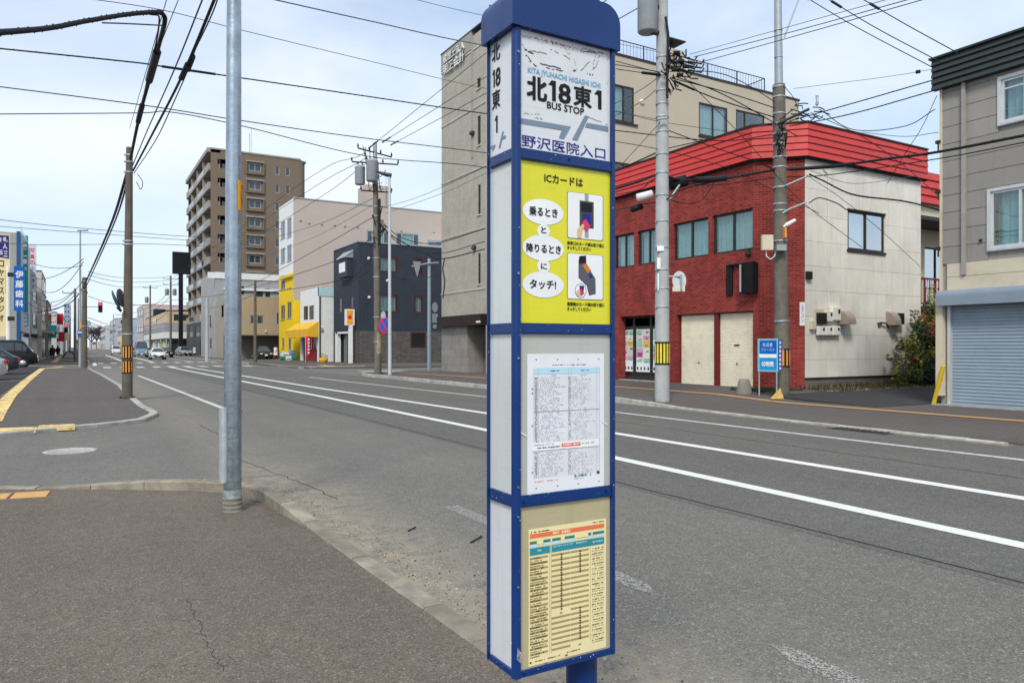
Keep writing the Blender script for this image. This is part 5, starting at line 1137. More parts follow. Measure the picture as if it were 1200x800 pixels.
# ------------------------------------------------------------------ long pink beige block, yellow at its foot
m_pink = M('render_pinkbeige', (0.47, 0.40, 0.355), 0.85, 0.04, 0.5, dirt=0.15, dirtcol=(0.36, 0.31, 0.28), streak=True, bmp=0.2)
m_yelw = M('render_yellow', (0.80, 0.54, 0.015), 0.7, 0.06, 1, dirt=0.15, dirtcol=(0.5, 0.3, 0.02))
PB = thing('pink_beige_block', 'long five storey pinkish beige block with its street corner painted yellow', 'building', (28, 85, 0))
p1, p2 = FX(20.5), FY(82.2); PZ = 17.9; PY1 = 88.9
rows_ = [(258, 279), (289, 307), (321, 338), (355, 373)]
pw = []
for yt, yb in rows_:
    pw.append(p1.R(329, 334, yt+3, yb+2)); pw.append(p1.R(336.5, 341.5, yt-1, yb))
pw += [p1.R(330.5, 333, 396, 408), p1.R(338, 341, 396, 410)]
zy = p1.pix(335, 322)[1]; zb_ = p1.pix(343, 414)[1]
for (a, c, m) in ((0, zb_, m_whitep), (zb_, zy, m_yelw), (zy, PZ, m_whitep)):
    b = MB(); b.wall(p1, 82.2, PY1, a, c, [w for w in pw if a < w[2] and w[3] < c+0.01], 0.12); b.build('street_wall', m, PB)
lw = [p2.R(412, 456, 269, 287), p2.R(464, 491, 272, 289)]; lw[0] = (p2.pix(429.5, 270)[0], p2.pix(456, 270)[0], lw[1][2], lw[1][3])
zyy = p2.pix(350, 352)[1]; xy = p2.pix(352.5, 400)[0]+1
b = MB(); b.wall(p2, 20.5, 52, 0, PZ, lw, 0.12); b.build('long_wall', m_pink, PB)
b = MB(); b.fb(p2, 20.5, xy, 0.002, 0.03, 0.0, zyy); b.build('yellow_return', m_yelw, PB)
b = MB(); b.fb(p1, 82.17, 87, 0.03, 0.25, zy-0.5, zy-0.2); b.build('yellow_ledge', m_yelw, PB)
b = plainbox(20.5, 52, 82.2, PY1, 0, PZ, skip=('-x', '-y')); b.build('rear_wall', m_pink, PB)
b = slab(20.55, 51.9, 82.25, PY1, PZ-0.4, PZ-0.2); b.build('roof', m_roofing, PB)
b = MB(); b.fb(p2, 20.45, 52, -0.1, 0.06, PZ, PZ+0.12); b.build('coping', m_steel2, PB)
for w in pw: window(p1, w, PB, m_steel2, 0.1, (0.5,), rec=0.05, near=False, sill=m_steel2)
for w in lw: window(p2, w, PB, m_steel2, 0.14, (0.25, 0.75), rec=0.03, cur=[None, m_curw, None])
b = MB(); e0, e1 = p2.pix(430, 220, -3)[0], p2.pix(458, 220, -3)[0]; b.box(e0, e1, 85.2, 88.5, PZ-0.2, hz(219, (33, 85.2))); b.build('lift_tower', m_pink, PB)
b = MB(); e = p2.pix(452, 220, -2.9)[0]
for dx in (0, 0.5): b.tube([(e+dx, 85.05, PZ), (e+dx, 85.05, PZ+5.0)], 0.03, 5)
for k in range(10): b.tube([(e, 85.05, PZ+0.4+k*.45), (e+.5, 85.05, PZ+.4+k*.45)], 0.02, 4)
b.build('roof_ladder', m_steel2, PB)
for px_ in (352, 362, 377, 392, 404, 419, 470, 508):
    b = MB(); u = p2.pix(px_, 260)[0]; z = PZ-2.2-(px_ % 3)*0.2; hood(b, p2, u, z, 0, 0.11); b.build('vent_cap', m_steel2, PB)
# white low block behind, right of the pink one
LB = thing('white_roof_block', 'white roof room with a window just left of the tan office tower', 'building', (44, 80, 0))
fb_ = FY(78); q = fb_.R(503, 522, 284, 330); b = MB(); b.box(q[0], q[1]+4, 78, 81.9, 0, q[3]); b.build('wall', M('panel_bluewhite', (0.50, 0.54, 0.58), 0.6), LB)
w = fb_.R(508.5, 520, 290, 307); b = MB(); b.fb(fb_, *w[:2], 0.001, 0.05, *w[2:]); b.build('window', m_glassd, LB); b = MB(); b.fb(fb_, q[0]-.2, q[1]+4, 0.0, 0.2, q[3]-.05, q[3]+.25); b.build('coping', m_steel2, LB)
b = MB(); x_ = fb_.R(480, 503, 330, 333); b.box(x_[0], x_[1], 76, 80, x_[2]-.4, x_[3]-.3); b.build('balcony_slab', m_steel2, LB)

# ------------------------------------------------------------------ tan siding block with car port (E), grey block (G), brown tower (H)
m_tansid = M('siding_tan', (0.40, 0.31, 0.205), 0.8, 0.05, 0.8, dirt=0.15); m_tanl = M('siding_taupe', (0.36, 0.32, 0.27), 0.8, 0.05, 0.8, dirt=0.15)
E_ = thing('tan_siding_block', 'low tan sided block with an open car port beneath, left of the yellow corner', 'building', (22, 97, 0))
e1, e2 = FX(16.0), FY(91.5); EZ = 7.55; ez0 = e2.pix(300, 392.5)[1]
ew = [e2.R(293, 309, 369, 379.5), e2.R(324, 330, 366, 380)]
b = MB(); b.wall(e2, 16, 32, ez0, EZ, ew, 0.1); b.build('side_wall', m_tansid, E_)
b = MB(); b.wall(e1, 91.5, 105, ez0, EZ, [e1.R(259, 262, 358, 372)], 0.1); b.wall(e1, 91.5, 93, 0, ez0); b.wall(e1, 99, 105, 0, ez0); b.build('street_wall', m_tanl, E_)
b = plainbox(16, 32, 91.5, 105, 0, EZ, skip=('-x', '-y')); b.build('rear_wall', m_tansid, E_)
b = slab(16.05, 32, 91.55, 105, EZ-.3, EZ-.1); b.box(16.05, 32, 91.5, 105, ez0-.15, ez0-.01); b.build('slab', m_bronze, E_)
b = slab(16.1, 32, 95.5, 95.7, 0, ez0-.15); b.build('port_wall', m_tanl, E_)
for w in ew: window(e2, w, E_, m_steel2, 0.1, (0.5,), near=False)
u = 16.3; rb = MB()
while u < 32: rb.fb(e2, u, u+0.03, 0.001, 0.015, ez0, EZ); u += 0.45
stuff(rb.build('siding_joints', m_tansid, E_))
b = MB(); b.fb(e2, *[e2.pix(x, 385)[0] for x in (310.5, 312)], 0.0, 0.2, e2.pix(310, 389)[1], e2.pix(310, 387)[1]); b.build('wall_lamp', m_whitep, E_)
m_gry = M('render_grey', (0.36, 0.36, 0.36), 0.85, 0.12, 0.8, dirt=0.3, bmp=0.2)
G_ = thing('grey_white_block', 'plain grey and white block between the tan siding block and the brown tower', 'building', (22, 111, 0))
g1, g2 = FX(15.9), FY(105.05); GZ = 11.6
b = MB(); b.wall(g1, 105.05, 118, 0, GZ, [g1.R(245.5, 247.5, 370, 384), g1.R(246, 248, 396, 408)], 0.1); b.wall(g2, 15.9, 34, 0, GZ, [g2.R(281, 286, 335, 345), g2.R(311, 316.5, 338, 349.5), g2.R(298, 308, 341, 349)], 0.15); b.build('wall', m_gry, G_)
b = plainbox(15.9, 34, 105.05, 118, 0, GZ, skip=('-x', '-y')); b.build('rear_wall', m_gry, G_); b = slab(16, 33.9, 105.1, 117.9, GZ-.3, GZ-.1); b.build('roof', m_roofing, G_)
for r in ((281, 286, 335, 345), (311, 316.5, 338, 349.5), (298, 308, 341, 349)): window(g2, g2.R(*r), G_, m_bronze, 0.1, (), near=False)
for r in ((245.5, 247.5, 370, 384), (246, 248, 396, 408)): window(g1, g1.R(*r), G_, m_bronze, 0.1, (), near=False)
b = MB(); gq = g2.R(262, 326, 322, 334); b.fb(g2, gq[0], gq[1]+1, 0.002, 0.3, 9.2, 9.5); b.build('ledge', m_whitep, G_)
b = MB(); b.fb(g2, gq[0]-2, gq[1]+2, 0.002, 0.1, GZ-.9, GZ-.1); b.build('parapet_band', m_whitep, G_)
m_brn = M('tower_brown', (0.185, 0.142, 0.105), 0.85, 0.05, 0.4, dirt=0.12, dirtcol=(0.15, 0.11, 0.08), bmp=0.1)
m_balc = M('balcony_pale', (0.32, 0.29, 0.25), 0.7, 0.06, 1)
Hh = thing('apartment_tower', 'tall brown apartment tower with rows of windows and street side balconies', 'building', (25, 135, 0))
h1, h2 = FX(18.1), FY(124.0); HZ = 32.6; HY1 = 151; HX1 = h2.pix(351, 300)[0]; FH = 2.98
hz0 = [4.0 + i*FH for i in range(10)]
hw = []; 
rowy = [h2.pix(300, 150+ (y/2.76))[1] for y in (108, 166, 224, 283, 341, 400, 458)]   # sills of the broad windows
for i in range(9):
    zt_ = HZ-1.55-i*FH*0.995
    hw.append((h2.pix(255.0, 200)[0], h2.pix(265, 200)[0], zt_-1.25, zt_+0.15)); hw.append((h2.pix(291.5, 200)[0], h2.pix(306, 200)[0], zt_-1.15, zt_+0.15))
    hw.append((h2.pix(322.3, 200)[0], h2.pix(327.5, 200)[0], zt_-1.3, zt_+0.05)); hw.append((h2.pix(334.5, 200)[0], h2.pix(339.7, 200)[0], zt_-1.3, zt_+0.05))
b = MB(); b.wall(h2, 18.1, HX1, 0, HZ, hw, 0.25); b.build('side_wall', m_brn, Hh)
b = MB(); b.wall(h1, 124, HY1, 6.0, HZ, [], 0.1, v=-1.4); b.build('recessed_wall', m_brn, Hh)
b = MB(); b.wall(h1, 124, HY1, 0, 6.0, [(126, 131, 3.3, 5.4), (133, 139, 3.3, 5.4), (125.5, 129, 0.2, 2.5), (131, 133, 0.2, 2.5), (142, 148, 3.3, 5.4)], 0.3, v=0.3); b.build('base_wall', M('base_darkgrey', (0.075, 0.078, 0.085), 0.6), Hh)
for q in ((126, 131, 3.3, 5.4), (133, 139, 3.3, 5.4), (125.5, 129, 0.2, 2.5), (131, 133, 0.2, 2.5), (142, 148, 3.3, 5.4)): window(h1, q, Hh, m_bronze, 0.1, (0.33, 0.66), near=False, v=0.3)
b = plainbox(18.1, HX1, 124, HY1, 0, HZ, skip=('-x', '-y')); b.build('rear_wall', m_brn, Hh)
b = MB(); pc = []
for k in range(7): a = R(-90+15*k); pc.append((HX1+1.1*math.cos(a), 125.1+1.1*math.sin(a)))
for (xa, ya), (xb, yb) in zip(pc, pc[1:]): b.face([(xa, ya, 0), (xb, yb, 0), (xb, yb, HZ), (xa, ya, HZ)], smooth=True)
b.build('rounded_corner', m_brn, Hh)
b = slab(18.1, HX1+1.1, 124.05, HY1, HZ-.4, HZ-.1); b.build('roof', m_roofing, Hh)
b = MB(); b.fb(h2, 18.0, HX1+.2, -0.2, 0.1, HZ, HZ+0.25); b.build('coping', m_balc, Hh)
for i, w in enumerate(hw):
    k = i % 4
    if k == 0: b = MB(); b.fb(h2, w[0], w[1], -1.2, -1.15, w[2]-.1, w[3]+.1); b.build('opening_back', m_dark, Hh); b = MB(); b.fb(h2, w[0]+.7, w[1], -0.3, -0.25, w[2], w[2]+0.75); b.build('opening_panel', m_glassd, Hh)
    else:
        window(h2, w, Hh, m_steel2, 0.1, (0.5,) if k == 1 else (), rec=0.1, near=False)
        if k == 1:
            b = MB(); u0, u1, z0, z1 = w; b.fb(h2, u0-.45, u1+.45, 0.0, 0.35, z1+0.12, z1+.3); b.build('window_head', m_balc, Hh)
            b = MB(); b.fb(h2, u0-.45, u1+.45, 0.0, 0.35, z0-.55, z0-.4); b.fb(h2, u0-.45, u0-.3, 0.0, 0.3, z0-.4, z1+.12); b.fb(h2, u1+.3, u1+.45, 0.0, 0.3, z0-.4, z1+.12); b.build('window_sill', m_brn, Hh)
for i in range(10):
    z = 5.9+i*FH*0.985
    if i < 9 or True:
        b = MB(); b.fb(h1, 124.3, HY1+.0, -1.4, 0.35, z-0.15, z+0.0); bl = b.build('balcony', m_balc, Hh)
        if i < 9:
            b = MB(); b.fb(h1, 124.3, HY1, 0.24, 0.34, z, z+1.05); b.fb(h1, 124.2, 124.3, -1.4, 0.34, z, z+1.05); b.build('balcony_front', m_balc, bl)
            b = MB(); b.fb(h1, 129, 136, 0.345, 0.36, z+.15, z+.95); b.build('glass_screen', m_glassd, bl); b = MB(); b.fb(h1, 141, 147, 0.345, 0.36, z+.15, z+.95); b.build('glass_screen', m_glassd, bl)
            b = MB()
            for a in (126, 131.5, 137, 142.5): b.fb(h1, a, a+3.4, -1.39, -1.34, z+.1, z+2.2)
            stuff(b.build('balcony_windows', m_glassd, bl))
        if i > 0:
            b = MB()
            for a in (130.5, 137.5, 144.5): b.fb(h1, a, a+0.12, -1.4, 0.3, z-FH*.985, z-.15)
            stuff(b.build('partitions', m_balc, bl))
b = MB(); b.fb(h1, 124.0, HY1, -1.45, 0.5, HZ-.45, HZ+.2); b.build('roof_eave', m_balc, Hh)
b = MB(); ax = h2.pix(301, 160)[0]; b.tube([(ax, 130, HZ), (ax, 130, HZ+5.0)], 0.05, 5); b.tube([(ax+.4, 130.5, HZ), (ax+.4, 130.5, HZ+6)], 0.04, 5); b.build('roof_antenna', m_steel2, Hh)

# black billboard on a tall post
bp_ = Vector((15.3, 137.5, 0)); BB = thing('black_billboard', 'black square billboard on a tall black post left of the apartment tower', 'billboard', bp_)
zt_ = hz(295.6, bp_); zb_ = hz(321, bp_); m_bb = M('billboard_black', (0.012, 0.012, 0.015), 0.5)
b = MB(); b.box(bp_.x-.33, bp_.x+.33, bp_.y-.33, bp_.y+.33, 0, zb_); b.build('post', m_bb, BB); b = MB(); b.box(bp_.x-1.3, bp_.x+1.5, bp_.y-.5, bp_.y+.5, zb_, zt_); b.build('panel', m_bb, BB)

# store far right of the road with pale canopy band
K = thing('canopy_store', 'low tan topped store with pale grey canopy band beyond the black billboard post', 'building', (20, 175, 0))
k1, k2 = FX(14.8), FY(155); kz = 8.6
b = plainbox(14.8, 30, 155, 205, 3.8, kz); b.build('upper_wall', M('store_tan', (0.55, 0.42, 0.27), 0.8), K); b = plainbox(15.2, 30, 155.3, 205, 0, 3.8); b.build('lower_wall', m_glassd, K)
b = slab(14.8, 30, 155, 205, kz-.2, kz); b.build('roof', m_roofing, K); b = MB(); b.box(14.3, 30, 154.5, 205.2, 3.2, 4.6); b.build('canopy', m_whitep, K); b = MB(); b.box(14.2, 30, 154.4, 205.2, 4.6, 6.2); b.build('canopy_upper', M('canopy_grey', (0.33, 0.33, 0.35), 0.6), K)
for a in (160, 171, 182, 195):
    b = MB(); b.fb(k1, a, a+.7, -0.3, 0.1, 0, 3.3); b.build('pillar', m_whitep, K)
b = MB(); b.fb(k1, 176, 184, 0.0, 0.1, 6.7, 7.8); b.build('window', m_glassd, K); b = MB(); b.fb(k2, 16, 19, 0.0, 0.1, 6.7, 7.8); b.build('window', m_glassd, K)
b = MB(); b.fb(k1, 164, 169, -0.2, -0.1, 0.5, 2.6); b.build('window_display', flat('disp', (0.5, 0.45, 0.12)), K)

# ------------------------------------------------------------------ left side of the street
m_lgrey = M('left_wall', (0.36, 0.37, 0.34), 0.85, 0.08, 0.7, dirt=0.3, streak=True, bmp=0.2)
L1 = thing('sign_covered_building', 'grey green building covered with shop signs beside the parking area', 'building', (-8, 82, 0))
l2, l1 = FY(76), FX(-4.2, 1); LZ = l2.pix(10, 272)[1]
b = MB(); b.box(-16, -4.2, 76, 90, 0, LZ); b.build('wall', m_lgrey, L1)
b = MB(); q = l2.R(19.5, 24.0, 271, 402); b.fb(l2, q[0], -4.15, 0.002, 0.12, q[2], q[3]); b.build('blue_edge', M('edge_blue', (0.02, 0.10, 0.26), 0.5), L1)
b = MB(); q = l1.R(24.3, 34, 272.5, 391); b.fb(l1, 76.3, 89.8, 0.002, 0.1, 2.9, q[3]); b.build('side_panel', M('panel_white', (0.52, 0.53, 0.55), 0.6, 0.05), L1)
b = MB(); b.fb(l1, 77, 89, 0.0, 0.05, 0.1, 2.9); b.build('ground_windows', m_glassd, L1)
for px_ in (12, 14.6): pass
def signbox(nm, lab, f, r, m, th, cat='sign'):
    u0, u1, z0, z1 = r; c = f.w((u0+u1)/2, z0, 0); o = thing(nm, lab, cat, c)
    b = MB(); b.fb(f, u0, u1, 0.0, th, z0, z1); p = b.build('panel', m, o); return o, p
fs1 = FY(72.5)
r0 = fs1.R(-14, 12.0, 273.5, 394)
o, p = signbox('studio_sign', 'cream shop sign with black vertical lettering and navy panel on top', fs1, r0, M('sign_cream', (0.78, 0.66, 0.36), 0.5, 0.04), 0.3)
b = MB(); q = fs1.R(-14, 10.8, 275, 299); q2 = fs1.pix(10.8, 303.5)[1]; b.fprism(fs1, [(q[0], q[3]), (q[1], q[3]), (q[1], q2), (q[0], q[2])], 0.301, 0.33); b.build('navy_panel', M('sign_navy', (0.035, 0.03, 0.16), 0.5, 0.04), o)
for ch, yt, yb, xl, xr, m in (('礼', 277.5, 283, 3.3, 8.8, i_white), ('人', 284.5, 291.5, 3.3, 8.3, i_white), ('三', 294, 300.5, 4.3, 9, i_white), ('師', 278, 283.5, -3, 1.5, i_white), ('玉', 293, 298, -1, 3.3, i_white)):
    a = fs1.R(xl, xr, yt, yb, 0.34); text(ch, fs1, *a, m, o, 0.335, 0.02)
for i, ch in enumerate('コヤマスタジオ'):
    a = fs1.R(-1.5, 4.6, 305+i*10.6, 312.5+i*10.6, 0.31); text(ch, fs1, *a, i_black, o, 0.305, 0.03)
b = MB()
for i in range(9): a = fs1.R(6.3, 8.0, 317+i*3.0, 319+i*3.0, 0.31); b.face([fs1.w(a[0], a[2], .305), fs1.w(a[1], a[2], .305), fs1.w(a[1], a[3], .305), fs1.w(a[0], a[3], .305)])
stuff(b.build('small_lettering', flat('leaf', (0.1, 0.3, 0.1)), o))
b = MB(); x_ = fs1.pix(10.5, 300)[0]; b.tube([(x_, 72.0, 0), (x_, 72.0, hz(313, (x_, 72)))], 0.17, 10); pw_ = b.build('sign_pole', m_whitep, None, loc=(x_, 72, 0)); tag(pw_, 'plain white round pole standing behind the black van', 'pole')
fs2 = FY(70.8); r = fs2.R(16.5, 29, 312, 364)
o, p = signbox('dental_sign', 'blue vertical dental clinic sign with four white characters', fs2, r, M('sign_blue_b', (0.01, 0.11, 0.42), 0.45, 0.05), 0.35)
for i, ch in enumerate('伊藤歯科'):
    a = fs2.R(18, 27.3, 317+i*11.4, 325.5+i*11.4, 0.36); text(ch, fs2, *a, i_white, o, 0.355, 0.02)
b = MB(); q = fs2.R(12, 17, 319, 324); b.box(q[0]-.2, q[1], 71.0, 71.1, q[2], q[3]); b.build('bracket', m_bronze, o); b = MB(); b.box(q[0]-.2, q[1], 71.0, 71.1, q[2]-3.5, q[3]-3.5); b.build('bracket', m_bronze, o)
fs3 = FY(79); r = fs3.R(24.5, 33, 276, 366)
m_tl = M('sign_teal', (0.02, 0.30, 0.23), 0.45, 0.05)
o, p = signbox('teal_sign', 'tall teal green sign panel with white characters behind the dental sign', fs3, r, m_tl, 0.35)
b = MB(); q = fs3.R(24.5, 33, 276, 284); b.fprism(fs3, [(q[0], q[2]), (q[1], q[2]), (q[0], q[3]+0.9)], 0.352, 0.36); b.build('swoosh', i_pale, o)
for yt, yb, m in ((285, 289.5, i_white), (291, 292.5, i_pale), (299, 300.5, i_white), (303.5, 309, i_white), (313, 316, i_pale)):
    a = fs3.R(26.5, 31.5, yt, yb, .36); b = MB(); b.fb(fs3, *a[:2], .352, .37, *a[2:]); b.build('mark', m, o)
fs4 = FY(80.5); r = fs4.R(26.5, 33.6, 367, 382.5)
o, p = signbox('small_blue_sign', 'small pale blue sign with white marks under the teal sign', fs4, r, M('sign_cyan', (0.10, 0.42, 0.60), 0.45, 0.05), 0.3)
for i in range(3): a = fs4.R(28, 32, 368.5+i*4.7, 371.6+i*4.7, .31); b = MB(); b.fb(fs4, *a[:2], .302, .32, *a[2:]); b.build('mark', i_white, o)
L2b = thing('grey_narrow_building', 'narrow pale building just beyond the teal sign on the left side', 'building', (-8, 96, 0))
b = MB(); b.box(-16, -4.0, 91, 103, 0, 9.6); b.build('wall', M('wall_pale', (0.48, 0.47, 0.45), 0.8, 0.06, 0.6, dirt=0.2), L2b)
lf = FX(-4.0, 1)
for i in range(3):
    for j in range(2): b = MB(); b.fb(lf, 92.5+i*3.4, 94.5+i*3.4, 0.002, 0.08, 3.6+j*2.9, 5.1+j*2.9); b.build('window', m_glassd, L2b)
b = MB(); b.box(-4.1, -3.5, 91, 103, 2.6, 2.9); b.build('canopy', m_bronze, L2b)
fs5 = FY(92); r = fs5.R(33.5, 42.5, 287, 342)
o, p = signbox('photo_sign', 'white vertical photo shop sign with red and blue characters', fs5, r, M('sign_greywhite', (0.58, 0.60, 0.64), 0.5, 0.04), 0.35)
for i, ch in enumerate('写真の小山商会'):
    a = fs5.R(35, 40.6, 290.8+i*7.0, 296+i*7.0, .36); text(ch, fs5, *a, i_red if i < 3 else flat('steel_blue', (0.05, 0.12, 0.28)), o, .355, 0.02)

random.seed(31)
# more buildings down both sides of the road
def block(nm, lab, x0, x1, y0, y1, h, col, side, rows=3, cols=3, canopy=None, roofc=None, sgn=None):
    o = thing(nm, lab, 'building', ((x0+x1)/2, y0, 0)); b = plainbox(x0, x1, y0, y1, 0, h); b.build('wall', M('w_'+nm+str(y0)+str(x0), col, 0.85, 0.07, 0.5, dirt=0.25, streak=True, bmp=0.1), o)
    b = slab(x0, x1, y0, y1, h-.05, h+.15); b.build('roof', roofc or m_roofing, o)
    f = FX(x1, 1) if side < 0 else FX(x0); g_ = FY(y0)
    fh = h/rows
    for i in range(rows):
        for j in range(cols):
            a = y0+(y1-y0)*(j+0.2)/cols; c = y0+(y1-y0)*(j+0.75)/cols; z = i*fh+(0.3 if i == 0 else fh*0.35)
            b = MB(); b.fb(f, a, c, 0.003, 0.07, z, z+(fh*0.75 if i == 0 else fh*0.42)); w = b.build('window', m_glassd, o)
            if i: bb = MB(); bb.fb(f, a-.1, c+.1, 0.003, 0.14, z-.12, z-.02); bb.build('sill', m_steel2, w)
        if i:
            for j in range(2):
                w_ = abs(x1-x0); a = x0+w_*(0.15+0.4*j); z = i*fh+fh*.35; b = MB(); b.fb(g_, a, a+w_*0.2, 0.003, 0.07, z, z+fh*.42); b.build('window', m_glassd, o)
    if canopy: b = MB(); b.fb(f, y0+.3, y1-.3, 0, 1.0, fh*0.92, fh*0.92+.35); b.build('awning', canopy, o)
    if sgn:
        for k, (yy, z0, z1, m) in enumerate(sgn): b = MB(); b.fb(f, yy, yy+0.4, 0.05, 0.95, z0, z1); b.build('sign_board', m, o)
    return o
mr_, mb2, mg2, my2 = M('s_red', (0.5, 0.02, 0.03), 0.5), M('s_blue', (0.03, 0.12, 0.4), 0.5), M('s_teal', (0.05, 0.4, 0.45), 0.5), M('s_yellow', (0.75, 0.55, 0.03), 0.5)
block('shop_house', 'cream three storey shop house on the left with a red roof sign', -14, -3.6, 104, 118, 10.5, (0.5, 0.47, 0.42), -1, 3, 3, m_hood, None, None)
block('shop_house', 'brownish shop house fourth from the signs on the left', -14, -3.4, 119, 134, 7.8, (0.30, 0.25, 0.2), -1, 2, 3, mg2, None, [(121, 2.8, 4.6, mg2)])
block('street_building', 'pale two storey building with red signs far down the left side', -14, -3.0, 150, 175, 7.5, (0.52, 0.5, 0.47), -1, 2, 4, None, None, [(152, 5.5, 7.4, mr_), (163, 2.6, 4.4, mr_)])
block('street_building', 'grey building far down the left side beyond the red signs', -14, -2.6, 185, 230, 8.5, (0.40, 0.41, 0.43), -1, 2, 5, None, None, [(188, 3, 4.5, my2)])
block('street_building', 'small distant beige building near the vanishing point on the left', -16, -2.5, 260, 330, 9, (0.45, 0.42, 0.38), -1, 2, 5)
block('office_block', 'distant blue grey office tower rising beyond the left poles', -9, -4.2, 700, 720, 36, (0.30, 0.36, 0.44), -1, 9, 3)
block('street_house', 'small white and reddish roofed house behind the far billboard store', 15, 30, 215, 240, 12.5, (0.50, 0.44, 0.42), 1, 3, 3, None, mr_)
block('shop_building', 'light blue fronted shop far down the right side', 14.6, 28, 250, 285, 10, (0.38, 0.46, 0.56), 1, 3, 3, mr_)
block('shop_building', 'white shop with a yellow sign far down the right side', 14.5, 28, 300, 345, 9, (0.56, 0.55, 0.52), 1, 2, 4, None, None, [(302, 2, 5, my2)])
block('street_building', 'grey building at the far right end of the street', 14.5, 28, 365, 430, 14, (0.42, 0.43, 0.45), 1, 4, 4)
block('street_building', 'pale block closing the far end of the street on the right', 13.5, 30, 460, 560, 13, (0.48, 0.48, 0.5), 1, 3, 5)
# ------------------------------------------------------------------ poles
def ring(b, x, y, z, r, h=0.05, n=16): b.lathe((x, y, z), [(r, 0), (r, h)], n)
def banding(o, x, y, r, z0, z1, m2, n=12, nm='guard_sleeve'):
    b = MB(); ring(b, x, y, z0, r+0.006, z1-z0, 20); s_ = b.build(nm, m_black, o)
    for k in range(n):
        a = 2*math.pi*(k+0.5)/n; q = []
        for aa in (a-0.13, a+0.13): q.append((x+(r+0.012)*math.cos(aa), y+(r+0.012)*math.sin(aa)))
        b = MB(); c = (x+(r-0.01)*math.cos(a), y+(r-0.01)*math.sin(a)); h = z1-z0
        b.prism([q[0], q[1], c], z0+h*0.08, z1-h*0.08); b.build('stripe', m2, s_)
# 1 the silver pole on the near corner
P1b = Vector((1.26, 7.32, 0)); p1t = thing('steel_pole', 'tall galvanised steel pole on the near kerb corner with orange plate and riser cover', 'pole', P1b)
b = MB(); b.tube([(1.26, 7.32, 0.14), (1.272, 7.32, 4.0), (1.285, 7.32, 9.0)], [0.081, 0.067, 0.052], 28); b.build('shaft', m_steel, p1t)
b = MB(); b.lathe((1.26, 7.32, 0), [(0.096, 0.01), (0.088, 0.02), (0.088, 0.045), (0.093, 0.05), (0.088, 0.055), (0.088, 0.085), (0.093, 0.09), (0.088, 0.095), (0.088, 0.13), (0.093, 0.135), (0.084, 0.145)], 28); b.build('base_collar', M('collar_grey', (0.22, 0.215, 0.18), 0.85, 0.25, 8, dirt=0.5, bmp=0.5), p1t)
lf_ = Vector((cs, -sn, 0)); fw_ = Vector((sn, cs, 0))       # across and along the view
c0 = P1b - lf_*0.054 - fw_*0.062
b = MB(); b.tube([(c0.x, c0.y, 0.29), (c0.x, c0.y, 0.985)], 0.034, 12); b.build('riser_cover', M('riser_steel', (0.50, 0.55, 0.58), 0.4, 0.15, 9, metal=.6), p1t)
b = MB(); b.tube([(c0.x-0.026, c0.y+.012, 0.30), (c0.x-0.026, c0.y+.012, 0.97)], 0.018, 8); b.build('riser_rail', m_steel2, p1t)
for z in (0.30, 0.93): b = MB(); b.lathe((1.26, 7.32, z), [(0.088, 0), (0.088, 0.02)], 24); b.build('strap', m_steel, p1t)
b = MB(); b.lathe((1.26, 7.32, 0.145), [(0.0825, 0.0), (0.0822, 0.07)], 20); b.build('pale_patch', M('zinc_pale', (0.42, 0.47, 0.5), 0.45, 0.4, 14, metal=.7), p1t)
zA, zB = hz(212, P1b), hz(247, P1b); b = MB(); q = []
for k in range(7): a = R(-72+14*k); q.append((1.268+0.076*math.cos(a-R(0)), 7.32+0.076*math.sin(a)))
for (xa, ya), (xb, yb) in zip(q, q[1:]): b.hexa([(xa, ya, zB), (xb, yb, zB), (xb*0.999+1.268*.001, yb, zB), (xa, ya+.001, zB), (xa, ya, zA), (xb, yb, zA), (xb, yb, zA), (xa, ya+.001, zA)])
pt = b.build('warning_plate', M('plate_orange', (0.80, 0.36, 0.02), 0.5, 0.08, 6), p1t)
b = MB()
for k in range(9): z = zB + (zA-zB)*(0.1+0.09*k); a = R(-28); b.tube([(1.268+0.0775*math.cos(a+t), 7.32+0.0775*math.sin(a+t), z+0.008*math.sin(t*8+k)) for t in (-0.2, -0.05, 0.12, 0.25)], 0.0035, 4)
stuff(b.build('plate_marks', i_dg, pt))
# a pole with bands and hardware
def pole(nm, lab, base, z1, r0, r1, mat, lean=(0, 0), group=None, bands=(), steel_from=None):
    o = thing(nm, lab, 'utility pole', base, group)
    X = lambda z: (base[0]+lean[0]*z/z1, base[1]+lean[1]*z/z1)
    zt = steel_from or z1
    b = MB(); b.tube([(*X(z), z) for z in (0, zt*.33, zt*.66, zt)], r0, 20, True, r0+(r1-r0)*(zt/z1)); b.build('shaft', mat, o)
    if steel_from: b = MB(); b.tube([(*X(zt-.3), zt-.3), (*X(z1), z1)], 0.125, 16, True, 0.10); b.build('upper_shaft', m_steel2, o)
    for z in bands:
        r = r0+(r1-r0)*z/z1 if not (steel_from and z > steel_from) else 0.115
        b = MB(); b.lathe((*X(z), z), [(r+0.004, 0), (r+0.012, 0.006), (r+0.012, 0.04), (r+0.004, 0.046)], 18); bo = X(z); b.box(bo[0]-r-0.05, bo[0]-r, bo[1]-0.03, bo[1]+0.02, z, z+0.045); b.build('band', m_steel2, o)
    return o, X
def insul(b, p, h=0.18): b.lathe(p, [(0.02, 0), (0.055, 0.04), (0.03, 0.06), (0.06, 0.09), (0.03, 0.11), (0.045, h)], 8)
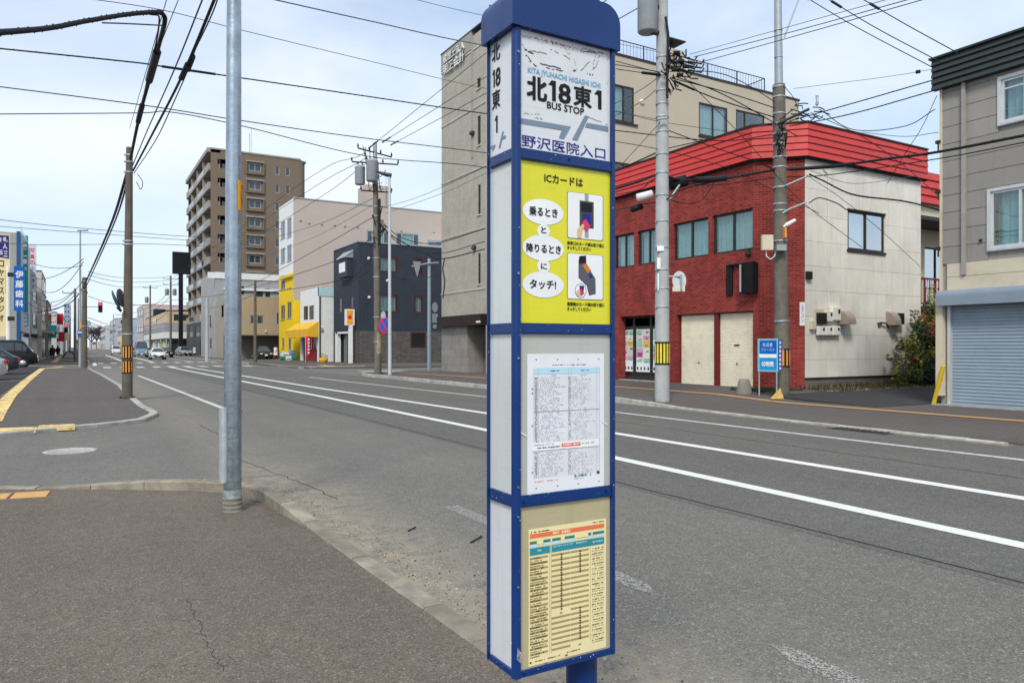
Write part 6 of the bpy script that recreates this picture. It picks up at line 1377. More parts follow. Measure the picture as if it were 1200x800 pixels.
def transformer(o, c, r, h):
    b = MB(); b.lathe(c, [(r*0.9, 0), (r, 0.03), (r, h*0.86), (r*1.05, h*0.88), (r*1.05, h*0.92), (r*0.75, h)], 20)
    t = b.build('transformer', M('transformer_grey', (0.34, 0.37, 0.39), 0.5, 0.08, 3, dirt=0.15), o)
    b = MB(); insul(b, (c[0]-r*0.4, c[1], c[2]+h*.95)); b.build('bushing', m_bronze, t); b = MB(); insul(b, (c[0]+r*0.4, c[1]-.05, c[2]+h*.95)); b.build('bushing', m_bronze, t)
def crossarm(o, c, half, d=(1, 0), n=3, tilt=0.0):
    b = MB(); dv = Vector((d[0], d[1], 0)).normalized(); a = Vector(c)-dv*half; e = Vector(c)+dv*half
    b.tube([a, e], 0.04, 6); x = b.build('crossarm', m_bronze, o)
    for i in range(n):
        p = a.lerp(e, i/(n-1)); b = MB(); insul(b, (p.x, p.y, p.z+0.04)); b.build('insulator', m_dark, x)
# 2 concrete pole by the left pavement
b2 = G(149, 469); o2, X2 = pole('utility_pole', 'concrete utility pole on the left kerb with orange striped sleeve and two mirrors', b2, 7.35, 0.145, 0.088, m_conc, (0.06, 0.0), None, (1.9, 4.5, 4.6, 6.6, 6.9, 7.1))
banding(o2, b2[0], b2[1], 0.141, 1.21, 1.60, m_oband, 12); banding(o2, b2[0], b2[1], 0.142, 0.79, 1.17, m_oband, 12)
am = at(143, 344, 21.5); b = MB(); b.tube([(b2[0], b2[1]-.1, am.z), tuple(am)], 0.02, 6); b.tube([tuple(am), tuple(at(139, 362, 21.4))], 0.018, 6); ar = b.build('mirror_arm', m_steel2, o2)
def dish(name, c, nrm, r, mat, rim, o, th=0.06):
    n = Vector(nrm).normalized(); a = n.orthogonal().normalized(); a2 = n.cross(a); b = MB(); N = 24
    ringv = lambda rr, h: [Vector(c)+n*h+(a*math.cos(6.2832*k/N)+a2*math.sin(6.2832*k/N))*rr for k in range(N)]
    L_ = [ringv(r, 0), ringv(r, 0.02), ringv(r*0.93, 0.03), ringv(r*.6, th), ringv(0.001, th+.02)]
    vs = [v for g_ in L_ for v in g_]; b.add(vs, [(i*N+k, i*N+(k+1) % N, (i+1)*N+(k+1) % N, (i+1)*N+k) for i in range(len(L_)-1) for k in range(N)], True); b.add(L_[0], [tuple(range(N))])
    return b.build(name, mat, o)
dish('mirror', at(142.3, 349, 21.4), (-0.75, 0.35, -0.15), 0.27, M('mirror_back', (0.10, 0.09, 0.10), 0.5), None, o2)
dish('mirror', at(136.8, 351.5, 21.2), (-0.85, 0.1, -0.35), 0.30, M('mirror_blue', (0.03, 0.09, 0.13), 0.35), None, o2)
b = MB(); b.tube([tuple(at(137.5, 360, 21.2)), tuple(at(142, 364.5, 21.3))], 0.04, 8); b.build('mirror_bracket', m_bronze, o2)
# 3 twin poles further on, lamp, signs
b3 = G(99, 432); o3, X3 = pole('utility_pole', 'weathered concrete pole standing tight against a lamp post on the left pavement', b3, 6.5, 0.19, 0.15, m_conc, (0, 0), None, (3, 5.6, 6.2))
c3 = G(94, 431.5); lmp = thing('street_lamp', 'slim steel lamp post with blue sign beside the weathered concrete pole on the left', 'street lamp', c3)
lz = hz(271, c3); b = MB(); b.tube([(c3.x, c3.y, 0), (c3.x, c3.y, lz)], 0.11, 12, True, 0.05); b.build('post', m_steel2, lmp)
b = MB(); b.tube([tuple(at(91, 270, 54)), tuple(at(103, 270, 54))], 0.07, 8); b.build('lamp_head', m_steel2, lmp)
b = MB(); f_ = FY(c3.y-0.15); q = f_.R(90.5, 97, 386.5, 393.5); b.fb(f_, q[0], q[1], 0, 0.04, q[2], q[3]); sg = b.build('blue_sign', mb2, lmp); b = MB(); b.fb(f_, q[0]+.05, q[1]-.05, 0.041, 0.045, (q[2]+q[3])/2, (q[2]+q[3])/2+.1); b.build('sign_marks', i_white, sg)
b = MB(); q = f_.R(93, 96, 377, 385); b.fb(f_, q[0], q[1], 0, 0.05, q[2], q[3]); b.build('yellow_tag', m_oband, lmp)
dish('round_sign', at(103, 379, 53.5), (0.4, 0.9, 0), 0.22, m_steel2, None, lmp, 0.02)
# small arm lines carry the far traffic light
TLG = 'traffic lights over the crossing'
def signal(px_, py0, py1, d, side, lab, armx):
    base = at(armx, 406, d); base.z = 0; o = thing('traffic_light', lab, 'traffic light', base)
    top = at(px_, py0, d); bot = at(px_, py1, d); w = 0.2
    b = MB(); b.tube([(base.x, base.y, 0), (base.x, base.y, top.z+.4)], 0.10, 8, True, 0.08); b.build('post', m_steel2, o)
    b = MB(); b.tube([(base.x, base.y, (top.z+bot.z)/2+.05), (top.x, top.y, (top.z+bot.z)/2+.05)], 0.045, 6); b.build('arm', m_steel2, o)
    b = MB(); b.box(top.x-w, top.x+w, top.y-.12, top.y+.12, bot.z, top.z); h = b.build('housing', m_black, o); hh_ = (top.z-bot.z)/3
    for k, m in enumerate((emis('lamp_red_%d' % int(d), (1.0, 0.03, 0.06), 1.6), m_dark, m_dark)):
        z = top.z-hh_*(k+0.5); b = MB(); b.lathe((top.x, top.y-.16, z), [(min(w, hh_/2)*.9, 0), (min(w, hh_/2)*.9, 0.04)], 14, 'y'); b.build('lens', m, h)
        b = MB(); b.tube([(top.x-w*.9, top.y-.13, z+.05), (top.x-w*.5, top.y-.3, z+hh_*.42), (top.x+w*.5, top.y-.3, z+hh_*.42), (top.x+w*.9, top.y-.13, z+.05)], 0.02, 4); b.build('visor', m_black, h)
signal(117.6, 354, 366, 77, 1, 'red traffic light on an arm over the road left of the striped pole', 92)
signal(77.5, 380, 390, 105, 1, 'small far red traffic light standing over the left pavement', 76)
# far poles
def fpole(px_, yb, yt, lab, r=0.16, arms=1, tf=0, mat=None, grp=None, d=None):
    base = G(px_, yb) if d is None else Vector((*at(px_, 406, d)[:2], 0)); z = hz(yt, base); o, X = pole('utility_pole', lab, base, z, r, r*.7, mat or m_concb)
    for k in range(arms): crossarm(o, (base[0], base[1], z-0.5-k*0.9), 1.1, (1, 0.1), 3)
    for k in range(tf): transformer(o, (base[0]+(-0.55 if k == 0 else .55), base[1]-.1, z-3.1), 0.3, 1.0)
    return o
fpole(299, 427, 328, 'grey pole on the kerb between the silver pole and the yellow corner', 0.15, 0, 0, m_conc)
fpole(242.5, 424, 348, 'pale pole in front of the grey block, right of the apartment balconies', 0.2, 0, 0, m_concl)
fpole(200, 418, 323, 'dark pole with two transformers, just left of the black billboard post', 0.19, 2, 2)
fpole(176, 417, 334, 'far pole with one transformer behind the white car', 0.17, 1, 1)
fpole(88, 424, 338, 'thin pole just left of the twin poles on the left pavement', 0.15, 1, 0)
fpole(55, 419, 366, 'far brown pole beyond the teal signs on the left', 0.15, 2, 0)
fpole(143.5, 416, 366, 'thin far pole seen just left of the orange striped pole', 0.12, 1, 0)
fpole(133, 414, 368, 'thin pale green far pole left of the mirrors', 0.16, 0, 0, m_steel2)
fpole(82, 414, 372, 'tiny far pole close to the vanishing point on the left', 0.15, 1, 0)
fpole(50, 419, 352, 'dark pole beside the cream shop house on the left', 0.15, 1, 0)
b_ = G(168, 414); o = thing('street_lamp', 'far street lamp with curved arm over the right lane', 'street lamp', b_)
b = MB(); z = hz(357, b_); b.tube([(b_.x, b_.y, 0), (b_.x, b_.y, z-1), (b_.x-.6, b_.y, z-.2), (b_.x-2.5, b_.y, z)], 0.08, 6); b.build('post', m_steel2, o); b = MB(); b.box(b_.x-3.3, b_.x-2.4, b_.y-.12, b_.y+.12, z-.1, z+.06); b.build('lamp_head', m_steel2, o)
# B: pole with transformers across the road, its lamp, signs
bB = G(443, 441); bB.z = 0; oB, XB = pole('utility_pole', 'brown concrete pole with two grey transformers in front of the navy building', bB, 12.3, 0.19, 0.12, m_concb, (-0.17, 0), None, (1.8, 3.1, 5.2, 6.2, 7.0, 8.4, 8.9), 10.1)
crossarm(oB, (bB.x-.16, bB.y, 11.75), 1.15, (0.9, 0.35), 4); crossarm(oB, (bB.x-.16, bB.y, 11.2), 1.2, (0.9, -0.25), 4); crossarm(oB, (bB.x-.13, bB.y-.1, 9.75-.05), 0.8, (1, -.2), 3)
transformer(oB, (bB.x-.45, bB.y-.35, 10.15), 0.30, 1.15); transformer(oB, (bB.x-.95, bB.y+.1, 10.0), 0.26, 1.0)
b = MB(); random.seed(9)
for k in range(10): a0 = (bB.x+random.uniform(-.9, .7), bB.y+random.uniform(-.4, .3), random.uniform(10.9, 12.1)); a1 = (bB.x+random.uniform(-.5, .4), bB.y, random.uniform(9.9, 11.6)); b.tube([a0, ((a0[0]+a1[0])/2, a0[1]-.1, min(a0[2], a1[2])-.2), a1], 0.02, 5)
stuff(b.build('jumper_wires', m_wire, oB))
b = MB()
for k in range(12): z = random.uniform(7.0, 8.9); a = random.uniform(0, 6.28); b.tube([(bB.x-.1, bB.y, z), (bB.x+.45*math.cos(a), bB.y+.3*math.sin(a), z+random.uniform(-.3, .3)), (bB.x-.1+.1*math.cos(a), bB.y-.15, z-random.uniform(.3, .8))], 0.03, 5)
b.tube([(bB.x, bB.y-.2, 6.9), (bB.x, bB.y-.22, 9.3)], 0.07, 8)
stuff(b.build('cable_coils', m_wire, oB))
b = MB(); b.lathe((bB.x, bB.y, 1.2), [(0.195, 0), (0.195, 1.1)], 16); b.build('worn_sleeve', M('sleeve_worn', (0.30, 0.25, 0.16), 0.8, 0.3, 3, dirt=.6), oB)
lB = G(457, 442); lo = thing('street_lamp', 'white slim street lamp post just right of the brown transformer pole', 'street lamp', lB)
z = hz(204, lB); b = MB(); b.tube([(lB.x, lB.y, 0), (lB.x-.03, lB.y, z)], 0.10, 12, True, 0.06); b.build('post', M('post_white', (0.50, 0.56, 0.58), 0.45, 0.06, 3, metal=.2), lo)
b = MB(); b.tube([tuple(at(458.5, 206, depth(lB))), tuple(at(450, 204, depth(lB))), tuple(at(441, 201, depth(lB)))], [0.12, 0.09, 0.05], 10); b.build('lamp_head', m_bronze, lo)
nb_ = Vector((lB.x-0.05, lB.y+.9, 0)); no = thing('no_parking_sign', 'round red and blue sign on a leaning thin post beside the white lamp post', 'sign', nb_)
b = MB(); b.tube([tuple(G(455.5, 440)), tuple(at(449, 362, depth(nb_)))], 0.035, 8); b.build('post', m_steel2, no)
c_ = at(450.2, 380.5, depth(nb_)-.1); fq = Fac((c_.x, c_.y), (0.75, -0.66), (-0.66, -0.75))
def fdisc(f, u, z, ru, rz, v, m, par, nm, n=24):
    b = MB(); b.fprism(f, [(u+ru*math.cos(6.2832*i/n), z+rz*math.sin(6.2832*i/n)) for i in range(n)], v, v+0.012); return b.build(nm, m, par)
m_sr, m_sb = M('sign_red_paint', (0.55, 0.02, 0.06), 0.45, 0.05), M('sign_blue_paint', (0.03, 0.08, 0.42), 0.45, 0.05)
fdisc(fq, 0, c_.z, 0.30, 0.46, 0, m_sr, no, 'sign_disc'); fdisc(fq, 0, c_.z, 0.22, 0.36, 0.013, m_sb, no, 'sign_field')
b = MB(); b.fprism(fq, [(-0.17, c_.z+.28), (-0.10, c_.z+.33), (0.17, c_.z-.28), (0.10, c_.z-.33)], 0.026, 0.034); b.build('slash', m_sr, no)
cc_ = at(449.2, 369.5, depth(nb_)-.1); fq2 = Fac((cc_.x, cc_.y), (0.75, -0.66), (-0.66, -0.75)); fdisc(fq2, 0, cc_.z, 0.14, 0.22, 0, m_steel2, no, 'upper_sign')
bS = G(503, 435); bS.z = 0; so_ = thing('sign_post', 'blue grey steel post carrying a crossbar and plates seen from behind, near the tan office', 'sign', bS)
zS = hz(303, bS); b = MB(); b.tube([(bS.x, bS.y, 0), (bS.x, bS.y, zS)], 0.13, 12, True, 0.10); b.build('post', M('post_bluegrey', (0.30, 0.38, 0.43), 0.45, 0.08, 3, metal=.2), so_)
dS = depth(bS)-.15; b = MB(); b.tube([tuple(at(483, 312, dS-.6)), tuple(at(503, 308.5, dS)), tuple(at(514, 308, dS+.3))], 0.06, 6); b.build('crossbar', m_steel2, so_)
b = MB(); fS = FY(bS.y-.35); q = fS.R(484, 493, 306, 314); b.fprism(fS, [(q[0], q[3]), (q[1], q[3]), (q[1]-.08, q[2]), (q[0]+.28, q[2]-.55), (q[0]+.1, q[2])], 0, 0.03); b.build('hanging_plate', m_steel2, so_)
for (xl, xr, yt, yb, rd) in ((505.5, 512, 354, 366, 1), (505.5, 512, 367.5, 378, 0), (506, 511, 380, 385, 1)):
    q = fS.R(xl, xr, yt, yb)
    if rd: fdisc(fS, (q[0]+q[1])/2, (q[2]+q[3])/2, (q[1]-q[0])/2, (q[3]-q[2])/2, 0.12, m_steel2, so_, 'plate_back')
    else: b = MB(); b.fb(fS, q[0], q[1], 0.12, 0.14, q[2], q[3]); b.build('plate_back', m_steel2, so_)
# A: pale concrete pole before the brick shop
bA = G(776, 474); bA.z = 0; oA, XA = pole('utility_pole', 'pale concrete pole with yellow striped sleeve and transformer, in front of the brick shop', bA, 13.8, 0.20, 0.14, m_concl, (0, 0), None, (2.6, 3.1, 3.6, 4.2, 4.9, 5.6, 6.2, 6.7, 7.3, 7.7, 8.05, 8.4, 8.8, 9.3))
banding(oA, bA[0], bA[1], 0.193, 1.07, 1.69, M('band_yellow_b', (0.72, 0.58, 0.04), 0.5, 0.12, 4, dirt=0.2), 14)
q = at(759, 34, 19.7); transformer(oA, (q.x, q.y, q.z-.1), 0.27, 1.15)
b = MB(); b.box(bA.x-.35, bA.x, bA.y-.05, bA.y+.05, 9.9, 10.0); b.box(bA.x-.35, bA.x, bA.y-.05, bA.y+.05, 10.6, 10.7); b.box(bA.x-.3, bA.x-.2, bA.y-.05, bA.y+.05, 10.0, 10.6); b.build('transformer_bracket', m_bronze, oA)
crossarm(oA, (bA.x+.1, bA.y-.15, 12.6), 1.2, (1, -.3), 3); crossarm(oA, (bA.x, bA.y-.1, 13.2), 1.2, (1, -.3), 3)
b = MB(); random.seed(4)
def Aw(px_, py_, d=19.6): return tuple(at(px_, py_, d))
for k in range(22):
    x0, y0 = random.uniform(781, 802), random.uniform(58, 98); x1, y1 = x0+random.uniform(-12, 22), y0+random.uniform(-14, 16)
    b.tube([Aw(x0, y0), Aw((x0+x1)/2+random.uniform(-4, 4), (y0+y1)/2+random.uniform(2, 10)), Aw(x1, y1, 19.5)], 0.02, 5)
for k in range(4): b.tube([Aw(783, 92), Aw(789+k*.5, 105), Aw(786, 112-k*2), Aw(781, 100)], 0.012, 5)
b.tube([Aw(780, 20), Aw(783, 40), Aw(782, 80), Aw(782, 115)], 0.035, 6)
stuff(b.build('cable_tangle', m_wire, oA))
b = MB(); b.tube([Aw(786, 78), Aw(812, 86)], 0.03, 6); ca = b.build('cable_arm', m_bronze, oA)
for px_, py_ in ((792, 62), (797, 72), (790, 82), (803, 78), (796, 88)): b = MB(); c = at(px_, py_, 19.5); b.tube([c-lf_*0.06, c+lf_*0.10], 0.055, 8); b.build('splice_box', m_dark, ca)
for k, (xl, xr, yt, yb) in enumerate(((804, 814, 68, 78), (806, 822, 72, 84))):
    b = MB()
    for t in range(3): b.tube([Aw(xl, yt+t*5), Aw(xr, yt+t*5+3), Aw(xr+3, yt+t*5-2)], 0.025, 5)
    stuff(b.build('hook_irons', m_bronze, ca))
b = MB(); b.tube([Aw(770, 140), Aw(782, 138)], 0.03, 6); b.build('step_iron', m_steel2, oA)
rs = at(796, 329, 19.8); fR = Fac((rs.x, rs.y), (cs, -sn), (-sn, -cs))
fdisc(fR, 0, rs.z, 0.185, 0.26, 0, M('sign_back', (0.55, 0.56, 0.56), 0.5, 0.1, 5), oA, 'round_sign_back')
q = fR.R(788, 802.5, 336, 341.5); b = MB(); b.fb(fR, q[0], q[1], 0, 0.02, q[2], q[3]); b.build('plate_back', M('plate_cream', (0.62, 0.58, 0.45), 0.5, .1, 5), oA)
b = MB(); b.tube([(bA.x, bA.y, rs.z+.12), (rs.x, rs.y-.06, rs.z+.12)], 0.025, 6); b.tube([(rs.x, rs.y-.06, rs.z+.16), (rs.x+.02, rs.y-.06, rs.z-.25)], 0.03, 6); b.build('sign_bracket', m_steel2, oA)
b = MB(); f_ = Fac((bA.x-fw_.x*.2, bA.y-fw_.y*.2), (cs, -sn), (-sn, -cs))
for xl, xr, yt, yb in ((770, 774, 302, 315), (770.5, 772, 321, 340)): q = f_.R(xl, xr, yt, yb); b.fb(f_, q[0], q[1], 0, 0.006, q[2], q[3])
stuff(b.build('stickers', i_white, oA))
b = MB(); f_q = f_.R(770, 778, 288, 300); b.fb(f_, f_q[0], f_q[1], 0.0, 0.008, (f_q[2]+f_q[3])/2, f_q[3]); b.build('pole_plate', i_white, oA)
# P915
bC = Vector((18.26, 15.02, 0.1)); oC, XC = pole('utility_pole', 'dark concrete pole with cream box and small lamp at the brick shop corner', (18.26, 15.02, 0), 13.6, 0.215, 0.165, m_concb, (-0.17, 0.05), None, (2.3, 4.7, 5.6, 5.8, 6.3, 6.9, 7.2, 7.6, 7.9, 8.2, 8.5, 9.0, 9.3, 10.2, 11.0, 12.1), 9.4)
banding(oC, 18.26, 15.02, 0.212, 0.95, 1.50, m_oband, 12)
def Cw(px_, py_, d=22.0): return tuple(at(px_, py_, d))
fC = Fac(Cw(900, 400, 21.9)[:2], (cs, -sn), (-sn, -cs)); q = fC.R(893.5, 906.5, 275, 293); b = MB(); b.fb(fC, q[0], q[1], -0.15, 0, q[2], q[3]); b.build('meter_box', m_cream, oC, bev=0.01)
b = MB(); b.tube([Cw(898, 293), Cw(898, 300), Cw(903, 304), Cw(908, 300), Cw(910, 292)], 0.02, 6); b.build('box_conduit', m_whitep, oC)
b = MB(); q = fC.R(909, 920, 287, 294); b.fb(fC, q[0], q[1], -.1, .12, q[2], q[3]); b.build('clamp_box', m_steel2, oC)
b = MB(); b.tube([Cw(918, 266), Cw(923, 263), Cw(932, 258)], [0.03, 0.07, 0.055], 8); b.build('lamp', m_whitep, oC)
b = MB(); q = fC.R(918.5, 920.5, 267, 279); b.fb(fC, q[0], q[1], -.1, .1, q[2], q[3]); b.build('orange_tag', m_oband, oC)
b = MB(); b.tube([Cw(917, 219), Cw(945, 207)], 0.03, 6); b.build('side_arm', m_steel2, oC); b = MB(); b.tube([Cw(917, 250), Cw(925, 245), Cw(945, 237)], 0.03, 6); b.build('side_arm', m_steel2, oC)
b = MB(); b.tube([Cw(912, 145), Cw(948, 128)], 0.045, 6); b.tube([Cw(914, 140), Cw(930, 128)], 0.02, 6); ca = b.build('cable_arm', m_bronze, oC)
b = MB(); b.tube([Cw(919, 44), Cw(935, 2), Cw(938, -10)], 0.022, 6); b.build('strut', m_steel2, oC)
b = MB(); random.seed(14)
for k in range(16):
    x0, y0 = random.uniform(912, 920), random.uniform(140, 178); b.tube([Cw(x0, y0), Cw(x0+random.uniform(-7, 6), y0+random.uniform(3, 16)), Cw(x0+random.uniform(-3, 5), y0+random.uniform(-5, 20))], 0.02, 5)
for k in range(12):
    x0, y0 = random.uniform(925, 955), random.uniform(120, 140); b.tube([Cw(x0, y0), Cw(x0+random.uniform(4, 10), y0+random.uniform(-3, 6)), Cw(x0+random.uniform(6, 20), y0+random.uniform(-4, 8))], 0.018, 5)
stuff(b.build('cable_tangle', m_wire, oC))
b = MB(); c = at(957.5, 124, 22); insul(b, tuple(c), 0.3); b.build('insulator', m_steel2, ca)

# ------------------------------------------------------------------ overhead wires
def spline(P, k=8):
    P = [Vector(p) for p in P]
    if len(P) == 2: return [P[0].lerp(P[1], i/k) for i in range(k+1)]
    o = []; Q = [P[0]*2-P[1]] + P + [P[-1]*2-P[-2]]
    for i in range(1, len(Q)-2):
        for j in range(k):
            t = j/k; a, b_, c, d = Q[i-1], Q[i], Q[i+1], Q[i+2]
            o.append(0.5*((2*b_)+(c-a)*t+(2*a-5*b_+4*c-d)*t*t+(3*b_-a-3*c+d)*t**3))
    o.append(P[-1]); return o
WG = 'overhead wires'
def wire(pts, r, lab, sag=0.0, mat=None, wrap=False, sleeves=()):
    P = spline([at(*p) for p in pts], 10)
    off = lambda p: p[0] < 0 or p[0] > 1200 or p[1] < 0
    if not sleeves and off(pts[0]): P.insert(0, P[0]+(P[0]-P[1]).normalized()*16)      # the span goes on beyond the picture
    if off(pts[-1]): P.append(P[-1]+(P[-1]-P[-2]).normalized()*16)
    n = len(P)-1
    P = [p - Vector((0, 0, 4*sag*(i/n)*(1-i/n))) for i, p in enumerate(P)]
    o = thing('overhead_wire', lab, 'overhead wire', P[0]) if sleeves else None
    b = MB(); b.tube(P, r, 6)
    if wrap:                                # a thinner cord lashed round the cable
        L = sum((P[i+1]-P[i]).length for i in range(n)); m = min(420, int(L/0.12)); q = []
        for i in range(m+1):
            t = i/m*n; j = min(n-1, int(t)); c = P[j].lerp(P[j+1], t-j); a = i*1.9
            q.append(c + Vector((0, math.cos(a), math.sin(a)))*(r*1.08))
        b.tube(q, r*0.28, 4, False)
    w = b.build('wire' if o else 'overhead_wire', mat or m_wire, o, loc=None if o else P[0])
    if not o: tag(w, lab, 'overhead wire'); o = w
    for (t0, t1, rr) in sleeves:
        i0, i1 = int(t0*n), max(int(t0*n)+1, int(t1*n)); b = MB(); b.tube(P[i0:i1+1], rr, 8); b.build('sleeve', m_wire, o)
    return o
# left bundle
wire([(153, 186, 21.4), (163, 138, 17.8), (176, 90, 15.2), (187, 50, 13.2), (193, 26, 12.2), (191, 17, 12), (184, 14.5, 11.8), (150, 17, 11.2), (100, 25, 10.4), (50, 34, 9.6), (-60, 43, 8.2)], 0.038, 'thickest black cable rising from the striped pole and bending left at the top', wrap=True, sleeves=((0.19, 0.27, 0.075), (0.09, 0.13, 0.06)))
wire([(153, 180, 21.4), (170, 105, 16), (186, 32, 12.5), (176, 17, 12), (120, 20, 11), (60, 31, 9.8), (-60, 39, 8.2)], 0.014, 'thin cord running along the thick bent cable at upper left', wrap=True)
wire([(190, 30, 12.2), (150, 28, 11.5), (120, 27, 11)], 0.012, 'short blue grey cable just under the bend of the thick cable', mat=m_wireg)
wire([(156, 200, 21.4), (176, 162, 18.5), (212, 92, 14.5), (247, 10, 12), (258, -20, 11)], 0.026, 'lashed black cable climbing right of the thick bent cable, lower one', wrap=True, sleeves=((0.5, 0.56, 0.05),))
wire([(155, 195, 21.4), (173, 152, 18.5), (205, 80, 14.5), (243, -15, 11.4)], 0.014, 'thin straight wire climbing just left of the lashed cable', mat=m_wireg)
wire([(157, 203, 21.4), (182, 165, 18), (200, 128, 16), (222, 78, 14), (229, 58, 13.4), (241, 33, 12.7), (252, 8, 12), (262, -25, 11)], 0.012, 'wavy thin wire outermost right of the climbing cables', wrap=True, sleeves=((0.42, 0.5, 0.045),))
wire([(161, 204, 21.3), (167, 213, 21.3), (165, 222, 21.3), (160, 213, 21.3)], 0.010, 'small loop of slack wire hanging at the head of the striped pole')
wire([(151, 196, 21.5), (128, 268, 31), (99, 334, 52)], 0.045, 'heavy cable from the striped pole down to the twin poles, left one', wrap=True)
wire([(152, 204, 21.5), (132, 266, 31), (100, 338, 52)], 0.03, 'second cable from the striped pole down to the twin poles', wrap=True)
wire([(152, 150, 21.5), (178, 60, 14), (198, -10, 11.5)], 0.007, 'hair thin grey wire left of the steep cables at top left', mat=m_wireg)
wire([(181, 70, 14), (213, -10, 11.5)], 0.007, 'faint thin wire crossing above the steep cables', mat=m_wireg)
# long crossing wires
wire([(-420, 14, 14), (-30, 54, 15), (150, 72.5, 16), (190, 78, 16.5), (300, 94, 18.5), (430, 113, 20.5), (560, 132, 22), (722, 153, 24), (840, 165, 24), (905, 158, 22.4)], 0.016, 'long dark crossing wire passing behind the silver pole and the sign at mid sky', wrap=True, sleeves=((0.335, 0.41, 0.03),))
wire([(-30, 98, 16), (165, 123, 17), (280, 141, 18.5), (420, 161, 20.5), (560, 178, 22.5), (722, 200, 24)], 0.012, 'second long crossing wire, below the dark lashed one', mat=m_wire)
wire([(-30, 134, 16), (160, 132.5, 17), (200, 131.5, 17.3), (285, 148, 18.5), (430, 183, 21.5), (560, 195, 22.5), (722, 222, 23)], 0.011, 'third long crossing wire with a bend near the steep cables')
wire([(70, -6, 14), (190, 12, 15.5), (285, 36, 17), (430, 71, 20), (560, 102, 21), (722, 131, 19.8), (776, 141, 19.8)], 0.008, 'faint crossing wire high above the apartment tower', mat=m_wireg)
wire([(300, -5, 15), (430, 24, 17.5), (560, 52, 19), (722, 76, 19.6), (776, 85, 19.8)], 0.013, 'bluish crossing wire from the top edge to the tan office roof', mat=m_wireg)
wire([(450, -10, 15), (560, 17, 17), (776, 62, 19.8)], 0.006, 'faint short wire at the very top left of the sign cap', mat=m_wireg)
wire([(-30, 254, 40), (90, 267, 45), (250, 278, 50), (330, 268, 45)], 0.02, 'faint far wire upper of the pair left of the apartment tower', mat=m_wireg)
wire([(-30, 263, 40), (90, 272, 45), (250, 283, 50), (300, 280, 45)], 0.018, 'faint far wire lower of the pair left of the apartment tower', mat=m_wireg)
wire([(-30, 283, 40), (60, 287, 45), (180, 286, 52), (298, 292, 62)], 0.02, 'level far wire crossing behind the striped pole', mat=m_wireg)
for i, (x0, y0, x1, y1, sg_) in enumerate(((40, 326, 98, 303, 0.5), (40, 333, 98, 306, 1.4), (44, 356, 98, 328, 0.9), (34, 342, 87, 340, 1.0), (30, 352, 88, 345, 1.2), (40, 309, 97, 311, .3))):
    wire([(x0, y0, 68), (x1, y1, 52 if x1 > 90 else 66)], 0.025, ('upper', 'second', 'third', 'fourth', 'fifth', 'level')[i] + ' thin wire from the left shop signs to the twin poles', sag=sg_, mat=m_wireg)
wire([(98, 336, 52), (92, 345, 60), (80, 356, 70), (55, 364, 80), (28, 368, 92)], 0.045, 'dark cable from the twin poles curving left to the teal signs')
for i, y in enumerate((318, 322, 327, 347, 372, 377)):
    wire([(103, y, 60), (150, y+3+i, 75), (200, y+6, 100)], 0.022, ('topmost', 'second', 'third', 'fourth', 'fifth', 'lowest')[i] + ' faint wire spanning the street beyond the striped pole', sag=0.4, mat=m_wireg)
for i, (y0, y1) in enumerate(((340, 372), (347, 378), (362, 392))):
    wire([(200, y0, 100), (176, y1-15, 118), (133, y1+3, 180)], 0.03, ('top', 'middle', 'bottom')[i] + ' receding wire between the far right side poles', sag=0.3, mat=m_wireg)
# transformer pole B
for (x0, y0, x1, y1, xe, ye, lab) in ((432, 174, 565, 66, 770, -100, 'upper'), (448, 167, 565, 93, 776, -41, 'middle'), (458, 170, 565, 112, 790, -14, 'lower')):
    wire([(x0, y0, 38.9), (x1, y1, 30.5 if lab != 'lower' else 30), (xe, ye, 19.9)], 0.013, lab + ' of three wires rising from the transformer pole to the upper right', sleeves=((0.02, 0.08, 0.035),))
for (x0, y0, x1, y1, x2, y2, lab) in ((427, 180, 345, 222, 200, 328, 'upper'), (428, 186, 340, 239, 200, 332, 'middle'), (440, 184, 345, 252, 200, 336, 'lower')):
    wire([(x0, y0, 38.9), (x1, y1, 55), (x2, y2, 105)], 0.016, lab + ' of three wires running from the transformer pole down to the far left poles', sag=-0.1)
for i, (x0, y0, x1, y1, x2, y2) in enumerate(((438, 232, 375, 262, 298, 285), (438, 240, 370, 277, 298, 306), (438, 254, 372, 292, 299, 332), (438, 277, 395, 305, 299, 337), (438, 300, 400, 328, 299, 345))):
    wire([(x0, y0, 38.9), (x1, y1, 50), (x2, y2, 65.5)], (0.016, 0.012, 0.018, 0.02, 0.022)[i], ('topmost', 'second', 'third', 'fourth', 'lowest')[i] + ' wire sloping from the transformer pole to the grey kerb pole', mat=m_wire if i > 1 else m_wireg)
wire([(299, 332, 65.5), (262, 345, 74), (200, 352, 95)], 0.02, 'upper wire from the grey kerb pole towards the billboard'); wire([(299, 345, 65.5), (270, 356, 74), (242, 362, 86)], 0.02, 'lower wire from the grey kerb pole to the pale pole')
wire([(443, 256, 38.9), (470, 278, 38), (510, 285, 37.5), (568, 268, 36)], 0.02, 'sagging cable from the transformer pole to the tan office, upper')
wire([(443, 262, 38.9), (475, 290, 38), (515, 297, 37.5), (568, 283, 36)], 0.02, 'sagging cable from the transformer pole to the tan office, second')
wire([(443, 260, 38.9), (462, 278, 38.5), (495, 295, 38), (519, 303, 37.5), (568, 292, 36)], 0.028, 'sagging cable from the transformer pole to the tan office, lowest')
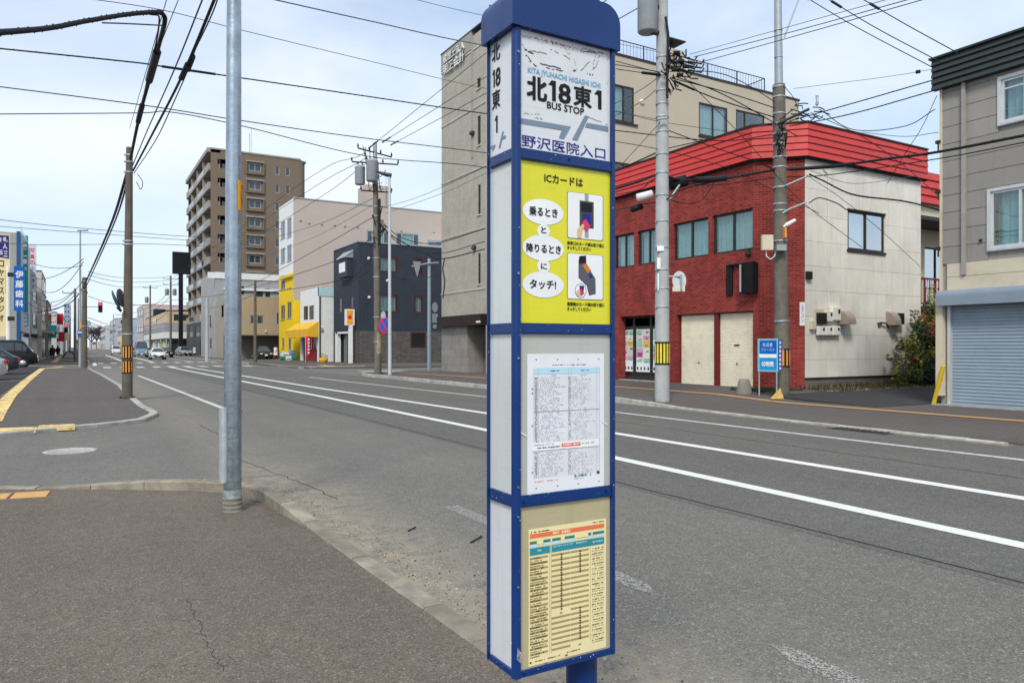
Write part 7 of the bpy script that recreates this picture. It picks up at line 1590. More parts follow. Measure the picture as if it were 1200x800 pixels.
wire([(440, 245, 38.9), (490, 231, 34), (568, 196, 28), (722, 121, 20.8), (776, 88, 19.8)], 0.010, 'faint wire from the transformer pole up past the tan office', mat=m_wireg); wire([(452, 250, 38.9), (520, 226, 33), (568, 204, 29), (722, 135, 21), (776, 100, 19.8)], 0.010, 'faint lower wire from the transformer pole up past the tan office', mat=m_wireg)
wire([(432, 318, 38.8), (420, 325, 38.8), (400, 328, 42)], 0.02, 'short slack cable left of the transformer pole'); wire([(448, 320, 38.7), (480, 328, 38.7), (503, 325, 46), (518, 318, 42)], 0.018, 'slack cable between transformer pole and sign post')
wire([(521, 303, 36), (519, 315, 36), (521, 330, 36), (519, 350, 36)], 0.03, 'dark drop cable down the edge of the tan office')
# right hand side
wire([(722, 221, 23), (745, 214, 21.5), (772, 205, 20), (800, 211, 20), (850, 209, 21), (885, 203, 21.8), (915, 199, 22.2), (975, 195, 21.5), (1040, 186, 20), (1100, 178, 18.6), (1215, 156, 16)], 0.035, 'thick lashed cable crossing in front of the brick shop and grey house', wrap=True, sleeves=((0.33, 0.40, 0.085), (0.62, 0.74, 0.055)))
wire([(722, 228, 23), (750, 222, 21), (774, 208, 20), (830, 217, 20.3), (912, 208, 22.2), (970, 205, 21.5), (1100, 186, 18.6), (1215, 164, 16)], 0.014, 'thinner wire following below the thick lashed cable', wrap=True)
wire([(722, 246, 23), (750, 240, 21), (778, 235, 19.8), (800, 222, 20), (840, 212, 20.8)], 0.018, 'black branch wire under the telephone splice boxes left of the brick shop')
wire([(780, 232, 19.8), (800, 238, 20), (820, 236, 20.3), (832, 222, 20.5), (838, 212, 20.8)], 0.012, 'hanging loop of wire against the brick wall')
wire([(785, 84, 19.8), (850, 92, 20.6), (912, 122, 22.2)], 0.012, 'upper wire from the pale pole to the dark pole', sag=-0.1); wire([(788, 92, 19.8), (850, 108, 20.6), (912, 128, 22.2)], 0.014, 'second wire from the pale pole to the dark pole'); wire([(790, 95, 19.8), (840, 116, 20.6), (912, 139, 22.2)], 0.016, 'third wire from the pale pole to the dark pole', sleeves=((0.02, 0.25, 0.03),)); wire([(792, 90, 19.8), (850, 112, 20.6), (935, 160, 22)], 0.014, 'fourth wire slanting from the pale pole past the dark pole')
wire([(795, 84, 19.8), (870, 160, 21), (935, 232, 22), (1010, 290, 22)], 0.009, 'long thin wire slanting down across the red roof'); wire([(776, 150, 19.8), (845, 170, 21), (880, 182, 21.5), (912, 200, 22.2)], 0.013, 'wavy wire across the red roof to the dark pole', sag=0.15)
wire([(778, 175, 19.8), (830, 163, 20.6), (880, 150, 21.5), (914, 143, 22.2)], 0.014, 'lashed wire climbing over the red roof to the dark pole', wrap=True)
wire([(722, 72, 18.8), (760, 82, 19.6), (776, 86, 19.8)], 0.010, 'upper wire from the sign side to the pale pole'); wire([(722, 81, 18.8), (750, 85, 19.4), (776, 88, 19.8)], 0.010, 'wire with grey splice left of the pale pole', sleeves=((0.55, 0.95, 0.04),))
wire([(776, 141, 19.8), (745, 175, 19.4), (722, 200, 19)], 0.008, 'thin wire slanting left down from the pale pole, lower')
wire([(722, 130, 19), (776, 143, 19.8), (880, 158, 21.5)], 0.007, 'faint wire across the beige wall')
wire([(722, 200, 22), (745, 190, 21), (776, 176, 19.9)], 0.02, 'black bundle left of the pale pole above the splice boxes', wrap=True)
wire([(722, 166, 19), (776, 176, 19.9), (850, 196, 21), (912, 226, 22.2), (960, 250, 22)], 0.009, 'thin wire low across red roof and brick wall')
wire([(808, 64, 19.8), (930, 30, 17), (1060, -6, 14)], 0.007, 'leftmost of three thin parallel wires rising to the top edge', mat=m_wireg); wire([(813, 67, 19.8), (930, 37, 17), (1085, -6, 14)], 0.009, 'middle of three thin parallel wires rising to the top edge'); wire([(822, 73, 19.8), (930, 43, 17), (1095, -4, 14)], 0.009, 'rightmost of three thin parallel wires rising to the top edge')
wire([(936, -8, 21), (1000, 30, 20.3), (1100, 83, 19.6)], 0.012, 'left of three insulated wires from the top edge to the grey house', sleeves=((0.0, 0.1, 0.04),)); wire([(962, -6, 20), (1025, 32, 19.6), (1102, 73, 19)], 0.012, 'middle of three insulated wires from the top edge to the grey house', sleeves=((0.1, 0.2, 0.035),)); wire([(1002, -6, 19), (1060, 28, 18.6), (1122, 62, 18)], 0.012, 'right of three insulated wires from the top edge to the grey house', sleeves=((0.15, 0.25, 0.035),))
wire([(925, 142, 22), (1000, 121, 21), (1097, 93, 19.7)], 0.016, 'upper lashed wire from dark pole to the orange bracket on the grey house', wrap=True); wire([(925, 148, 22), (1000, 133, 21), (1099, 105, 19.7)], 0.016, 'lower lashed wire from dark pole to the grey house', wrap=True)
wire([(930, 104, 22), (1040, 90, 20.5), (1100, 80, 19.7)], 0.007, 'thin wire with a small insulator between dark pole and grey house', mat=m_wireg, sleeves=((0.78, 0.82, 0.05),))
wire([(960, 128, 22), (1000, 152, 21.5), (1060, 148, 20.5), (1096, 128, 19.7)], 0.012, 'slack looping wire in the gap left of the grey house'); wire([(1010, 155, 21), (1060, 160, 20.5), (1100, 155, 19.7)], 0.009, 'lower slack wire in the gap left of the grey house', mat=m_wireg)
wire([(1098, 112, 19.7), (1080, 150, 20.3), (1062, 178, 21), (1040, 215, 22)], 0.009, 'thin wire dropping steeply from the grey house corner')
wire([(948, 204, 22), (965, 212, 22), (1000, 228, 21.5), (1060, 236, 20.5), (1104, 247, 19.6)], 0.022, 'dark cable crossing the white wall to the grey house bracket', wrap=True)
wire([(948, 238, 22), (960, 232, 22), (980, 238, 22), (992, 246, 22)], 0.016, 'short wavy cable at the corner of the white wall', wrap=True)
wire([(950, 132, 22), (1010, 160, 22), (1060, 195, 22), (1098, 228, 20)], 0.010, 'thin wire descending across the red roof to the grey house'); wire([(950, 200, 22), (1000, 215, 22), (1075, 206, 22)], 0.008, 'faint slack wire along the top of the white wall', mat=m_wireg)
wire([(945, 205, 22), (985, 232, 22), (1030, 268, 23), (1078, 312, 26)], 0.008, 'thin wire slanting down across the white wall window'); wire([(918, 100, 22), (930, 115, 22), (935, 128, 22)], 0.010, 'short stay wire on the dark pole')
o = thing('wire_anchor', 'small orange anchor bracket fixed at the roof corner of the grey house', 'bracket', at(1098, 90, 19.6)); b = MB(); c = at(1098, 90, 19.55); b.box(c.x-.12, c.x+.08, c.y-.04, c.y+.04, c.z-.14, c.z+.12); b.build('plate', m_oband, o)
def closure(px0, py0, px1, py1, d, r, m, lab):
    b = MB(); a, c = at(px0, py0, d), at(px1, py1, d); b.tube([a, a.lerp(c, .04), a.lerp(c, .96), c], [r*.6, r, r, r*.6], 12); o = b.build('splice_closure', m, None, loc=a); tag(o, lab, 'splice box')
closure(746, 232, 765, 227, 20.4, 0.11, m_whitep, 'white splice closure hanging on the cable before the brick shop'); closure(739, 246, 753, 241, 20.6, 0.09, m_black, 'small black splice closure hanging below the white one'); closure(784, 217, 805, 211, 20.1, 0.16, m_black, 'large black splice closure right beside the pale pole')
b = MB(); b.tube([at(784, 235, 19.9), at(798, 214, 20)], 0.03, 6); b.build('closure_bracket', m_steel2, oA)

# ------------------------------------------------------------------ vehicles
def vehicle(nm, lab, cat, L, Wd, prof, belt, mat, van=False, glassm=None):
    """prof: stations (x from the nose, roof height, half width at roof); belt: height of the shoulder line"""
    o = thing(nm, lab, cat); n = len(prof); b = MB(); sec = []; hw = Wd/2
    for i, (x, zt, wt) in enumerate(prof):
        e = min(1.0, min(x+0.05, L-x+0.05)/0.45); e = 0.80+0.20*math.sin(e*math.pi/2); bl = min(belt, zt-0.01)
        z0 = 0.22+0.10*(1-min(1, min(x+0.02, L-x+.02)/0.3))
        s = [(hw*e*0.94, z0), (hw*e, z0+0.18), (hw*e*1.0, bl*0.72), (hw*e*0.965, bl)]
        s += [(wt*e, zt-0.045), (wt*e*0.86, zt)]
        sec.append([(x, y, z) for y, z in s] + [(x, -y, z) for y, z in reversed(s)])
    m = len(sec[0]); vs = [p for s in sec for p in s]; fs = []
    for i in range(n-1):
        for k in range(m-1): fs.append((i*m+k, (i+1)*m+k, (i+1)*m+k+1, i*m+k+1))
    fs += [tuple(range(m-1, -1, -1))[::-1], tuple(range((n-1)*m, n*m))]
    b.add(vs, fs, True); body = b.build('body', mat, o); bm = body.modifiers.new('b', 'BEVEL'); bm.width = 0.03; bm.segments = 2; bm.angle_limit = R(30)
    gm = glassm or m_glassd
    def quad(i, j, side, t0, t1, nm_='window', inset=0.04):
        p = []
        for (ii, tt) in ((i, t0), (j, t0), (j, t1), (i, t1)):
            s = sec[ii]; a, c = Vector(s[3] if side > 0 else s[m-4]), Vector(s[4] if side > 0 else s[m-5]); p.append(a.lerp(c, tt))
        cx = sum(p, Vector())/4; nrm = Vector((0, side, 0.15)); q = [v + (cx-v).normalized()*inset + nrm*0.012 for v in p]
        b = MB(); b.face(q); b.face([v-nrm*0.004 for v in q][::-1]); return b.build(nm_, gm, o)
    def front(i, j, nm_='windscreen'):
        s1, s2 = sec[i], sec[j]; p = [Vector(s1[4 if s1[4][2] > s1[3][2]+.1 else 3]), Vector(s1[m-5 if s1[4][2] > s1[3][2]+.1 else m-4]), Vector(s2[m-6]), Vector(s2[5])]
        cx = sum(p, Vector())/4; nn = (p[1]-p[0]).cross(p[3]-p[0]).normalized(); nn = nn if nn.z > 0 else -nn; q = [v+(cx-v).normalized()*0.07+nn*0.02 for v in p]
        b = MB(); b.face(q); b.face([v-nn*0.004 for v in q][::-1]); return b.build(nm_, gm, o)
    return o, quad, front, sec, hw
def wheels(o, L, hw, r=0.31, xs=None):
    for x in xs or (L*0.19, L*0.80):
        for s in (1, -1):
            b = MB(); y = s*(hw-0.09); b.lathe((x, y-0.10, r), [(r*0.9, 0), (r, 0.03), (r, 0.17), (r*0.9, 0.20)], 22, 'y'); t = b.build('tyre', m_tyre, o)
            b = MB(); b.lathe((x, y+s*0.095-0.01, r), [(r*0.62, 0), (r*0.60, 0.02), (r*.15, 0.03)], 16, 'y'); b.build('rim', m_rim, t)
            b = MB(); b.lathe((x, s*(hw-0.005)-0.02, r+.01), [(r*1.14, 0), (r*1.14, 0.03)], 22, 'y'); b.build('wheel_arch', m_black, o)
def lights(o, L, hw, zf, zr, head=True, plate=True, wf=.28, hh_=.12):
    for s in (1, -1):
        b = MB(); b.box(-0.03, 0.12, s*hw*0.62-wf/2, s*hw*0.62+wf/2, zf-hh_/2, zf+hh_/2); b.build('headlight', M('lens_clear', (0.7, 0.72, 0.74), 0.15, .05, 5, coat=.5), o)
        b = MB(); b.box(L-0.12, L+0.03, s*hw*0.68-.12, s*hw*0.68+.12, zr-.09, zr+.09); b.build('tail_light', M('lens_red', (0.45, 0.01, 0.015), 0.2, .05, 5, coat=.5), o)
    if plate: b = MB(); b.box(-0.045, 0.0, -.17, .17, .42, .58); b.box(L, L+0.04, -.17, .17, .5, .66); stuff(b.build('number_plates', i_white, o))
    b = MB(); b.box(-0.035, 0.05, -hw*.62, hw*.62, 0.30, 0.46); b.build('grille', m_black, o)
def place(o, x, y, z, ang): o.location = (x, y, z); o.rotation_euler = (0, 0, ang)
def sedan(nm, lab, cat, mat, L=4.4, W=1.72, h=1.45):
    o, q, f, sec, hw = vehicle(nm, lab, cat, L, W, [(0, .62, .55), (.12, .74, .66), (L*.25, .92, .74), (L*.42, h*.96, .56), (L*.52, h, .58), (L*.72, h*.985, .57), (L*.88, 1.02, .62), (L*.97, .95, .66), (L, .70, .62)], 0.90, mat)
    f(2, 3); f(6, 5, 'rear_window')
    for s in (1, -1): q(3, 4, s, .08, .9); q(4, 5, s, .08, .92); q(5, 6, s, .08, .75)
    wheels(o, L, hw); lights(o, L, hw, .66, .78)
    for s in (1, -1): b = MB(); b.box(L*.33, L*.33+.12, s*(hw+.02), s*(hw+.16), .92, 1.04); b.build('wing_mirror', mat, o)
    return o
m_cw = M('car_white', (0.72, 0.74, 0.75), 0.25, 0.03, 3, bmp=0, coat=.6); m_cb = M('car_black', (0.006, 0.006, 0.008), 0.35, 0.1, 3, bmp=0, coat=.15, spec=.3); m_cs = M('car_silver', (0.40, 0.42, 0.44), 0.3, 0.05, 3, metal=.5, bmp=0, coat=.5); m_cbl = M('car_blue', (0.16, 0.25, 0.36), 0.3, 0.05, 3, bmp=0, coat=.5); m_cdk = M('car_slate', (0.02, 0.024, 0.032), 0.35, 0.08, 3, bmp=0, coat=.2, spec=.3)
o = sedan('parked_car', 'white oncoming car in the far lane near the crossing', 'car', m_cw); place(o, 8.75, 101, 0, R(90)); o.name = 'oncoming_car'
def boxvan(nm, lab, cat, mat, L, W, h, belt):
    o, q, f, sec, hw = vehicle(nm, lab, cat, L, W, [(0, .70, .6), (.06, 1.0, .70), (.30, belt+.02, .72), (.95, h*.97, .68), (1.4, h, .70), (L*.55, h, .71), (L*.92, h*.99, .70), (L*.985, h*.93, .69), (L, .8, .68)], belt, mat)
    f(2, 3); f(8, 6, 'rear_window') if False else None
    for s in (1, -1): q(3, 4, s, .1, .85); q(4, 5, s, .1, .85); q(5, 6, s, .1, .85)
    q(2, 3, 1, .1, .8); q(2, 3, -1, .1, .8)
    wheels(o, L, hw, .32); lights(o, L, hw, .78, 1.0, hh_=.2)
    for s in (1, -1): b = MB(); b.box(.55, .68, s*(hw+.02), s*(hw+.2), 1.15, 1.4); b.build('wing_mirror', m_black, o)
    b = MB(); b.box(L*.38, L*.38+.16, -hw-.03, -hw+.0, 1.0, 1.05); b.box(L*.38, L*.38+.16, hw, hw+.03, 1.0, 1.05); stuff(b.build('door_handles', m_alu, o))
    return o
o = boxvan('van', 'light blue grey van oncoming just behind the striped pole', 'van', m_cbl, 4.7, 1.85, 2.5, 1.25); place(o, 8.4, 124, 0, R(90))
o = boxvan('van', 'small white van far away in the street left of the striped pole', 'van', m_cw, 4.2, 1.7, 1.9, 1.1); place(o, 7.0, 172, 0, R(90))
o = sedan('parked_car', 'dark car parked under the tan siding block', 'car', m_cdk, 4.3, 1.75, 1.6); place(o, 18.9, 88.2, .12, R(90))
o = sedan('parked_car', 'dark car half hidden beside the yellow corner', 'car', m_cb, 4.2, 1.7, 1.5); place(o, 22.1, 89.6, .12, R(90))
o = sedan('parked_car', 'black car behind the white oncoming car near the dark pole', 'car', m_cb, 4.3, 1.75, 1.5); place(o, 11.3, 118, 0, R(90))
o = sedan('parked_car', 'pale car parked in front of the grey tower base', 'car', m_cs, 4.0, 1.7, 1.5); place(o, 15.2, 128, .12, R(100))
o = sedan('parked_car', 'dark teal car parked by the canopy store', 'car', M('car_teal', (0.05, 0.12, 0.12), .3, bmp=0, coat=.5), 4.2, 1.7, 1.5); place(o, 13.0, 150, 0, R(90))
# left: black van nose to the road, dark car and silver car tails to the road
o = boxvan('van', 'black van parked with its nose towards the pavement on the left', 'van', m_cb, 4.7, 1.7, 2.0, 1.12); place(o, -2.5, 65.5, .066, R(180))
def hatch(nm, lab, cat, mat, L=4.3, W=1.7, h=1.5):
    o, q, f, sec, hw = vehicle(nm, lab, cat, L, W, [(0, .62, .55), (.12, .76, .66), (L*.24, .95, .74), (L*.40, h*.95, .58), (L*.50, h, .60), (L*.80, h*.97, .58), (L*.93, 1.02, .64), (L*.985, .92, .68), (L, .62, .62)], 0.94, mat)
    f(2, 3); f(6, 5, 'rear_window')
    for s in (1, -1): q(3, 4, s, .08, .9); q(4, 5, s, .08, .92); q(5, 6, s, .08, .7)
    wheels(o, L, hw); lights(o, L, hw, .66, .80); return o
o = hatch('parked_car', 'dark grey car parked tail out in front of the black van', 'car', m_cdk, 4.3, 1.7, 1.42); place(o, -2.75-4.3, 49.5, .066, R(0))
o = hatch('parked_car', 'silver car at the extreme left edge, only its tail showing', 'car', m_cs, 4.3, 1.7, 1.75); place(o, -2.72-4.3, 40.2, .066, R(0))

# ------------------------------------------------------------------ people
def person(nm, lab, x, y, z, ang, coat, legs, hair, h=1.66, stride=0.28, hood_=False):
    o = thing(nm, lab, 'person'); k = h/1.7
    V_ = [(0, 0, .95), (0, .0, 1.15), (0, .01, 1.38), (0, .01, 1.47), (0, .03, 1.60), (.10, 0, .90), (.11, stride*.4, .50), (.11, stride*.9, .09), (.11, stride*.9+.14, .05), (-.10, 0, .90), (-.11, -stride*.3, .50), (-.11, -stride*.9-.05, .11), (-.11, -stride*.9+.08, .04), (.19, 0, 1.36), (.24, -.06, 1.10), (.23, .06, .86), (.22, .10, .78), (-.19, 0, 1.36), (-.24, .08, 1.10), (-.23, .16, .90), (-.22, .19, .82)]
    E_ = [(0, 1), (1, 2), (2, 3), (3, 4), (0, 5), (5, 6), (6, 7), (7, 8), (0, 9), (9, 10), (10, 11), (11, 12), (2, 13), (13, 14), (14, 15), (15, 16), (2, 17), (17, 18), (18, 19), (19, 20)]
    Rr = [.15, .14, .15, .06, .10, .10, .07, .05, .045, .10, .07, .05, .045, .075, .055, .042, .035, .075, .055, .042, .035]
    me = bpy.data.meshes.new('body'); me.from_pydata([(a*k, b_*k, c*k) for a, b_, c in V_], E_, []); bo = bpy.data.objects.new('body', me); COL.objects.link(bo); bo.parent = o
    sm = bo.modifiers.new('s', 'SKIN')
    for i, r in enumerate(Rr): me.skin_vertices[0].data[i].radius = (r*k, r*k*(.8 if i < 3 else 1))
    me.skin_vertices[0].data[0].use_root = True
    bo.modifiers.new('ss', 'SUBSURF').levels = 1; me.materials.append(legs)
    b = MB(); b.lathe((0, 0, .52*k), [(.25*k, 0), (.24*k, .3*k), (.20*k, .55*k), (.23*k, .80*k), (.20*k, .90*k), (.08*k, .95*k)], 14); c = b.build('coat', coat, o)
    for s in (1, -1):
        b = MB(); b.tube([(s*.19*k, 0, 1.37*k), (s*.26*k, -.05*k if s > 0 else .07*k, 1.1*k), (s*.25*k, .06*k if s > 0 else .15*k, .88*k)], [.085*k, .07*k, .055*k], 8); b.build('sleeve', coat, o)
    b = MB(); b.lathe((0, -.01*k, 1.53*k), [(.06*k, 0), (.115*k, .05*k), (.12*k, .13*k), (.08*k, .2*k), (.01, .22*k)], 12); b.build('hair', hair, o)
    o.location = (x, y, z); o.rotation_euler = (0, 0, ang); return o
m_coat = M('coat_black', (0.012, 0.013, 0.018), .85, .2, 5, bmp=0); m_jean = M('jeans_blue', (0.05, 0.10, 0.20), .85, .2, 5, bmp=0); m_hair = M('hair_black', (0.01, 0.009, 0.008), .6, bmp=0)
g_ = G(61.5, 422.5); person('person', 'person in a black coat and blue trousers walking away on the left pavement', g_.x, g_.y, .06, R(5), m_coat, m_jean, m_hair)
g_ = G(68, 419); person('person', 'small far person in dark clothes on the left pavement', g_.x, g_.y, .06, R(0), m_coat, m_coat, m_hair, 1.62)
g_ = at(323, 406, 86); person('person', 'person in a white jacket beside the cars under the tan block', g_.x, g_.y, .12, R(90), M('jacket_white', (.7, .7, .7), .8, bmp=0), m_sred, m_hair, 1.6)
g_ = at(228, 406, 116); person('person', 'person in a white top near the grey tower base', g_.x, g_.y, .12, R(60), MATS['jacket_white'], m_coat, m_hair, 1.6)
# bent A-shaped barrier on the left pavement
c = G(81, 419.5); b = MB(); b.tube([(c.x-.8, c.y, .05), (c.x-.3, c.y, .9), (c.x+.3, c.y, .9), (c.x+.8, c.y, .05)], 0.09, 6); tag(b.build('bicycle_stand', m_black, None, loc=c), 'low black arched stand on the far left pavement', 'stand')

# ------------------------------------------------------------------ small street things on the right
fb1 = Fac((17.42, 15.0), (0.2, -0.98), (-0.98, -0.2))
ps = thing('blue_sign', 'blue party notice board on thin legs at the foot of the dark pole', 'sign', (17.4, 14.85, .13))
r_ = fb1.R(888, 911.5, 397, 435); z1, z0 = r_[3], r_[2]; U0, U1 = r_[0], r_[1]
b = MB(); b.fb(fb1, U0, U1, -0.26, 0, z0, z1); b.build('box', m_alu, ps)
b = MB(); b.fb(fb1, U0+.015, U1-.015, 0.001, 0.004, z0+.015, z1-.015); pb = b.build('face', flat('cyan', (0.10, 0.48, 0.66)), ps)
i_b2 = flat('blue_deep', (0.01, 0.10, 0.42)); i_b3 = flat('blue_mid', (0.02, 0.25, 0.55))
h_ = z1-z0; w_ = U1-U0
b = MB(); b.fb(fb1, U0+w_*.1, U1-w_*.06, .0045, .006, z0+h_*.55, z0+h_*.95); b.build('blue_field', i_b2, pb)
b = MB(); b.fb(fb1, U0+w_*.1, U1-w_*.06, .0045, .006, z0+h_*.06, z0+h_*.41); b.build('blue_field', i_b3, pb)
b = MB(); b.fb(fb1, U0+w_*.08, U1-w_*.06, .0045, .007, z0+h_*.43, z0+h_*.53); b.build('white_field', i_white, pb)
text('生活者', fb1, U0+w_*.25, U0+w_*.75, z0+h_*.76, z0+h_*.88, i_pale, pb, .0075, .01); text('ファースト', fb1, U0+w_*.18, U0+w_*.85, z0+h_*.62, z0+h_*.71, i_pale, pb, .0075, .01)
text('公明党', fb1, U0+w_*.2, U0+w_*.8, z0+h_*.16, z0+h_*.31, i_white, pb, .0075, .05)
fb2 = Fac(fb1.w(U1, 0, 0)[:2], (0.98, 0.2), (0.2, -0.98)); b = MB(); b.fb(fb2, 0.01, .25, 0.001, 0.004, z0+.01, z1-.01); sd_ = b.build('side_face', i_b2, ps)
for i in range(7): b = MB(); zz = z1-.07-i*h_*.13; b.fb(fb2, .08, .18, .005, .007, zz-h_*.085, zz); b.build('side_mark', i_white, sd_)
for u in (U0+.03, U1-.05, ): b = MB(); p = fb1.w(u, 0, -.03); b.tube([(p[0], p[1], .1), (p[0], p[1], z0)], 0.022, 8); b.build('leg', m_steel2, ps)
c = G(872, 461, .13); b = MB(); b.lathe((c.x, c.y, .12), [(.235, 0), (.235, .03), (.19, .30), (.16, .42), (.13, .45), (.05, .45)], 22); tag(b.build('concrete_block', M('block_grey', (0.23, 0.21, 0.19), .9, .15, 4, dirt=.3, bmp=.4), None, loc=c), 'squat round concrete weight at the right end of the cream shutters', 'weight')
c = G(911, 466.5, .13); b = MB(); b.add([(c.x-.16, c.y+.10, .12), (c.x+.1, c.y-.14, .12), (c.x+.16, c.y+.06, .12), (c.x-.06, c.y+.2, .12), (c.x+.10, c.y-.02, .42)], [(0, 1, 4), (1, 2, 4), (2, 3, 4), (3, 0, 4)]); tag(b.build('folded_board', M('board_yellow', (0.50, 0.33, 0.10), .7, .3, 9, dirt=.7, dirtcol=(.2,.08,.05)), None, loc=c), 'small yellow tent shaped board at the foot of the dark pole', 'board')
# props by the shops across the road
c = at(360.5, 406, 72); bn = thing('red_banner', 'red vertical banner flag in front of the white shop with the awning', 'banner', (c.x, c.y, .12)); zt_ = hz(394, c); b = MB(); b.tube([(c.x-.22, c.y, .12), (c.x-.22, c.y, zt_)], .025, 6); b.build('pole', m_whitep, bn)
b = MB(); n = 8
for i in range(n): z0_, z1_ = .6+(zt_-.6)*i/n, .6+(zt_-.6)*(i+1)/n; b.face([(c.x-.2, c.y+.03*math.sin(i), z0_), (c.x+.32, c.y-.1*math.sin(i*1.3), z0_), (c.x+.32, c.y-.1*math.sin(i*1.3+1.3), z1_), (c.x-.2, c.y+.03*math.sin(i+1), z1_)], smooth=True)
fl_ = b.build('flag', M('flag_red', (.55, .03, .07), .7), bn); so2 = fl_.modifiers.new('s', 'SOLIDIFY'); so2.thickness = .01
b = MB()
for i in range(5): b.box(c.x-.02, c.x+.14, c.y-.14, c.y-.13, .9+i*.32, 1.1+i*.32)
stuff(b.build('flag_marks', i_white, fl_))
c = at(379, 406, 68.5); pl = thing('flower_planter', 'round yellow planter on the pavement beside the white shop', 'planter', (c.x, c.y, .12)); b = MB(); b.lathe((c.x, c.y, .12), [(.3, 0), (.42, .2), (.40, .42), (.34, .42)], 14); b.build('pot', M('pot_yellow', (.70, .36, .02), .6), pl)
def leaves(nm, cx, cy, z0, rx, ry, rz, n, s, mats, par=None, shape=1.0, seed=1, lo=0.0):
    rd = random.Random(seed); B = [MB() for _ in mats]
    for i in range(n):
        while True:
            x, y, z = rd.uniform(-1, 1), rd.uniform(-1, 1), rd.uniform(-1, 1)
            r = x*x+y*y+z*z
            if r < 1 and r > rd.random()*.8: break
        nz = mnoise.noise(Vector((x*2.2+seed, y*2.2, z*2.2)))
        if nz < -0.02 and rd.random() < .85: continue
        p = Vector((cx+x*rx*(1+nz*.5), cy+y*ry*(1+nz*.5), z0+rz+z*rz*(1+nz*.35)))
        if p.z < z0+lo: p.z = z0+lo+rd.random()*.2
        a = Vector((rd.gauss(0, 1), rd.gauss(0, 1), rd.gauss(0, 1))).normalized(); c_ = a.orthogonal().normalized(); ss = s*rd.uniform(.6, 1.4)
        k = min(len(mats)-1, int(rd.random()*len(mats))) if len(mats) < 3 or nz < .05 else rd.choice((0, 2))
        B[k].face([p-a*ss, p+c_*ss*.45, p+a*ss, p-c_*ss*.45])
    for b, m in zip(B, mats):
        if b.v: stuff(b.build(nm, m, par))
leaves('foliage', c.x, c.y, .5, .35, .35, .22, 160, .07, [m_leaf, m_flower], pl, seed=5)
c = at(334, 406, 80); bn = thing('goods_stand', 'white and green crates stacked by the yellow corner wall', 'stand', (c.x, c.y, .12))
for dx, w, z0_, z1_, m in ((-.55, .5, .12, .55, M('crate_green', (.02, .25, .12), .6)), (0.05, .6, .12, .5, m_whitep), (0.75, .6, .12, .62, MATS['crate_green']), (-.3, .7, .56, 1.0, m_whitep), (.5, .6, .63, 1.2, M('crate_blue', (.2, .3, .4), .6))):
    b = MB(); b.box(c.x+dx, c.x+dx+w, c.y-.2, c.y+.25, z0_, z1_)
    cr = b.build('crate', m, bn, bev=.02); b = MB(); b.box(c.x+dx+.08, c.x+dx+w-.08, c.y-.212, c.y-.201, z0_+.08, z0_+.16); b.build('crate_handle', m_dark, cr)
m_leafy = M('leaf_yellowgreen', (0.17, 0.17, 0.03), 0.6, 0.35, 6, bmp=0)
# ------------------------------------------------------------------ plants
def shrub(nm, lab, x, y, rx, ry, h, n, mats, seed, stems=6, s=.07):
    o = thing(nm, lab, 'shrub', (x, y, .05)); rd = random.Random(seed)
    for i in range(stems):
        a = rd.uniform(0, 6.28); t = rd.uniform(.5, 1.0); b = MB(); b.tube([(x+.05*math.cos(a), y+.05*math.sin(a), 0), (x+rx*.4*t*math.cos(a), y+ry*.4*t*math.sin(a), h*.45), (x+rx*.8*t*math.cos(a), y+ry*.8*t*math.sin(a), h*rd.uniform(.75, 1.12))], .018, 5, True, .005); b.build('stem', m_bark, o)
        ax, ay = x+rx*.8*t*math.cos(a), y+ry*.8*t*math.sin(a); k = rd.uniform(.8, 1.25); leaves('foliage', ax, ay, h*k-.55*h*.5, .16, .16, .30*h*.5, 130, s*rd.uniform(.7, 1.3), [mats[i % len(mats)], mats[0]], o, seed=seed+i)
    leaves('foliage', x, y, 0.0, rx, ry, h*.5, n, s, mats, o, seed=seed, lo=.05); return o
shrub('flowering_shrub', 'low yellow flowering shrub against the white wall, left one', 26.2, 16.0, .75, .5, 1.75, 1700, [m_leaf, m_flower, m_leafy], 3)
shrub('flowering_shrub', 'tall dark shrub with yellow blossom in the corner beyond the white wall', 29.0, 16.2, 1.1, .8, 3.2, 3800, [m_leafy, m_leafy, m_flower, m_leaf], 8, 12, .075)
shrub('leafy_shrub', 'thin upright leafy shrub between the two flowering shrubs', 27.3, 16.1, .55, .4, 2.6, 1100, [m_leaf, m_leafd], 12, 7, .08)
shrub('leafy_shrub', 'low dark green bush under the flowering shrubs', 27.6, 15.7, 1.3, .4, .95, 2600, [m_leafd, m_leaf], 15, 4, .07)
b = MB(); rd = random.Random(2)
c_ = at(1070.5, 425, 27.5); o = thing('red_flower', 'single red blossom low in the shrubs by the white wall', 'flower', c_); b.lathe(tuple(c_), [(.02, 0), (.08, .04), (.06, .1)], 8); b.build('petals', i_red, o)
b = MB(); bd = MB()
for i in range(9000):
    x = rd.uniform(20.9, 29.5); t = rd.random(); y = 16.6 - t*t*1.35 - (0.5 if x < 22 else 0)*rd.random(); base = .1
    h = rd.uniform(.03, .16)*(1.7 if y > 16.2 and rd.random() < .4 else 1); a = rd.uniform(0, 6.28); w = rd.uniform(.008, .022)
    q = [(x+w*math.cos(a), y+w*math.sin(a), base), (x-w*math.cos(a), y-w*math.sin(a), base), (x+rd.uniform(-.06, .06), y+rd.uniform(-.06, .06), base+h)]
    (b if rd.random() < .62 else bd).face(q)
wd = stuff(b.build('weeds', m_leafd)); tag(wd, 'strip of green weeds along the foot of the white wall', 'weeds')
wd = stuff(bd.build('dry_grass', M('straw', (0.22, 0.17, 0.09), .9, .3, 9, bmp=0))); tag(wd, 'dry straw coloured grass mixed into the weed strip', 'grass')
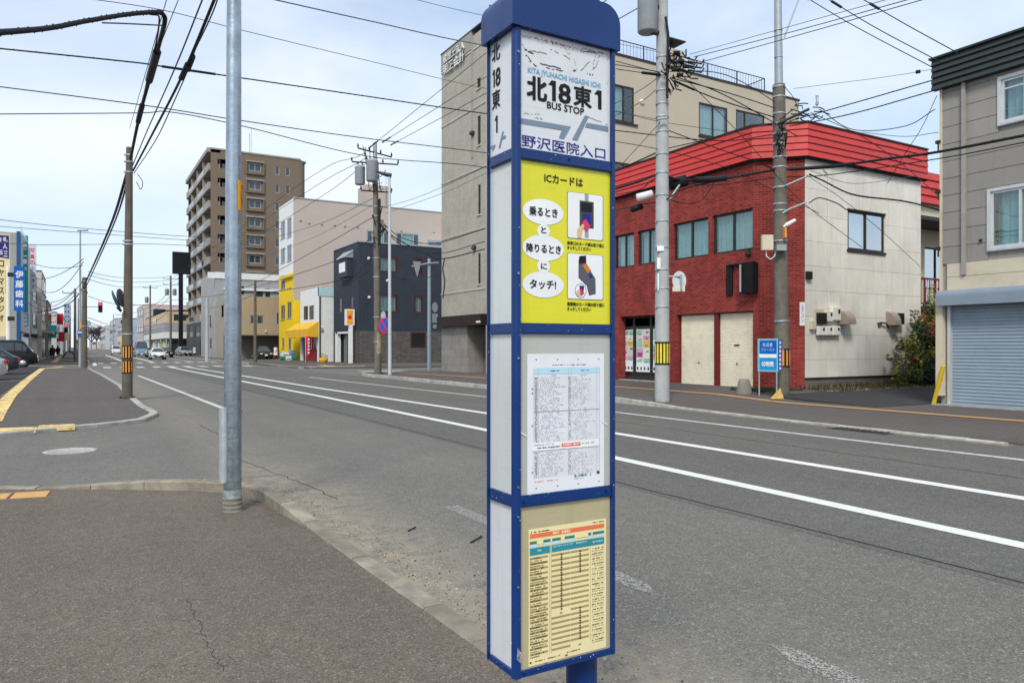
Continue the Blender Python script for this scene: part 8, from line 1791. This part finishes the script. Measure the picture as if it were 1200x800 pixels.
b = MB()
for i in range(1500):
    x = rd.uniform(18.3, 20.4); y = rd.uniform(15.9, 17.6); h = rd.uniform(.03, .15); a = rd.uniform(0, 6.28); w = .012
    if (x-18)*.9 + (17.5-y)*.4 < .6: continue
    b.face([(x+w*math.cos(a), y+w*math.sin(a), .12), (x-w*math.cos(a), y-w*math.sin(a), .12), (x+rd.uniform(-.05, .05), y+rd.uniform(-.05, .05), .12+h)])
wd = stuff(b.build('weeds', m_leafd)); tag(wd, 'small weed patch behind the blue sign legs', 'weeds')
b = MB(); b.prism([(20.6, 15.2), (22.5, 15.15), (29.8, 15.2), (30.2, 16.7), (21.5, 16.72)], 0.0, .128); struct(b.build('soil_strip', M('soil_brown', (0.12, 0.095, 0.07), .95, .3, 6, bmp=.6)))
pts = [(rd.uniform(20.9, 29), 15.3+rd.random()**2*1.1, .128, rd.uniform(.012, .04)) for _ in range(260)]
tag(grit('rubble', pts, M('rubble_pale', (0.36, 0.33, 0.28), .95, .3, 9)), 'pale stones and litter scattered in the weed strip', 'rubble')
# bare trees far down the left of the road
def bare_tree(px_, yb, yt, lab, seed, grp=None):
    base = G(px_, yb); H_ = hz(yt, base); o = thing('bare_tree', lab, 'tree', base); rd = random.Random(seed); tr = MB(); cr = MB()
    tr.tube([(base.x, base.y, 0), (base.x, base.y, H_*.35)], .22, 7, True, .15); tr.build('trunk', m_bark, o)
    def br(p, d, L, r, dep):
        q = p + d*L
        cr.tube([p, p.lerp(q, .5)+Vector((rd.uniform(-.1, .1), rd.uniform(-.1, .1), .1))*L*.5, q], r, 4, False, r*.6)
        if dep == 0: return
        for k in range(3 if dep > 1 else 4):
            nd_ = (d + Vector((rd.gauss(0, .55), rd.gauss(0, .55), rd.uniform(-.05, .45)))).normalized(); br(p.lerp(q, rd.uniform(.45, 1)), nd_, L*rd.uniform(.6, .8), r*.6, dep-1)
    for k in range(6): a = k*1.05+rd.random(); br(Vector((base.x, base.y, H_*.3)), Vector((math.cos(a)*.6, math.sin(a)*.6, .75)).normalized(), H_*.28, .30, 5)
    stuff(cr.build('crown', M('twig_brown', (0.10, 0.075, 0.07), .9, .3, 3, bmp=0), o)); return o
bare_tree(107, 409.1, 381, 'bare brown tree at the left end of the tree group closing the road', 1); bare_tree(113, 409.1, 377, 'tallest bare tree in the far group closing the road', 2); bare_tree(118, 409, 379, 'bare tree right of the tallest one in the far group', 4); bare_tree(123, 409.1, 381, 'bare tree nearest the striped pole in the far group', 3)
block('end_house', 'low pale house under the far bare trees', 8, 22, 640, 650, 5.5, (.5, .46, .42), -1, 2, 2); block('end_house', 'darker low house beside the pale one under the far bare trees', -2, 6, 650, 660, 7, (.3, .27, .28), -1, 2, 2)
# side road walls closing the view behind the right hand shops
o = block('back_house', 'plain grey house glimpsed behind the gap left of the grey house', 40, 52, 26, 40, 7.0, (0.4, 0.38, 0.35), 1, 2, 2)

# weeds and grit at the feet of poles, and grime in the joint between wall and pavement
def tuft(nm, lab, x, y, z, n, rx, ry, seed):
    rd = random.Random(seed); b = MB()
    for i in range(n):
        a = rd.uniform(0, 6.28); r = rd.uniform(.6, 1); px_, py_ = x+rx*r*math.cos(a), y+ry*r*math.sin(a); h = rd.uniform(.03, .11); w = .008
        b.face([(px_-w, py_, z), (px_+w, py_+w, z), (px_+rd.uniform(-.05, .05), py_+rd.uniform(-.05, .05), z+h)])
    tag(stuff(b.build(nm, m_leaf)), lab, 'weeds')
tuft('weed_tuft', 'few weeds at the foot of the dark pole by the brick corner', 18.26, 15.02, .13, 160, .34, .34, 1)
tuft('weed_tuft', 'few weeds at the foot of the pale pole before the brick shop', 13.58, 15.1, .08, 60, .26, .26, 2)
tuft('weed_tuft', 'few weeds at the foot of the orange striped pole', 1.26, 24.2, .06, 70, .22, .22, 3)
tuft('weed_tuft', 'few weeds at the foot of the brown transformer pole', bB.x, bB.y, .13, 80, .3, .3, 4)
# ------------------------------------------------------------------ groups
GR = {'overhead wire': 'overhead wires strung across and along the street', 'utility pole': 'utility poles along both sides of the street', 'car': 'cars parked and driving along the street', 'van': 'vans in the street',
      'traffic light': 'red traffic lights over the crossings', 'tree': 'bare trees closing the far end of the street', 'shrub': 'shrubs in the corner by the white wall', 'twig': 'twigs lying on the near lane', 'splice box': 'splice closures hanging before the brick shop',
      'street lamp': 'street lamps', 'person': 'people on the pavements', 'weeds': 'weeds at walls and poles', 'gravel': 'grit in the near gutter'}
for o in list(S.objects):
    if o.parent is None and o.get('category') in GR: o['group'] = GR[o['category']]
for nm in ('shop_house', 'street_building', 'shop_building', 'street_house', 'end_house'):
    for o in S.objects:
        if o.parent is None and o.name.split('.')[0] == nm: o['group'] = 'distant buildings lining the street'
